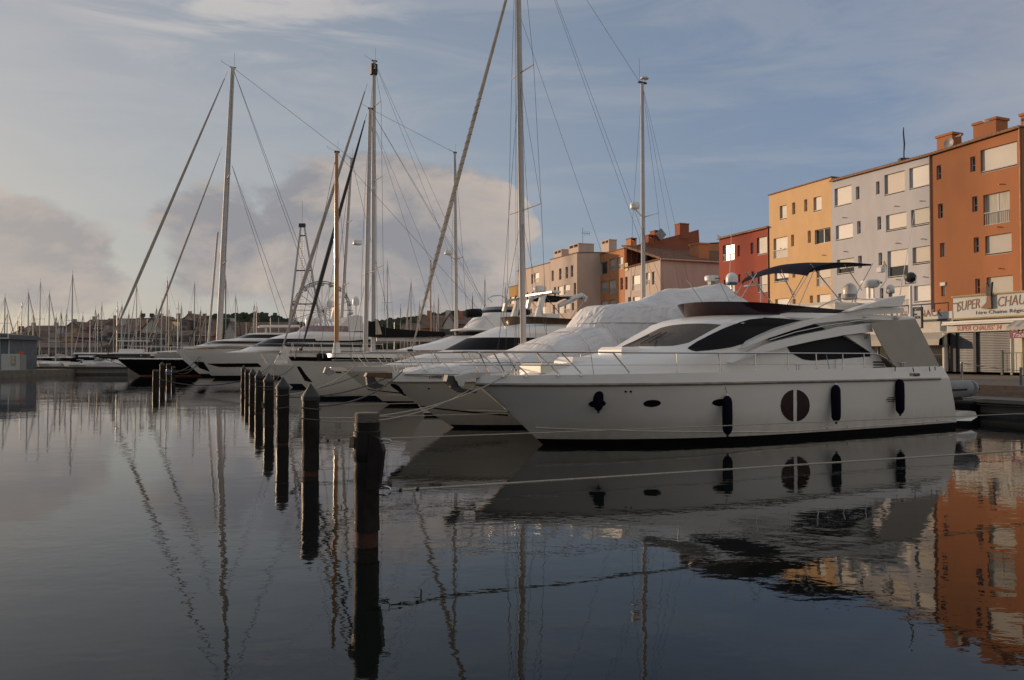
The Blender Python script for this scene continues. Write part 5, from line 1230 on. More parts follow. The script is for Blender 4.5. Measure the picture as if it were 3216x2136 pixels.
def apartment(name, label, px0, px1, top0, top1, wins, material, crop, off=0.0, depth=11.0, zbase=ZG, roof='tile', top_back=None, gutter=True, side_m=None, gable=False):
    # px0/px1: left and right edge in the picture, top0/top1: picture height of the wall top there; wins: (x0, x1, ytop, ybot at x0, kind) in crop pixels
    (ox, oy, kk) = CROP[crop]
    l0, z0 = fac_pt(px0, top0, off); l1, z1 = fac_pt(px1, top1, off)
    p = F0 + QV * l1 - QN * off
    W = l0 - l1
    root = empty(name, (p.x, p.y, zbase), QROT, label, 'building', 'apartment houses along the quay')
    X = lambda lam: -(lam - l1)
    ws = []
    for x0, x1, yt, yb, kind in wins:
        la, za = fac_pt(ox + x0 / kk, oy + yt / kk, off); _, zb = fac_pt(ox + x0 / kk, oy + yb / kk, off); lb, _ = fac_pt(ox + x1 / kk, oy + yb / kk, off)
        a, b = X(la), X(lb)
        a = max(a, -W + .02); b = min(b, -.02)
        if b - a > .12: ws.append((a, b, zb - zbase, za - zbase, kind))
    zt_l, zt_r = z0 - zbase, z1 - zbase
    zf = lambda x: zt_r + (zt_l - zt_r) * (-x / W)
    m = MB(); wall_holes(m, -W, 0, 0, zf, ws)
    tb = top_back if top_back is not None else 0.0
    # sides, back
    m.add([(0, 0, 0), (0, depth, 0), (0, depth, zt_r + tb), (0, 0, zt_r)], [(0, 1, 2, 3)])
    m.add([(-W, 0, 0), (-W, depth, 0), (-W, depth, zt_l + tb), (-W, 0, zt_l)], [(0, 1, 2, 3)])
    m.add([(0, depth, 0), (-W, depth, 0), (-W, depth, zt_l + tb), (0, depth, zt_r + tb)], [(0, 1, 2, 3)])
    m.build('wall', material, root)
    MB().add([(0, .3, .0), (-W, .3, .0), (-W, .3, zt_l - .1), (0, .3, zt_r - .1)], [(0, 1, 2, 3)]).build('inner_wall', PLASB, root)
    rf = MB().add([(.06, -.10, zt_r + .02), (-W - .06, -.10, zt_l + .02), (-W - .06, depth + .1, zt_l + tb + .12), (.06, depth + .1, zt_r + tb + .12),
                   (.06, -.10, zt_r + .10), (-W - .06, -.10, zt_l + .10), (-W - .06, depth + .1, zt_l + tb + .22), (.06, depth + .1, zt_r + tb + .22)],
                  [(0, 1, 2, 3), (4, 7, 6, 5), (0, 4, 5, 1), (1, 5, 6, 2), (2, 6, 7, 3), (3, 7, 4, 0)]).build('roof', TILE, root)
    if roof == 'tile':
        tl = MB()
        k = int(W / .24)
        for i in range(k):
            x = -W + (i + .5) * W / k; z = zf(x) + .10
            for j in range(3):
                tl.tube([(x, -.16 + .42 * j, z + .0), (x, .30 + .42 * j, z + .03 + .04 * tb / depth)], [.095, .08], 6)
        tag(tl.build('roof_tiles', TILE, rf), kind='stuff')
    if gutter:
        MB().tube([(.02, -.17, zt_r + .05), (-W - .02, -.17, zt_l + .05)], .07, 8).build('gutter', GUTT, root, smooth=True)
        MB().tube([(-.06, -.06, zt_r), (-.06, -.06, .1)], .05, 8).build('drain_pipe', GUTT, root, smooth=True)
    for w in ws: make_window(root, w)
    return root, ws, W, X, zf
BRN = mat('render_burnt_orange', (0.40, 0.160, 0.066), .9, var=.075, scale=0.9, bump=.25, bscale=35, stretch=(1.0, 1.0, .35), detail=8)
WHT = mat('render_lilac_white', (0.49, 0.485, 0.50), .9, var=.075, scale=0.9, bump=.25, bscale=35, stretch=(1.0, 1.0, .35), detail=8)
YEL = mat('render_ochre_yellow', (0.68, 0.44, 0.22), .9, var=.075, scale=0.9, bump=.25, bscale=35, stretch=(1.0, 1.0, .35), detail=8)
REDW = mat('render_brick_red', (0.33, 0.068, 0.038), .9, var=.075, scale=0.9, bump=.25, bscale=35, stretch=(1.0, 1.0, .35), detail=8)
CRM = mat('render_cream_pink', (0.56, 0.45, 0.37), .9, var=.075, scale=0.9, bump=.25, bscale=35, stretch=(1.0, 1.0, .35), detail=8)
ORG = mat('render_orange', (0.54, 0.23, 0.10), .9, var=.075, scale=0.9, bump=.25, bscale=35, stretch=(1.0, 1.0, .35), detail=8)
TER = mat('render_terracotta', (0.30, 0.095, 0.05), .9, var=.12, scale=.5, bump=.25, bscale=35)
YEF = mat('render_mustard', (0.42, 0.25, 0.06), .9, var=.1, scale=.5)
s, g, r_, h_, c_ = 'slit', 'glass', 'rail', 'half', 'curtain'
sh, sg_ = 'shut', 'shutgap'
brown, bw, bW, bX, bzf = apartment('apartment_block', 'burnt orange apartment block with chimneys, nearest house at the right edge', 2924, 3207, 489, 402,
    [(1722, 1757, 398, 502, s), (1733, 1770, 678, 783, s), (1747, 1783, 962, 1065, 'glass'), (1756, 1788, 1250, 1350, 'slitshut'), (1968, 2007, 335, 445, s), (1982, 2022, 625, 737, s), (1993, 2033, 922, 1033, s), (2004, 2041, 1222, 1330, s),
     (2043, 2313, 285, 458, sh), (2063, 2260, 613, 838, c_), (2077, 2272, 912, 1056, sh), (2087, 2282, 1213, 1360, sh)], BRN, 'B5', top_back=1.4)
apartment('apartment_block', 'pale lilac white apartment block with roller shutters between the orange and yellow houses', 2611, 2924, 572, 489,
    [(978, 1104, 566, 705, sh), (987, 1113, 836, 950, sh), (995, 1122, 1085, 1198, h_), (1005, 1132, 1330, 1440, sh), (1133, 1160, 552, 645, s), (1142, 1169, 803, 895, s), (1150, 1178, 1056, 1146, s), (1280, 1307, 515, 608, s), (1290, 1318, 770, 866, s), (1299, 1326, 1034, 1125, s), (1308, 1335, 1290, 1380, s),
     (1342, 1493, 467, 622, sh), (1353, 1505, 760, 886, sg_), (1364, 1516, 1022, 1222, h_), (1372, 1526, 1285, 1450, r_), (1523, 1678, 418, 578, sh), (1536, 1680, 722, 852, sg_), (1547, 1681, 996, 1128, sg_), (1558, 1682, 1275, 1400, sh)], WHT, 'B5', top_back=1.4)
apartment('apartment_block', 'ochre yellow apartment block between the white and the red house', 2415, 2611, 615, 558,
    [(578, 630, 693, 797, sh), (668, 691, 668, 754, s), (756, 779, 645, 733, s), (824, 884, 630, 738, sh), (533, 636, 930, 1080, r_), (660, 682, 902, 987, s), (782, 805, 873, 962, s), (834, 950, 868, 972, g),
     (540, 643, 1180, 1255, h_), (670, 692, 1130, 1215, s), (846, 950, 1130, 1282, r_), (545, 648, 1372, 1440, sh), (797, 820, 1345, 1410, s), (850, 950, 1340, 1420, sh), (672, 694, 1370, 1430, s)], YEL, 'B5', roof='flat', gutter=False)
apartment('apartment_block', 'brick red lower house left of the yellow block', 2258, 2414, 753, 716,
    [(163, 247, 980, 1098, c_), (269, 288, 980, 1060, s), (365, 385, 960, 1042, s), (411, 495, 925, 1052, sh), (418, 495, 1180, 1325, r_), (276, 292, 1190, 1250, s), (372, 390, 1170, 1250, s), (170, 250, 1230, 1330, sh)], REDW, 'B5', off=0.0, top_back=.8)
def spouts(root, lam1_px, pts):
    for x, y in pts:
        l_, z_ = fac_pt(2200 + x / 2.324, 350 + y / 2.324); o = MB().tube([(0, 0, 0), (0, -.22, -.03)], .035, 6).build('overflow_spout', GUTT, root)
        o.location = (-(l_ - fac_pt(lam1_px, 700)[0]), 0, z_ - ZG)
for nm, px1, pts in (('apartment_block', 3207, ((2182, 533), (2165, 845), (2175, 1147))), ('apartment_block.001', 2924, ((1420, 693), (1607, 655), (1043, 776), (1431, 962), (1617, 932), (1050, 1023), (1435, 1228), (1630, 1208))), ('apartment_block.002', 2611, ((893, 1049), (590, 1000)))):
    spouts(bpy.data.objects[nm], px1, pts)
# chimneys, dish, aerial on the near roofs
def roof_block(px0, px1, py0, py1, m, label, back=2.0, deep=1.0, cat='chimney', name='chimney', slots=False, zlow=None):
    l0, z1 = fac_pt(px0, py0, -back); l1, _ = fac_pt(px1, py0, -back); _, z0 = fac_pt(px0, py1, -back)
    p = F0 + QV * l1 + QN * back; W = l0 - l1
    t = empty(name, (p.x, p.y, z0 - .8), QROT, label, cat, 'chimneys on the quay houses')
    H_ = z1 - z0 + .8
    if slots:
        mm = MB().box(-W, 0, 0, deep, 0, H_ - .45)
        for xa in (-W, -W / 2 - .1, -.2): mm.box(xa, xa + .2, 0, deep, H_ - .45, H_ - .12)
        mm.build('stack', m, t); MB().box(-W - .04, .04, -.04, deep + .04, H_ - .12, H_).build('cap_slab', m, t)
    else:
        MB().box(-W, 0, 0, deep, 0, H_ - .16).build('stack', m, t); MB().box(-W - .08, .08, -.08, deep + .08, H_ - .16, H_).build('cap_slab', m, t)
    return t
roof_block(2942, 2990, 428, 472, BRN, 'orange chimney with satellite dish on the near roof', 1.2, .9)
roof_block(3056, 3128, 388, 440, BRN, 'wide orange chimney block on the near roof', 1.6, 1.1)
roof_block(3205, 3300, 358, 402, BRN, 'orange chimney cut by the right edge of the picture', 1.0, 1.2)
l_, z_ = fac_pt(2981, 450, -1.05); p = F0 + QV * l_ + QN * 1.05
t = empty('satellite_dish', (p.x, p.y, z_), QROT, 'grey satellite dish on the orange chimney', 'dish')
MB().lathe((0, 0, 0), [(.02, .10), (.2, .07), (.36, -.02), (.37, -.05), (.2, .03), (.02, .06)], 14, 'Y').build('dish', PLASG, t, smooth=True); MB().tube([(0, .08, 0), (0, .35, -.1)], .02, 5).build('arm', DSTEEL, t)
l_, z_ = fac_pt(2839, 500, -1.5); _, z2_ = fac_pt(2838, 400, -1.5); p = F0 + QV * l_ + QN * 1.5
t = empty('roof_aerial', (p.x, p.y, z_ - .5), 0, 'dark wrapped mast standing on the white house roof', 'aerial')
MB().tube([(0, 0, 0), (0, 0, 1.0), (.04, 0, 1.6), (-.02, 0, 2.4), (0, 0, z2_ - z_ + .5)], [.05, .045, .06, .05, .03], 6).build('mast', DSTEEL, t); MB().box(-.35, .35, -.2, .2, -.1, .55).build('foot', DSTEEL, t)
for px, py, lb in ((2258, 746, 'left corner of the red roof'), (3010, 434, 'gutter of the orange roof'), (3098, 388, 'wide chimney')):
    l_, z_ = fac_pt(px, py, .1); p = F0 + QV * l_ - QN * .1
    t = empty('gull', (p.x, p.y, z_), random.uniform(0, 6), 'small white gull perched on the ' + lb, 'gull', 'gulls on the roofs')
    MB().tube([(-.2, 0, .08), (-.08, 0, .11), (.06, 0, .14), (.13, 0, .19), (.17, 0, .24), (.22, 0, .245), (.27, 0, .235)], [.015, .05, .07, .055, .042, .04, .008], 8).build('body', PLASW, t, smooth=True)

# --- second group: cream house with tiled roof, orange terrace, cream blocks, mustard house
apartment('apartment_block', 'cream house with tiled roof facing the quay gap', 1962, 2074, 845, 816,
    [(1257, 1330, 640, 780, r_), (1383, 1420, 612, 725, r_), (1437, 1468, 604, 722, g), (1217, 1245, 838, 930, s), (1262, 1330, 835, 940, sh), (1190, 1213, 650, 768, s)], CRM, 'C6', top_back=-.2, depth=14, gutter=False)
lc, zc = fac_pt(2074, 816); pc = F0 + QV * lc
gb = empty('house_gable', (pc.x, pc.y, ZG), QROT, 'shaded cream gable end with small dark windows under a tiled roof', 'building')
gw = []
for x0, x1, yt, yb in ((1668, 1722, 592, 715), (1990, 2040, 600, 640)):
    def gp(x, y): q = on_plane(*S('C6', (x, y))[0], pc, QV); return (q - pc).dot(QN), q.z - ZG
    a, za = gp(x0, yt); b, _ = gp(x1, yt); _, zb = gp(x0, yb); gw.append((a, b, zb, za))
mm = MB(); wall_holes(mm, 0.01, 15, 0, lambda x: zc - ZG - .0 * x, gw, 0.0, .2); mm.v = [(.02 - y if False else .015 - y, x, z) for x, y, z in mm.v]
mm.build('wall', CRM, gb)
for a, b, c, e in gw:
    o = MB().box(-.16, -.12, a, b, c, e).build('pane', FGLASS, gb); MB().box(-.12, -.07, a, b, c + (e - c) * .3, c + (e - c) * .3 + .07).box(-.12, -.07, a, a + .06, c, e).box(-.12, -.07, b - .06, b, c, e).build('window', FRAMEW, gb)
rt = MB(); rp = MB()
zr0 = zc - ZG
W2 = fac_lam(1962) - lc
for j in range(46):
    y = j * .33
    for seg in range(7):
        xa = .25 - seg * (W2 + .5) / 7; xb = xa - (W2 + .5) / 7 - .08
        rt.tube([(xa, y - .1, zr0 + .12 + .30 * seg * (W2 + .5) / 7), (xb, y - .1, zr0 + .14 + .30 * (seg + 1) * (W2 + .5) / 7)], [.15, .12], 6)
rp.add([(.2, -.2, zr0 + .04), (.2, 15, zr0 + .04), (-W2 - .2, 15, zr0 + .04 + .3 * (W2 + .4)), (-W2 - .2, -.2, zr0 + .04 + .3 * (W2 + .4))], [(0, 1, 2, 3)])
rf = rp.build('roof', TILE, gb); tag(rt.build('roof_tiles', TILE, rf), kind='stuff')
MB().tube([(.30, -.2, zr0 + .05), (.30, 15, zr0 + .05)], .09, 6).build('gutter', CRM, gb)
roof_block(2166, 2194, 768, 800, ORG, 'orange chimney on the tiled roof of the cream house', 5.5, 1.4)
apartment('apartment_block', 'orange terrace house with glazed loggia behind the ketch mizzen', 1860, 1961, 806, 781,
    [(905, 1025, 530, 640, g), (1045, 1098, 487, 600, r_), (1113, 1168, 472, 585, r_), (928, 950, 700, 808, s), (965, 1030, 695, 800, r_), (1038, 1102, 683, 815, r_), (1145, 1170, 658, 770, s), (928, 955, 880, 950, s), (970, 1030, 875, 960, sh), (1043, 1105, 862, 960, sh)],
    ORG, 'C6', top_back=2.6, depth=26, roof='flat', gutter=False)
# terracotta side wall of the terrace, with stacks and stepped parapet
lt = fac_lam(1961.5) - .03; pt_ = F0 + QV * lt
tw = empty('parapet_wall', (pt_.x, pt_.y, ZG), QROT, 'dark terracotta side wall with stepped top above the tiled roof', 'wall')
def tp(x, y): q = on_plane(*S('C6', (x, y))[0], pt_, QV); return (q - pt_).dot(QN), q.z - ZG
poly = [tp(*q) for q in ((1188, 380), (1330, 345), (1530, 298), (1700, 255), (1765, 240), (1858, 213), (1866, 350), (1875, 378), (1925, 380), (1928, 440))]
poly = [(poly[0][0], 0)] + poly + [(poly[-1][0], 0)]
MB().prism(poly, 0.0, .3, 'X').build('wall', TER, tw)
def tstack(x0, x1, yt, yb, m, label, slots=True):
    a, z1 = tp(x0, yt); b, _ = tp(x1, yt); _, z0 = tp(x0, yb); b = a + min(b - a, 1.6)
    t = empty('chimney', pt_ + QN * a + Vector((0, 0, ZG + z0 - .5)), QROT, label, 'chimney', 'chimneys on the quay houses')
    H_ = z1 - z0 + .5
    mm = MB().box(-.7, .35, 0, b - a, 0, H_ - (.4 if slots else .1))
    if slots:
        for ya in (0, b - a - .15): mm.box(-.7, .35, ya, ya + .15, H_ - .4, H_ - .12)
    mm.build('stack', m, t); MB().box(-.75, .4, -.05, b - a + .05, H_ - .12, H_).build('cap_slab', TILE, t)
tstack(1681, 1766, 152, 256, TER, 'tallest terracotta chimney on the stepped wall', False); tstack(1450, 1525, 218, 300, TER, 'terracotta chimney with dish on the side wall'); tstack(1392, 1446, 258, 310, TER, 'small terracotta chimney left of the dish'); tstack(1228, 1282, 288, 362, ORG, 'slender orange chimney behind the ketch shrouds')
a, z1 = tp(1495, 262); t = empty('satellite_dish', pt_ + QN * a - QV * .6 + Vector((0, 0, ZG + z1)), QROT, 'square grey satellite dish on the terracotta chimney', 'dish')
MB().prism([(0, -.75), (.75, 0), (0, .75), (-.75, 0)], -.05, .05, 'X').build('dish', PLASG, t); MB().tube([(0, 0, 0), (-.4, 0, 0)], .04, 5).build('arm', DSTEEL, t)
# terrace parapet rail with a small yellow notice
l_, z_ = fac_pt(*S('C6', (1190, 600))[0], .05); p = F0 + QV * l_ - QN * .05
t = empty('notice_board', (p.x, p.y, z_), QROT, 'small yellow notice on the terrace railing', 'sign')
MB().box(0, .62, -.02, 0, .08, .95).build('board', mat('notice_yellow', (.6, .5, .06), .6), t); MB().box(.08, .54, -.026, -.02, .6, .85).build('print', mat('notice_green', (.08, .25, .1), .6), t)
apartment('apartment_block', 'tall cream pink block jutting out before the orange terrace', 1728, 1812, 817, 795,
    [(508, 528, 592, 690, s), (577, 600, 573, 678, s), (637, 660, 558, 665, s), (685, 708, 545, 652, s), (530, 550, 745, 850, s), (565, 618, 740, 830, sh), (625, 680, 725, 815, r_), (713, 735, 706, 815, s), (520, 540, 910, 1000, s), (568, 622, 905, 1000, sh), (628, 682, 890, 990, r_), (695, 716, 890, 960, s)],
    CRM, 'C6', off=3.2, depth=22, top_back=1.2, roof='flat', gutter=False)
apartment('apartment_block', 'lower cream house between the tall cream block and the mustard house', 1625, 1727, 853, 826,
    [(320, 337, 625, 715, s), (348, 392, 615, 705, r_), (275, 292, 795, 880, s), (325, 345, 790, 880, s), (400, 440, 770, 870, sh), (310, 326, 945, 1020, s), (355, 385, 940, 1010, sh), (415, 460, 925, 1010, sh)], CRM, 'C6', off=1.0, depth=16, roof='flat', gutter=False)
apartment('apartment_block', 'mustard yellow house farthest along the quay', 1599, 1626, 903, 897, [(125, 163, 835, 910, sh), (168, 190, 825, 905, s), (125, 163, 960, 1040, sh)], YEF, 'C6', off=1.0, depth=16, roof='flat', gutter=False)
for x0, x1, yt, yb, bk, lb in ((531, 600, 410, 485, 2.0, 'leftmost cream chimney'), (668, 757, 360, 440, 2.5, 'widest cream chimney'), (768, 826, 354, 440, 4.5, 'cream chimney carrying a TV aerial'), (970, 1040, 318, 410, 9.0, 'tall cream chimney behind the orange terrace')):
    (xa, ya), (xb, yb_2) = S('C6', (x0, yt), (x1, yb)); roof_block(xa, xb, ya, yb_2, CRM, lb + ' on the cream block', bk - 3.2, 1.2, slots=True)
l_, z_ = fac_pt(*S('C6', (797, 352))[0], -1.8); p = F0 + QV * l_ + QN * 1.8
t = empty('tv_aerial', (p.x, p.y, z_), 0, 'thin TV aerial on a cream chimney', 'aerial')
MB().tube([(0, 0, 0), (0, 0, 2.3)], .025, 4).build('pole', DSTEEL, t); m_ = MB().tube([(-.2, 0, 1.6), (1.0, 0, 1.5)], .02, 4)
for k in range(5): m_.tube([(.0 + .22 * k, 0, 1.25), (.0 + .22 * k, 0, 1.85)], .015, 4)
m_.build('antenna', DSTEEL, t)

# ------------------------------------------------------------------ shops in front of the near houses
SOFF = 4.0
SHOPW = mat('shop_white', (0.56, 0.54, 0.48), .7, var=.08); SGREY = mat('shutter_grey', (0.13, 0.14, 0.15), .45, var=.25, scale=2.5, metal=.3)
TRIM = mat('sign_trim', (0.45, 0.36, 0.19), .7, var=.1); SIGNBG = mat('sign_panel', (0.50, 0.52, 0.50), .6, var=.05); SIGNBR = mat('sign_brown', (0.20, 0.09, 0.045), .6); SIGNRED = mat('sign_red', (0.45, 0.06, 0.035), .6); SIGNPU = mat('sign_purple', (0.16, 0.012, 0.07), .6); GREENF = mat('fence_green', (0.012, 0.04, 0.022), .5)
def sp_(crop, x, y, off=SOFF): return fac_pt(*S(crop, (x, y))[0], off)
ls0, zs0 = sp_('Y4', 1472, 1185); ls1 = fac_lam(3330, SOFF)
shp = F0 + QV * ls0 - QN * SOFF
shop = empty('shop', (shp.x, shp.y, ZG), QROT, 'shoe shop with white sign and closed grey roller shutters under the orange block', 'shop')
sx = lambda lam: ls0 - lam
zz = lambda z: z - ZG
Wd = sx(ls1)
zt_ = zz(zs0); zb_ = zz(sp_('Y4', 1472, 1440)[1])
MB().box(0, Wd, .15, SOFF - .02, 0, zt_ - .05).build('shop_body', SHOPW, shop)
MB().box(0, Wd, -.02, .15, zb_, zt_).build('sign_board', SIGNBG, shop)
for z in (zt_, zb_ - .10):
    tr_ = MB().box(-.06, Wd, -.10, .15, z, z + .10)
    for k in range(int(Wd / .12)): tr_.box(.02 + .12 * k, .08 + .12 * k, -.13, -.10, z + .02, z + .07)
    tr_.build('sign_cornice', TRIM, shop)
def shop_text(nm, body, size, m, crop, x, y, off=SOFF + .02, **kw):
    la, z = sp_(crop, x, y, off); return text_mesh(nm, body, size, m, shop, (sx(la), -.035, zz(z)), (R(90), 0, 0), **kw)
shop_text('sign_lettering', 'SUPER', 0.80, SIGNBR, 'Y4', 1520, 1352, shear=.3, sx=0.66).rotation_euler[1] = R(-5)
shop_text('sign_lettering', "CHAUSS'", 0.80, SIGNBR, 'Y4', 2020, 1296, shear=.25, sx=0.72).rotation_euler[1] = R(-2)
shop_text('sign_lettering', '1ère Chaine Régionale', 0.29, INK, 'Y4', 1745, 1392, sx=1.35)
l_, z_ = sp_('Y4', 1915, 1320); bt = MB()
bt.prism([(sx(l_) - .35, zz(z_) + .05), (sx(l_) - .1, zz(z_)), (sx(l_) + .3, zz(z_) + .02), (sx(l_) + .28, zz(z_) + .75), (sx(l_) + .05, zz(z_) + .8), (sx(l_) + .0, zz(z_) + .35)], -.20, -.06); bt.build('boot_emblem', SIGNBR, shop)
bt = MB().prism([(sx(l_) - .0, zz(z_) + .75), (sx(l_) + .28, zz(z_) + .7), (sx(l_) + .36, zz(z_) + 1.5), (sx(l_) + .18, zz(z_) + 1.2), (sx(l_) + .02, zz(z_) + 1.48)], -.20, -.06); bt.build('boot_shaft', INK, shop)
# awning box, lower fascia, shutters
la, za = sp_('Y3', 1425, 45); _, zb2 = sp_('Y3', 1440, 178); zmid = zz(sp_('Y3', 1440, 92)[1])
zaw = zz(za); z_l = zz(zb2)
MB().box(-.5, Wd, -.34, -.03, zmid + .12, zaw).box(-.5, Wd, -.42, -.30, zmid + .02, zmid + .10).build('awning_box', FRAMEW, shop)
MB().box(-.35, 5.3, -.14, -.03, z_l, zmid).build('fascia', SHOPW, shop)
la, z = sp_('Y3', 1515, 160, SOFF + .13); text_mesh('sign_lettering', "SUPER CHAUSS' 34", .40, SIGNRED, shop, (sx(la), -.15, z_l + .07), (R(90), 0, 0), shear=.15, sx=0.84)
sl = MB().prism([(0, 0), (.03, .012), (.03, .078), (0, .088)], 0, 1, 'X')
def shutter(x0, x1, z0, z1):
    n_ = int((z1 - z0) / .094); base = None
    for k in range(n_):
        if base is None:
            mm = MB(); mm.v = [(x0 + (x1 - x0) * v[0], .10 - v[1], z0 + v[2]) for v in sl.v]; mm.f = sl.f; base = mm.build('shutter_slat', SGREY, shop)
        else: inst(base, shop, (0, 0, .094 * k))
xs_ = [sx(sp_('Y3', x, 400)[0]) for x in (1510, 1730, 1765, 2190)]
shutter(xs_[0], xs_[1], .02, z_l); shutter(xs_[2], xs_[3], .02, z_l)
MB().box(xs_[1], xs_[2], -.05, .12, 0, z_l).box(xs_[0] - .35, xs_[0], -.05, .12, 0, z_l).build('shutter_post', DSTEEL, shop)
# cafe front to the left
lc0 = fac_lam(2640, SOFF); lcs = lc0
cp = F0 + QV * ls0 - QN * SOFF
cafe = empty('cafe', (cp.x, cp.y, ZG), QROT, 'cafe bar with cocktail sign board left of the shoe shop', 'shop')
zct = zz(sp_('Y4', 1440, 1350)[1]); zcb = zz(sp_('Y4', 1440, 1440)[1])
xw = -(lc0 - ls0)
MB().box(xw, -.02, .6, SOFF - .02, 0, zct - .04).build('cafe_body', SHOPW, cafe)
MB().box(xw, -.03, .0, .6, zcb - .9, zcb - .12).build('cafe_fascia', SHOPW, cafe)
MB().box(xw, -.03, -.05, .6, zcb, zct).build('sign_board', SIGNBG, cafe)
MB().box(xw, -.02, -.09, .6, zcb - .12, zcb).build('sign_ledge', DSTEEL, cafe)
la, z = sp_('Y4', 1070, 1430, SOFF + .06)
xt = -(la - ls0)
text_mesh('sign_lettering', 'COCKTAIL - SNACK', .60, SIGNBR, cafe, (-5.75, -.06, zz(z) + .05), (R(90), 0, 0), sx=0.92, bold=.012)
rl = MB().tube([(xw, -.3, zct + .5), (-.1, -.3, zct + .5)], .04, 5)
for k in range(10): rl.tube([(xw * k / 9.5 - .1, -.3, zct), (xw * k / 9.5 - .1, -.3, zct + .5)], .03, 4)
rl.build('roof_rail', DSTEEL, cafe)
MB().box(xw, -.6, .55, .62, 0.0, zcb - .9).build('shop_window', FGLASS, cafe)
for k in range(8): MB().box(-.9 - 1.3 * k, -.82 - 1.3 * k, .48, .56, 0, zcb - .9).build('window_mullion', FRAMEW, cafe)
aw = MB().rings([[(xw, .1, zcb - .75), (-.25, .1, zcb - .75)], [(xw, -.9, zcb - 1.25), (-.25, -.9, zcb - 1.25)], [(xw, -.95, zcb - 1.6), (-.25, -.95, zcb - 1.6)], [(xw, .1, zcb - 1.62), (-.25, .1, zcb - 1.62)]], close=False)
aw.build('awning', CANVG, cafe)
MB().lathe((-.45, -.2, 0), [(.13, 0), (.13, zcb - .9)], 10).build('column', SHOPW, cafe, smooth=True)
gt = MB(); rail_bars(gt, -2.6, -.7, -.05, .1, 1.9, .14); gt.box(-2.6, -.7, -.06, -.04, 1.0, 1.05); gt.build('gate', DSTEEL, cafe)
# hanging cafe sign and street lamp
la, z = sp_('Y4', 1020, 1430, SOFF + .9); p = F0 + QV * la - QN * (SOFF + .9)
hs = empty('hanging_sign', (p.x, p.y, z), QROT + R(8), 'tall cafe sign board hanging beside the lamp post', 'sign')
za = sp_('Y4', 1020, 1310, SOFF + .9)[1] - z; zb = sp_('Y4', 1020, 1555, SOFF + .9)[1] - z
MB().box(-.24, .24, 0, .12, zb, za).build('board', SIGNBG, hs); MB().box(-.29, -.24, -.03, .15, zb - .06, za + .06).box(.24, .29, -.03, .15, zb - .06, za + .06).box(-.24, .24, -.03, .15, za, za + .06).box(-.24, .24, -.03, .15, zb - .06, zb).build('frame', DSTEEL, hs)
text_mesh('lettering', 'CAFÉ', .20, INK, hs, (-.22, -.01, .42), (R(90), 0, 0), bold=.012); text_mesh('lettering', 'DEL', .12, INK, hs, (-.22, -.01, .16), (R(90), 0, 0), bold=.01); text_mesh('lettering', 'SOL', .21, INK, hs, (-.15, -.01, -.06), (R(90), 0, 0), bold=.012)
lp = at_depth(2863, 1150, 33.0); lp.z = 1.05
lamp = empty('quay_lamp', lp, QROT, 'slim white lamp post with round black floodlight behind the yacht stern', 'lamp post')
ztop = at_depth(*S('Y4', (945, 1030))[0], 33.0).z - 1.05
MB().lathe((0, 0, 0), [(.10, 0), (.10, ztop * .55), (.07, ztop * .56), (.05, ztop)], 10).build('post', FRAMEW, lamp, smooth=True)
MB().lathe((0, 0, ztop + .35), [(.03, -.24), (.17, -.18), (.23, -.02), (.23, .05), (.17, .16), (.03, .22)], 14, 'Y').build('floodlight', PLASB, lamp, smooth=True)
MB().tube([(-.26, 0, ztop + .35), (-.26, 0, ztop + .1), (.26, 0, ztop + .1), (.26, 0, ztop + .35)], .025, 5).build('yoke', ALU, lamp)
# kiosk at the right edge
kl, kz = fac_pt(*S('Y3', (2195, 700))[0], 7.0); p = F0 + QV * kl - QN * 7.0
ki = empty('kiosk', (p.x, p.y, ZG - .06), QROT, 'cream kiosk with purple sign, striped awning and green fence at the right edge', 'kiosk')
kh = fac_pt(*S('Y3', (2195, 100))[0], 7.0)[1] - ZG
MB().box(.3, 5, .3, 3, 0, kh).build('kiosk_wall', mat('kiosk_cream', (.62, .55, .36), .7), ki)
MB().box(.75, 2.2, .24, .3, .9, kh - .75).build('shop_window', FGLASS, ki); MB().box(.65, .75, .2, .3, .8, kh - .65).box(2.2, 2.3, .2, .3, .8, kh - .65).build('window_frame', FRAMEW, ki)
MB().box(.0, 5, -.05, .0, kh - .55, kh - .0).build('purple_sign', SIGNPU, ki)
text_mesh('sign_lettering', 'Vanille', .26, PLASW, ki, (.35, -.06, kh - .26), (R(90), 0, 0), shear=.3); text_mesh('sign_lettering', 'Traditionnelle', .30, PLASW, ki, (.12, -.06, kh - .5), (R(90), 0, 0), shear=.3)
MB().tube([(.05, 0, 0), (.05, 0, kh)], .05, 6).build('awning_post', FRAMEW, ki)
n_ = 22
for k in range(n_):
    MB().add([(.0 + .22 * k, -.3, kh + .02), (.0 + .22 * (k + 1), -.3, kh + .02), (.22 * (k + 1), .3, kh + .35), (.22 * k, .3, kh + .35), (.22 * k, -.3, kh - .12), (.22 * k + .11, -.3, kh - .18), (.22 * (k + 1), -.3, kh - .12)], [(0, 1, 2, 3), (0, 4, 5, 6, 1)]).build('awning_strip', CANVG if k % 2 else PLASG, ki)
fe_ = MB(); rail_bars(fe_, -.15, 5, -.4, .12, 1.15, .24); fe_.box(-.22, -.12, -.45, -.35, 0, 1.25); fe_.build('fence', GREENF, ki)
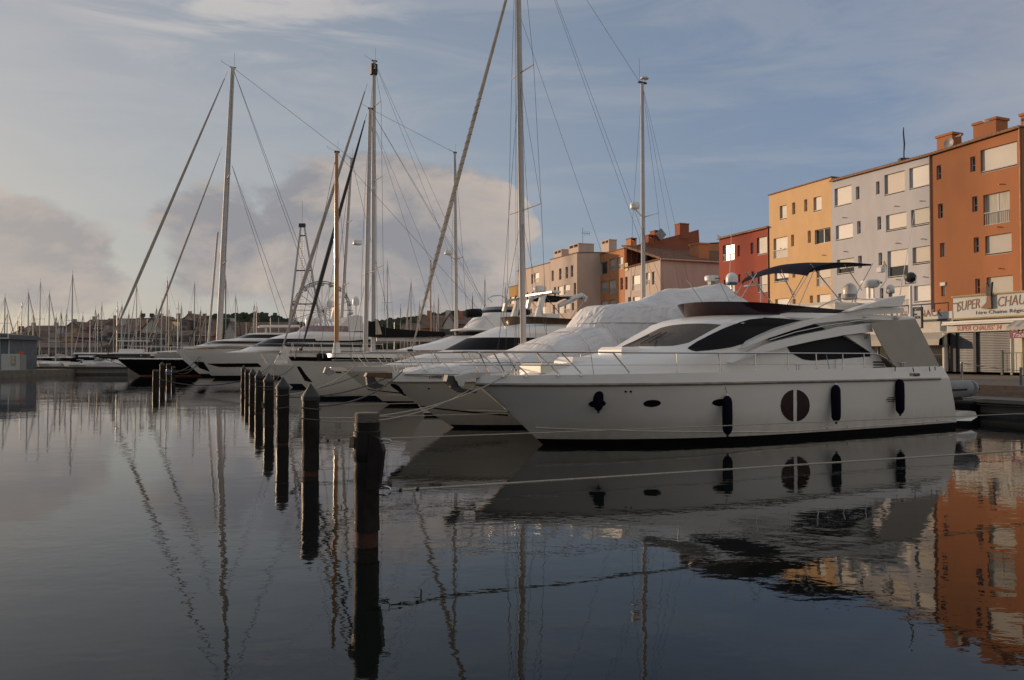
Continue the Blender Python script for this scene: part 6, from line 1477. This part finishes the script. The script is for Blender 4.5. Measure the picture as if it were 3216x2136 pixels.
# yard lamp between the houses
l_ = fac_lam(2392, 8.0); p = F0 + QV * l_ - QN * 8.0
lamp = empty('street_lamp', (p.x, p.y, 1.05), QROT, 'grey street lamp with drooping white head before the red house', 'lamp post')
zt2 = fac_pt(2392, 858, 8.0)[1] - 1.05; zh2 = fac_pt(2350, 900, 8.0)[1] - 1.05
MB().lathe((0, 0, 0), [(.09, 0), (.06, zt2)], 8).build('post', ALU, lamp, smooth=True); MB().tube([(0, 0, zh2), (-1.2, 0, zh2 + .02)], [.07, .05], 6).build('arm', ALU, lamp)
MB().lathe((-1.5, 0, zh2), [(.02, .14), (.22, .08), (.32, -.02), (.02, -.06)], 12).build('lamp_head', PLASW, lamp, smooth=True)
# ------------------------------------------------------------------ far side of the harbour
SHORE = mat('shore_ground', (0.10, 0.09, 0.075), .9, var=.3, scale=.2)
tag(MB().box(-900, 120, 172, 2200, -2, 1.0).build('far_shore', SHORE), kind='structure')
tag(MB().box(-150, -46, 93.5, 99, -1.5, 0.80).build('pier', CONC), kind='structure')
pier = bpy.data.objects['pier']
MB().box(-150, -46, 93.40, 93.5, -1.5, 0.22).build('wet_footing', CONCD, pier); MB().box(-150, -46, 93.3, 93.9, 0.80, 0.98).build('kerb', mat('pier_kerb', (0.07, 0.065, 0.06), .9, var=.3), pier)
MB().box(-150, -52.2, 80, 93.2, -1.5, 0.72).build('landing', CONC, pier)
# wooded hill
FOL = mat('hill_foliage', (0.030, 0.040, 0.022), .95, var=.45, scale=.12, spec=.1)
hz_prof = [(560, 1050), (640, 1015), (695, 998), (760, 997), (830, 991), (900, 1003), (960, 1019), (1010, 1036), (1080, 1040), (1140, 1028), (1195, 1017), (1275, 1006), (1340, 999), (1387, 992), (1430, 985), (1480, 982), (1560, 988), (1640, 1000), (1760, 1030), (1900, 1060)]
D_H = 640.0
def hill_pt(px, f):
    y = lerp_poly(hz_prof, px); q = at_depth(px, y, D_H); z = 1 + max(0, q.z - 4.5 - 1) * (1 - (1 - f) ** 2); return Vector((q.x, D_H - 170 * (1 - f), z))
rows = []
for i in range(90):
    px = 560 + (1900 - 560) * i / 89; col_ = [hill_pt(px, f / 6) for f in range(7)]; e = col_[-1].copy(); e.y += 220; e.z = 1; rows.append(col_ + [e])
tag(MB().rings(rows, close=False).build('hill', FOL, smooth=True), kind='structure')
tr = MB()
ico = []
for a in range(6):
    ico.append([(math.cos(a * math.pi / 3), math.sin(a * math.pi / 3), 0)])
def tuft(m, c, r, seed):
    rs = []
    for zf, rf in ((-.7, .55), (-.1, 1.0), (.5, .8), (.9, .35)):
        rs.append([(c.x + r * rf * math.cos(2 * math.pi * k / 7 + seed) * (1 + .25 * math.sin(seed * 3 + k * 2.1)), c.y + r * rf * math.sin(2 * math.pi * k / 7 + seed), c.z + r * zf * (.9 + .2 * math.sin(seed + k))) for k in range(7)])
    m.rings(rs, True, True)
for i in range(2600):
    px = random.uniform(565, 1895); f = random.random() ** .6; q = hill_pt(px, f)
    tuft(tr, q + Vector((0, -1, random.uniform(.8, 3.2))), random.uniform(2.0, 4.4), random.uniform(0, 6))
tag(tr.build('hill_woods', FOL), 'dark green woods covering the distant hill', 'woods', kind='stuff')

# houses of the town
WGL = mat('far_window', (0.03, 0.032, 0.036), .15, var=.3); WSH = mat('far_shutter', (0.40, 0.38, 0.34), .7); RTILE = mat('far_roof_tile', (0.165, 0.112, 0.085), .9, var=.3, scale=.6)
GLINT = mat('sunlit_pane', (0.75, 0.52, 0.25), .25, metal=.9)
win_me = MB().box(-.55, .55, -.06, .25, 0, 1.35).build('far_window_src', WGL).data
sil_me = MB().box(-.65, .65, -.16, .0, -.12, 0).build('far_sill_src', WSH).data
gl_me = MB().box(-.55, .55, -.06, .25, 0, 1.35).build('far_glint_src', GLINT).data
for nm in ('far_window_src', 'far_sill_src', 'far_glint_src'): bpy.data.objects.remove(bpy.data.objects[nm])
def house(label, crop, x0, x1, ye, yb, d, colr, rise=1.6, kind='gable', rows_=3, cols=4, yaw=0.0, deep=10.0, glint=(), chim=1):
    (px0, pe), (px1, pb) = S(crop, (x0, ye), (x1, yb))
    A = at_depth(px0, pe, d); B = at_depth(px1, pe, d); W = B.x - A.x; zt = A.z; zb = 1.0
    root = empty('house', (A.x, d, zb), yaw, label, 'house', 'houses of the far town')
    H_ = zt - zb
    m = mat('far_wall_%.2f_%.2f_%.2f' % colr, colr, .9, var=.1, scale=.4)
    MB().box(0, W, 0, deep, 0, H_).build('wall', m, root)
    if kind == 'gable':      # ridge across the view: sloping roof face towards the camera
        rf = MB().add([(-.4, -.5, H_ - .05), (W + .4, -.5, H_ - .05), (W + .4, deep / 2, H_ + rise), (-.4, deep / 2, H_ + rise), (W + .4, deep + .5, H_ - .05), (-.4, deep + .5, H_ - .05)], [(0, 1, 2, 3), (3, 2, 4, 5), (0, 3, 5), (1, 4, 2), (0, 5, 4, 1)]).build('roof', RTILE, root)
    elif kind == 'end':      # gable end faces the camera
        MB().prism([(0, H_), (W, H_), (W / 2, H_ + rise)], .0, deep).build('gable_wall', m, root)
        rf = MB().add([(-.4, -.3, H_ - .1), (W / 2, -.3, H_ + rise + .15), (W + .4, -.3, H_ - .1), (-.4, deep, H_ - .1), (W / 2, deep, H_ + rise + .15), (W + .4, deep, H_ - .1), (-.4, -.3, H_ - .3), (W / 2, -.3, H_ + rise - .05), (W + .4, -.3, H_ - .3)], [(0, 1, 4, 3), (1, 2, 5, 4), (0, 6, 7, 1), (1, 7, 8, 2)]).build('roof', RTILE, root)
    else:
        rf = MB().box(-.2, W + .2, -.2, deep + .2, H_, H_ + .3).build('roof', RTILE, root)
    for k in range(chim):
        x = W * (.25 + .5 * k); MB().box(x - .5, x + .5, deep * .35, deep * .35 + .9, H_, H_ + rise + 1.0).build('chimney', m, rf)
    fl = max(2.4, H_ / max(1, rows_))
    for r in range(rows_):
        for c in range(cols):
            if random.random() < .12: continue
            x = W * (c + .5) / cols + random.uniform(-.2, .2); z = .9 + r * (H_ - .6) / rows_
            o = bpy.data.objects.new('window', gl_me if (r, c) in glint else win_me); col.objects.link(o); o.parent = root; o.location = (x, 0, z)
            s_ = bpy.data.objects.new('sill', sil_me); col.objects.link(s_); s_.parent = o
    return root
GR = (0.36, 0.33, 0.29); PK = (0.42, 0.34, 0.29); RD = (0.20, 0.065, 0.052); YE = (0.42, 0.28, 0.12); WH = (0.46, 0.44, 0.40); BR = (0.24, 0.18, 0.145); OR = (0.38, 0.18, 0.10)
house('long grey beige house at the far left of the town', 'Z6', 255, 560, 965, 1160, 262, GR, 2.2, 'gable', 3, 7)
house('beige house right of the long grey house with many windows', 'Z6', 565, 790, 960, 1160, 258, PK, 2.0, 'gable', 3, 5)
house('brown house with broad tiled gable left of the tall black mast', 'Z6', 790, 1035, 940, 1160, 255, BR, 2.6, 'end', 3, 5)
house('pinkish house with tall chimney at its left', 'Z6', 1045, 1290, 895, 1160, 262, PK, 2.4, 'gable', 4, 5)
house('wide grey house under a low tiled roof, middle of the town', 'Z6', 1285, 1640, 880, 1160, 266, GR, 2.4, 'gable', 4, 7)
house('tall red brown house under the floodlight mast', 'Z6', 1650, 1900, 860, 1160, 262, RD, 2.0, 'gable', 4, 5)
house('grey house between the red brown house and the glinting windows', 'Z6', 1905, 2120, 850, 1160, 260, GR, 2.2, 'end', 5, 4)
house('brown block with sunlit glinting windows', 'Z6', 2120, 2350, 825, 1160, 256, BR, 1.5, 'flat', 6, 5, glint=((5, 0), (5, 1), (4, 0), (4, 1), (3, 1), (5, 2), (2, 3)))
house('beige gabled house right of the glinting block', 'X5', 960, 1140, 130, 420, 262, PK, 3.0, 'end', 5, 4, glint=((3, 0), (2, 0)))
house('brown flat house just left of the tall white mast', 'X5', 1140, 1345, 95, 420, 258, BR, 1.2, 'flat', 5, 4)
house('dark red house behind the left kiosk', 'Z6', 110, 262, 1005, 1200, 205, RD, 1.4, 'gable', 2, 3)
house('low brown roofed house left of the cream one', 'Z6', 405, 605, 1100, 1230, 202, BR, 2.0, 'gable', 2, 4)
house('cream house with small square windows left of the yellow house', 'Z6', 605, 768, 1045, 1230, 198, WH, 1.6, 'gable', 2, 4)
house('yellow house in the front row of the town', 'Z6', 770, 952, 1030, 1230, 196, YE, 1.2, 'gable', 2, 4)
house('dark red house right of the yellow house', 'Z6', 955, 1200, 1040, 1230, 196, RD, 1.8, 'gable', 2, 5)
house('grey white house right of the dark red house', 'Z6', 1205, 1345, 1000, 1260, 194, GR, 1.4, 'gable', 3, 3)
house('large white house with balconies in the front row', 'Z6', 1350, 1745, 975, 1260, 192, WH, 2.6, 'gable', 4, 8)
house('white house with broad gable end in the front row', 'Z6', 1750, 2060, 980, 1260, 190, WH, 3.6, 'end', 4, 6)
house('low grey house row between the two furled sails', 'Z6', 2065, 2360, 1015, 1260, 192, GR, 1.4, 'gable', 3, 6)
house('low brown house row left of the tall white mast', 'X5', 985, 1345, 300, 430, 196, BR, 1.6, 'gable', 2, 7)
house('white gabled house right of the tall white mast', 'X5', 1500, 1640, 285, 420, 200, WH, 3.4, 'end', 2, 3)
house('long low brown roofed hall at the foot of the hill', 'X5', 1640, 2330, 262, 400, 215, BR, 3.2, 'gable', 1, 9)
house('orange house behind the black boom cover', 'X3', 905, 1165, 520, 700, 170, OR, 3.0, 'gable', 3, 5)
house('white stair tower house beside the orange house', 'X3', 1170, 1325, 485, 700, 166, WH, 2.4, 'end', 3, 3)
house('orange red house behind the white flybridge yacht', 'X3', 1335, 1500, 470, 700, 172, OR, 2.0, 'gable', 3, 3)
house('low brown house behind the boom cover', 'X3', 640, 900, 550, 700, 178, BR, 1.6, 'gable', 2, 5)
house('grey sheds along the far quay', 'Z6', 260, 1240, 1165, 1260, 178, (0.22, 0.20, 0.18), 1.2, 'gable', 1, 12, chim=0)
# palm by the sheds
q = at_depth(*S('Z6', (330, 1180))[0], 176)
pm = empty('palm_tree', (q.x, 176, 1.0), 0, 'small dark palm tree among the masts on the left', 'tree')
hp = at_depth(*S('Z6', (330, 1085))[0], 176).z - 1
MB().tube([(0, 0, 0), (.1, 0, hp * .5), (0, 0, hp)], [.22, .16, .18], 8).build('trunk', mat('palm_trunk', (.08, .06, .04), .9), pm, smooth=True)
cr = MB()
for k in range(22):
    a = k * 2.4; e = .9 - (k % 5) * .35; L_ = 2.3
    pts = [Vector((0, 0, hp)) + Vector((math.cos(a), math.sin(a), 0)) * L_ * f * math.cos(e * (1 - f)) + Vector((0, 0, L_ * (math.sin(e) * f - .55 * f * f))) for f in (0, .25, .5, .75, 1)]
    s_ = Vector((-math.sin(a), math.cos(a), 0))
    for i in range(4):
        w0, w1 = .32 * (1 - abs(i / 4 - .4)), .32 * (1 - abs((i + 1) / 4 - .4)) * (0.2 if i == 3 else 1)
        cr.add([pts[i] - s_ * w0 - Vector((0, 0, .12)), pts[i], pts[i] + s_ * w0 - Vector((0, 0, .12)), pts[i + 1] + s_ * w1 - Vector((0, 0, .12)), pts[i + 1], pts[i + 1] - s_ * w1 - Vector((0, 0, .12))], [(0, 1, 4, 5), (1, 2, 3, 4)])
cr.build('crown', FOL, pm)

# ferris wheel
c = at_depth(*S('Z2', (1482, 1338))[0], 250); Rw = 91 / F_PX * 250
fw = empty('ferris_wheel', (c.x, 250, 1.0), 0, 'big ferris wheel with round gondolas behind the yachts', 'ferris wheel')
zc_ = c.z - 1
for yy in (-.8, .8):
    rm = MB()
    for rr in (Rw, Rw * .93): rm.tube([(rr * math.cos(2 * math.pi * k / 48), yy, zc_ + rr * math.sin(2 * math.pi * k / 48)) for k in range(49)], .10, 5, False)
    rm.build('rim', DSTEEL, fw)
for k in range(20):
    a = 2 * math.pi * k / 20
    MB().tube([(0, -.6, zc_), (Rw * math.cos(a), -.8, zc_ + Rw * math.sin(a))], .045, 4).build('spoke', DSTEEL, fw); MB().tube([(0, .6, zc_), (Rw * math.cos(a), .8, zc_ + Rw * math.sin(a))], .045, 4).build('spoke', DSTEEL, fw)
    p_ = Vector((Rw * 1.0 * math.cos(a), 0, zc_ + Rw * math.sin(a) - .5))
    g_ = MB().lathe(p_, [(.45, -.95), (.8, -.75), (.88, -.2), (.78, -.15)], 10).build('gondola', PLASW, fw, smooth=True)
    MB().lathe(p_, [(.05, .75), (.65, .55), (.86, .3), (.84, .22)], 10).build('gondola_roof', PLASW, g_, smooth=True); MB().tube([p_ + Vector((0, 0, -.6)), p_ + Vector((0, 0, .5))], .05, 4).build('gondola_post', ALU, g_)
for sx_ in (-1, 1):
    for yy in (-1.6, 1.6): MB().tube([(0, yy * .7, zc_), (sx_ * 6.5, yy, 0)], .16, 6).build('support_leg', PLASW, fw)
MB().lathe((0, -1.3, zc_), [(.5, 0), (.5, 2.6)], 10, 'Y').build('hub', PLASW, fw)

# A-frame mast
Da = 122.0
top = at_depth(949, 710, Da); af = empty('a_frame_mast', (top.x, Da, 0.3), 0, 'tall A-shaped lattice mast with ladder left of the wooden mast', 'mast')
zt_ = top.z - .3; xb0 = at_depth(892, 1125, Da).x - top.x; xb1 = at_depth(1030, 1125, Da).x - top.x
for xb in (xb0, xb1): MB().tube([(xb * .08, 0, zt_), (xb, 0, 0)], [.13, .2], 6).build('leg', MASTG, af, smooth=True)
def aleg(xb, z): return xb * .08 + (xb - xb * .08) * (zt_ - z) / zt_
for py in (740, 850, 955):
    z = at_depth(949, py, Da).z - .3; MB().tube([(aleg(xb0, z), 0, z), (aleg(xb1, z), 0, z)], .10, 5).build('cross_bar', DSTEEL, af)
ld = MB().tube([(-.25, 0, 2), (-.25, 0, zt_ - 1)], .03, 4).tube([(.25, 0, 2), (.25, 0, zt_ - 1)], .03, 4)
for k in range(50): ld.tube([(-.25, 0, 2.2 + (zt_ - 3.5) * k / 50), (.25, 0, 2.2 + (zt_ - 3.5) * k / 50)], .02, 4)
ld.build('ladder', MASTG, af); MB().tube([(0, 0, zt_), (0, 0, zt_ + 4)], .03, 4).build('aerial', DSTEEL, af); MB().box(-.5, .5, -.2, .2, zt_ - .2, zt_ + .4).build('masthead', DSTEEL, af)
MB().bevbox(xb0 - 2, xb1 + 4, -2.2, 2.2, -.5, 1.1, .3).build('deck', GELG, af)
# floodlight masts
for px, py, d, lb in ((463, 990, 118, 'left of the tall white mast'), (850, 988, 118, 'before the wooded hill'), (1239, 1003, 120, 'above the black boom cover')):
    q = at_depth(px, py, d); t = empty('floodlight_mast', (q.x, d, 0.0), 0, 'floodlight mast with two dark lamps ' + lb, 'lamp post', 'floodlight masts')
    MB().lathe((0, 0, -1), [(.09, 0), (.06, q.z + .6)], 6).build('post', MASTG, t); MB().box(-.95, .95, -.04, .04, q.z - .5, q.z - .42).build('cross_arm', DSTEEL, t)
    for sx_ in (-.65, .65): MB().prism([(-.3, -.28), (.25, -.3), (.32, .25), (-.25, .28)], -.12, .12).build('floodlight', DSTEEL, t, loc=(sx_, 0, q.z))

# kiosk and boxes on the left landing
kq = at_depth(0, 1155, 86.0)
kk_ = empty('ticket_kiosk', (kq.x - 6, 86, 0.72), 0, 'dark roofed glass kiosk with white sign board at the left edge', 'kiosk')
X_ = lambda crop_x: at_depth(crop_x / 4, 1100, 86).x - (kq.x - 6)
Z_ = lambda crop_y: at_depth(100, 800 + crop_y / 4, 86).z - .72
MB().box(0, X_(118), 0, 5, 0, Z_(1065)).build('wall', mat('kiosk_glass_grey', (.10, .12, .14), .3, var=.3, stretch=(6, 1, .3)), kk_)
for k in range(7): MB().box(X_(118) - 1.0 * k - .06, X_(118) - 1.0 * k, -.05, 0, 0, Z_(1065)).build('window_bar', PLASW, kk_)
MB().prism([(-.5, Z_(1065)), (X_(205), Z_(1065)), (X_(80), Z_(1000)), (-.5, Z_(940))], -1.2, 5.5).build('roof', mat('kiosk_roof', (.03, .03, .032), .7), kk_)
MB().box(X_(82), X_(200), -1.35, -1.22, Z_(1062), Z_(995)).build('sign_board', SIGNBG, kk_)
for k in range(3): MB().box(X_(90), X_(190), -1.37, -1.35, Z_(1050 - 16 * k) , Z_(1050 - 16 * k) + .22).build('sign_line', PLASG, kk_)
cb = empty('white_cabinet', (at_depth(2, 1155, 84.5).x, 84.5, .72), 0, 'white cabinet with framed poster before the left kiosk', 'cabinet')
w_ = at_depth(54, 1155, 84.5).x - at_depth(2, 1155, 84.5).x; hh = at_depth(30, 1112, 84.5).z - .72
MB().bevbox(0, w_, 0, 1.2, 0, hh, .04).build('body', mat('cabinet_white', (.42, .42, .40), .6), cb); MB().box(w_ * .62, w_ * .90, -.05, 0, hh * .28, hh * .9).build('frame', PLASG, cb); MB().box(w_ * .66, w_ * .86, -.07, -.05, hh * .34, hh * .84).build('poster', mat('poster_cream', (.35, .31, .2), .6, var=.4, scale=4), cb)
gx = empty('grey_locker', (at_depth(55, 1155, 85).x, 85, .72), 0, 'grey locker with orange box on top beside the white cabinet', 'locker')
w_ = at_depth(65, 1155, 85).x - at_depth(55, 1155, 85).x; MB().bevbox(0, w_, 0, 1, 0, hh * .95, .03).build('body', PLASG, gx); MB().box(.02, w_ - .02, -.02, .6, hh * .95, hh * .95 + .35).build('orange_box', OR_ if False else mat('orange_plastic', (.4, .1, .03), .5), gx)

# small boats beyond the pier
ORDN = 'first second third fourth fifth sixth seventh eighth ninth tenth eleventh twelfth thirteenth fourteenth fifteenth sixteenth seventeenth eighteenth nineteenth twentieth'.split()
def ordn(i):
    if i < 20: return ORDN[i]
    t, u = divmod(i + 1, 10); tens = {2: 'twent', 3: 'thirt', 4: 'fort', 5: 'fift'}[t]
    return tens + 'ieth' if u == 0 else tens + 'y-' + ORDN[u - 1]
k4 = 900 / 2361.0
mlist = [(x * k4, 800 + y * k4) for x, y in ((42, 350), (60, 485), (145, 540), (180, 388), (236, 312), (275, 495), (333, 225), (408, 320), (463, 515), (504, 478), (548, 485), (599, 165), (683, 500), (743, 545), (788, 450), (810, 480), (840, 415), (937, 510), (967, 425), (1005, 418), (1062, 485), (1127, 255), (1163, 455), (1290, 440), (1333, 390), (1378, 210), (1392, 450), (1468, 395), (1496, 415), (1604, 240), (1653, 458), (1698, 485), (1862, 205), (1942, 340), (2030, 560), (2095, 410), (2115, 420), (2295, 520))]
mlist += [(1217, 831), (1258, 966), (1280, 977), (1291, 885), (1318, 955), (1353, 817), (1363, 950), (1377, 935), (1484, 930), (1523, 878), (1587, 900)]
mlist.sort()
hl = [L(-.3, .9, 8.8, .9, 2.2, .5, .7), L(.0, .15, 9.0, 1.25, 2.3, .5, .75), L(.12, .1, 9.05, 1.3, 2.3, .5, .75), L(1.05, -.7, 9.6, 1.55, 2.4, .5, .75, rise=.15)]
proto = []
for nm, m_, mb in (('hull', GEL, loft(hl, 2, 3, nv=10)), ('boot_stripe', NAVY, loft(hl, 0, 2, nv=10)), ('deck', GEL2, loft([hl[0], dict(hl[3], z=1.0, b=1.5)], 1, 1, nv=10, cap_top=True, cap_end=False)),
                   ('coachroof', GEL, MB().bevbox(2.2, 6.2, -.95, .95, .95, 1.42, .12)), ('sail_cover', CANVN, MB().tube([(3.4, 0, 2.0), (3.9, 0, 2.15), (6.0, 0, 2.05), (7.2, 0, 1.95)], [.1, .2, .17, .08], 8)),
                   ('spray_hood', CANVN, MB().rings([[(6.2 - .9 * f, .95 * math.cos(a), 1.05 + .95 * (1 - .5 * f) * math.sin(a)) for a in [math.pi * k / 8 for k in range(9)]] for f in (0, .5, 1)], close=False))):
    o = mb.build(nm, m_); proto.append((nm, o.data)); bpy.data.objects.remove(o)
mast_me = MB().lathe((0, 0, 0), [(.085, 0), (.085, .6), (.06, 1.0)], 6).build('m_', MASTG).data; bpy.data.objects.remove(bpy.data.objects['m_'])
HCOL = [GEL, GEL, GEL, GEL2, NAVY, GELG]; CCOL = [CANVN, CANVB, CANVG, TARP, CANVN]; MC = [MASTG, MASTW, MASTG, MASTD]
for i, (px, py) in enumerate(mlist):
    rnd = random.Random(i * 17 + 3)
    d = 104 + rnd.random() * 40 if px < 430 else 112 + rnd.random() * 34
    b = at_depth(px, py, d)
    hd = R(90 + rnd.uniform(-14, 14) + (180 if rnd.random() < .4 else 0)); sc = .8 + .35 * rnd.random()
    tall = 'tall' if (1125 - py) > 190 else 'short' if (1125 - py) < 110 else 'medium height'
    root = empty('sailing_boat', (b.x - math.cos(hd) * 3.4 * sc, d - math.sin(hd) * 3.4 * sc, 0), hd, 'distant sailing boat with %s mast, %s distant mast from the left' % (tall, ordn(i)), 'sailboat', 'small sailing boats beyond the pier')
    for nm, me in proto:
        if nm == 'spray_hood' and rnd.random() < .4: continue
        o = bpy.data.objects.new(nm, me); col.objects.link(o); o.parent = root; o.scale = (sc,) * 3
        c2 = HCOL[rnd.randrange(6)] if nm == 'hull' else CCOL[rnd.randrange(5)] if nm in ('sail_cover', 'spray_hood') else None
        if c2: o.material_slots[0].link = 'OBJECT'; o.material_slots[0].material = c2
    mo = bpy.data.objects.new('mast', mast_me); col.objects.link(mo); mo.parent = root; mo.location = (3.4 * sc, 0, .9); mo.scale = (1.0, 1.0, b.z - .9)
    wood = abs(px - 1353) < 1
    mo.material_slots[0].link = 'OBJECT'; mo.material_slots[0].material = WOODM if wood else MC[rnd.randrange(4)]
    if wood: mo.scale = (1.6, 1.6, b.z - .9)
    zs_ = .9 + (b.z - .9) * rnd.choice((.55, .62, .5))
    MB().tube([(3.4 * sc, -.85, zs_), (3.4 * sc, .85, zs_)], .03, 4).build('spreader', MASTG, root)
    for sg in (-1, 1): wire('shroud', [(3.6 * sc, sg * 1.3 * sc, 1.0), (3.4 * sc, sg * .85, zs_), (3.4 * sc, 0, b.z)], .012, WIRE, root, 3)
    if rnd.random() < .6: MB().tube([(-.5 * sc, 0, 1.3), (1.4 * sc, 0, 1.3 + (b.z - 1.3) * .49), (3.35 * sc, 0, b.z - .2)], [.05, .075, .03], 5).build('furled_sail', (SAILW, SAILD, SAILT)[rnd.randrange(3)], root)
    else: wire('forestay', [(-.6 * sc, 0, 1.2), (3.4 * sc, 0, b.z)], .014, WIRE, root, 3)
    wire('backstay', [(9.4 * sc, 0, 1.1), (3.4 * sc, 0, b.z)], .012, WIRE, root, 3)
    MB().tube([(3.4 * sc, 0, b.z), (3.4 * sc, 0, b.z + .6)], .02, 3).build('masthead_aerial', DSTEEL, root)
# motor boats beyond the pier
def small_motor(px, d, hd, label, sc, fly):
    b = at_depth(px, 1125, d)
    root = empty('motor_boat', (b.x, d, 0), R(hd), label, 'motor boat', 'motor boats beyond the pier')
    lv = [L(-.3, .6, 8.5, 1.1, 2.4, .5, .95), L(0, .1, 8.7, 1.35, 2.6, .5, .95), L(1.3, -.6, 9.0, 1.55, 2.8, .5, .95, rise=.25)]
    for l_ in lv:
        for kx in ('z', 's0', 's1', 'b'): l_[kx] *= sc
    loft(lv, 0, 1, nv=12).build('antifouling', NAVY, root, smooth=True); loft(lv, 1, 2, nv=12, cap_top=True).build('hull', GEL, root, smooth=True)
    MB().bevbox(2.6 * sc, 6.6 * sc, -1.2 * sc, 1.2 * sc, 1.25 * sc, 2.0 * sc, .1).build('cabin', GEL, root)
    MB().box(2.7 * sc, 6.4 * sc, -1.1 * sc, 1.1 * sc, 2.0 * sc, 2.55 * sc).build('cabin_window', GLASSD, root)
    MB().bevbox(2.4 * sc, 7.2 * sc, -1.3 * sc, 1.3 * sc, 2.55 * sc, 2.75 * sc, .06).build('cabin_roof', GEL, root)
    if fly:
        MB().bevbox(3.0 * sc, 5.8 * sc, -1.0 * sc, 1.0 * sc, 2.75 * sc, 3.2 * sc, .1).build('flybridge', GEL, root)
        MB().bevbox(2.8 * sc, 6.4 * sc, -1.1 * sc, 1.1 * sc, 4.2 * sc, 4.32 * sc, .04).build('sun_top', TARP, root)
        for x in (3.1, 6.0):
            for y in (-.95, .95): MB().tube([(x * sc, y * sc, 3.0 * sc), (x * sc, y * sc, 4.22 * sc)], .03, 4).build('top_post', STEEL, root)
    MB().tube([(-.4 * sc, -.5 * sc, 2.1 * sc), (-.7 * sc, 0, 2.15 * sc), (-.4 * sc, .5 * sc, 2.1 * sc), (2.5 * sc, 1.3 * sc, 2.0 * sc)], .03, 4).build('bow_rail', STEEL, root)
small_motor(300, 101.5, 12, 'white trawler yacht with sun top left of the black ship bow', 1.0, True)
small_motor(208, 103, 75, 'white motor cruiser with blue windows behind the pier', 1.0, False)
small_motor(255, 102, 100, 'white motor boat with dark canopy between cruiser and trawler', .85, False)
small_motor(75, 104, 70, 'low white motor boat beside the left kiosk', .8, False)
small_motor(125, 103, 60, 'low white motor boat behind the left part of the pier', .8, False)
small_motor(390, 104, 80, 'white motor boat hidden partly by the black ship bow', .9, False)
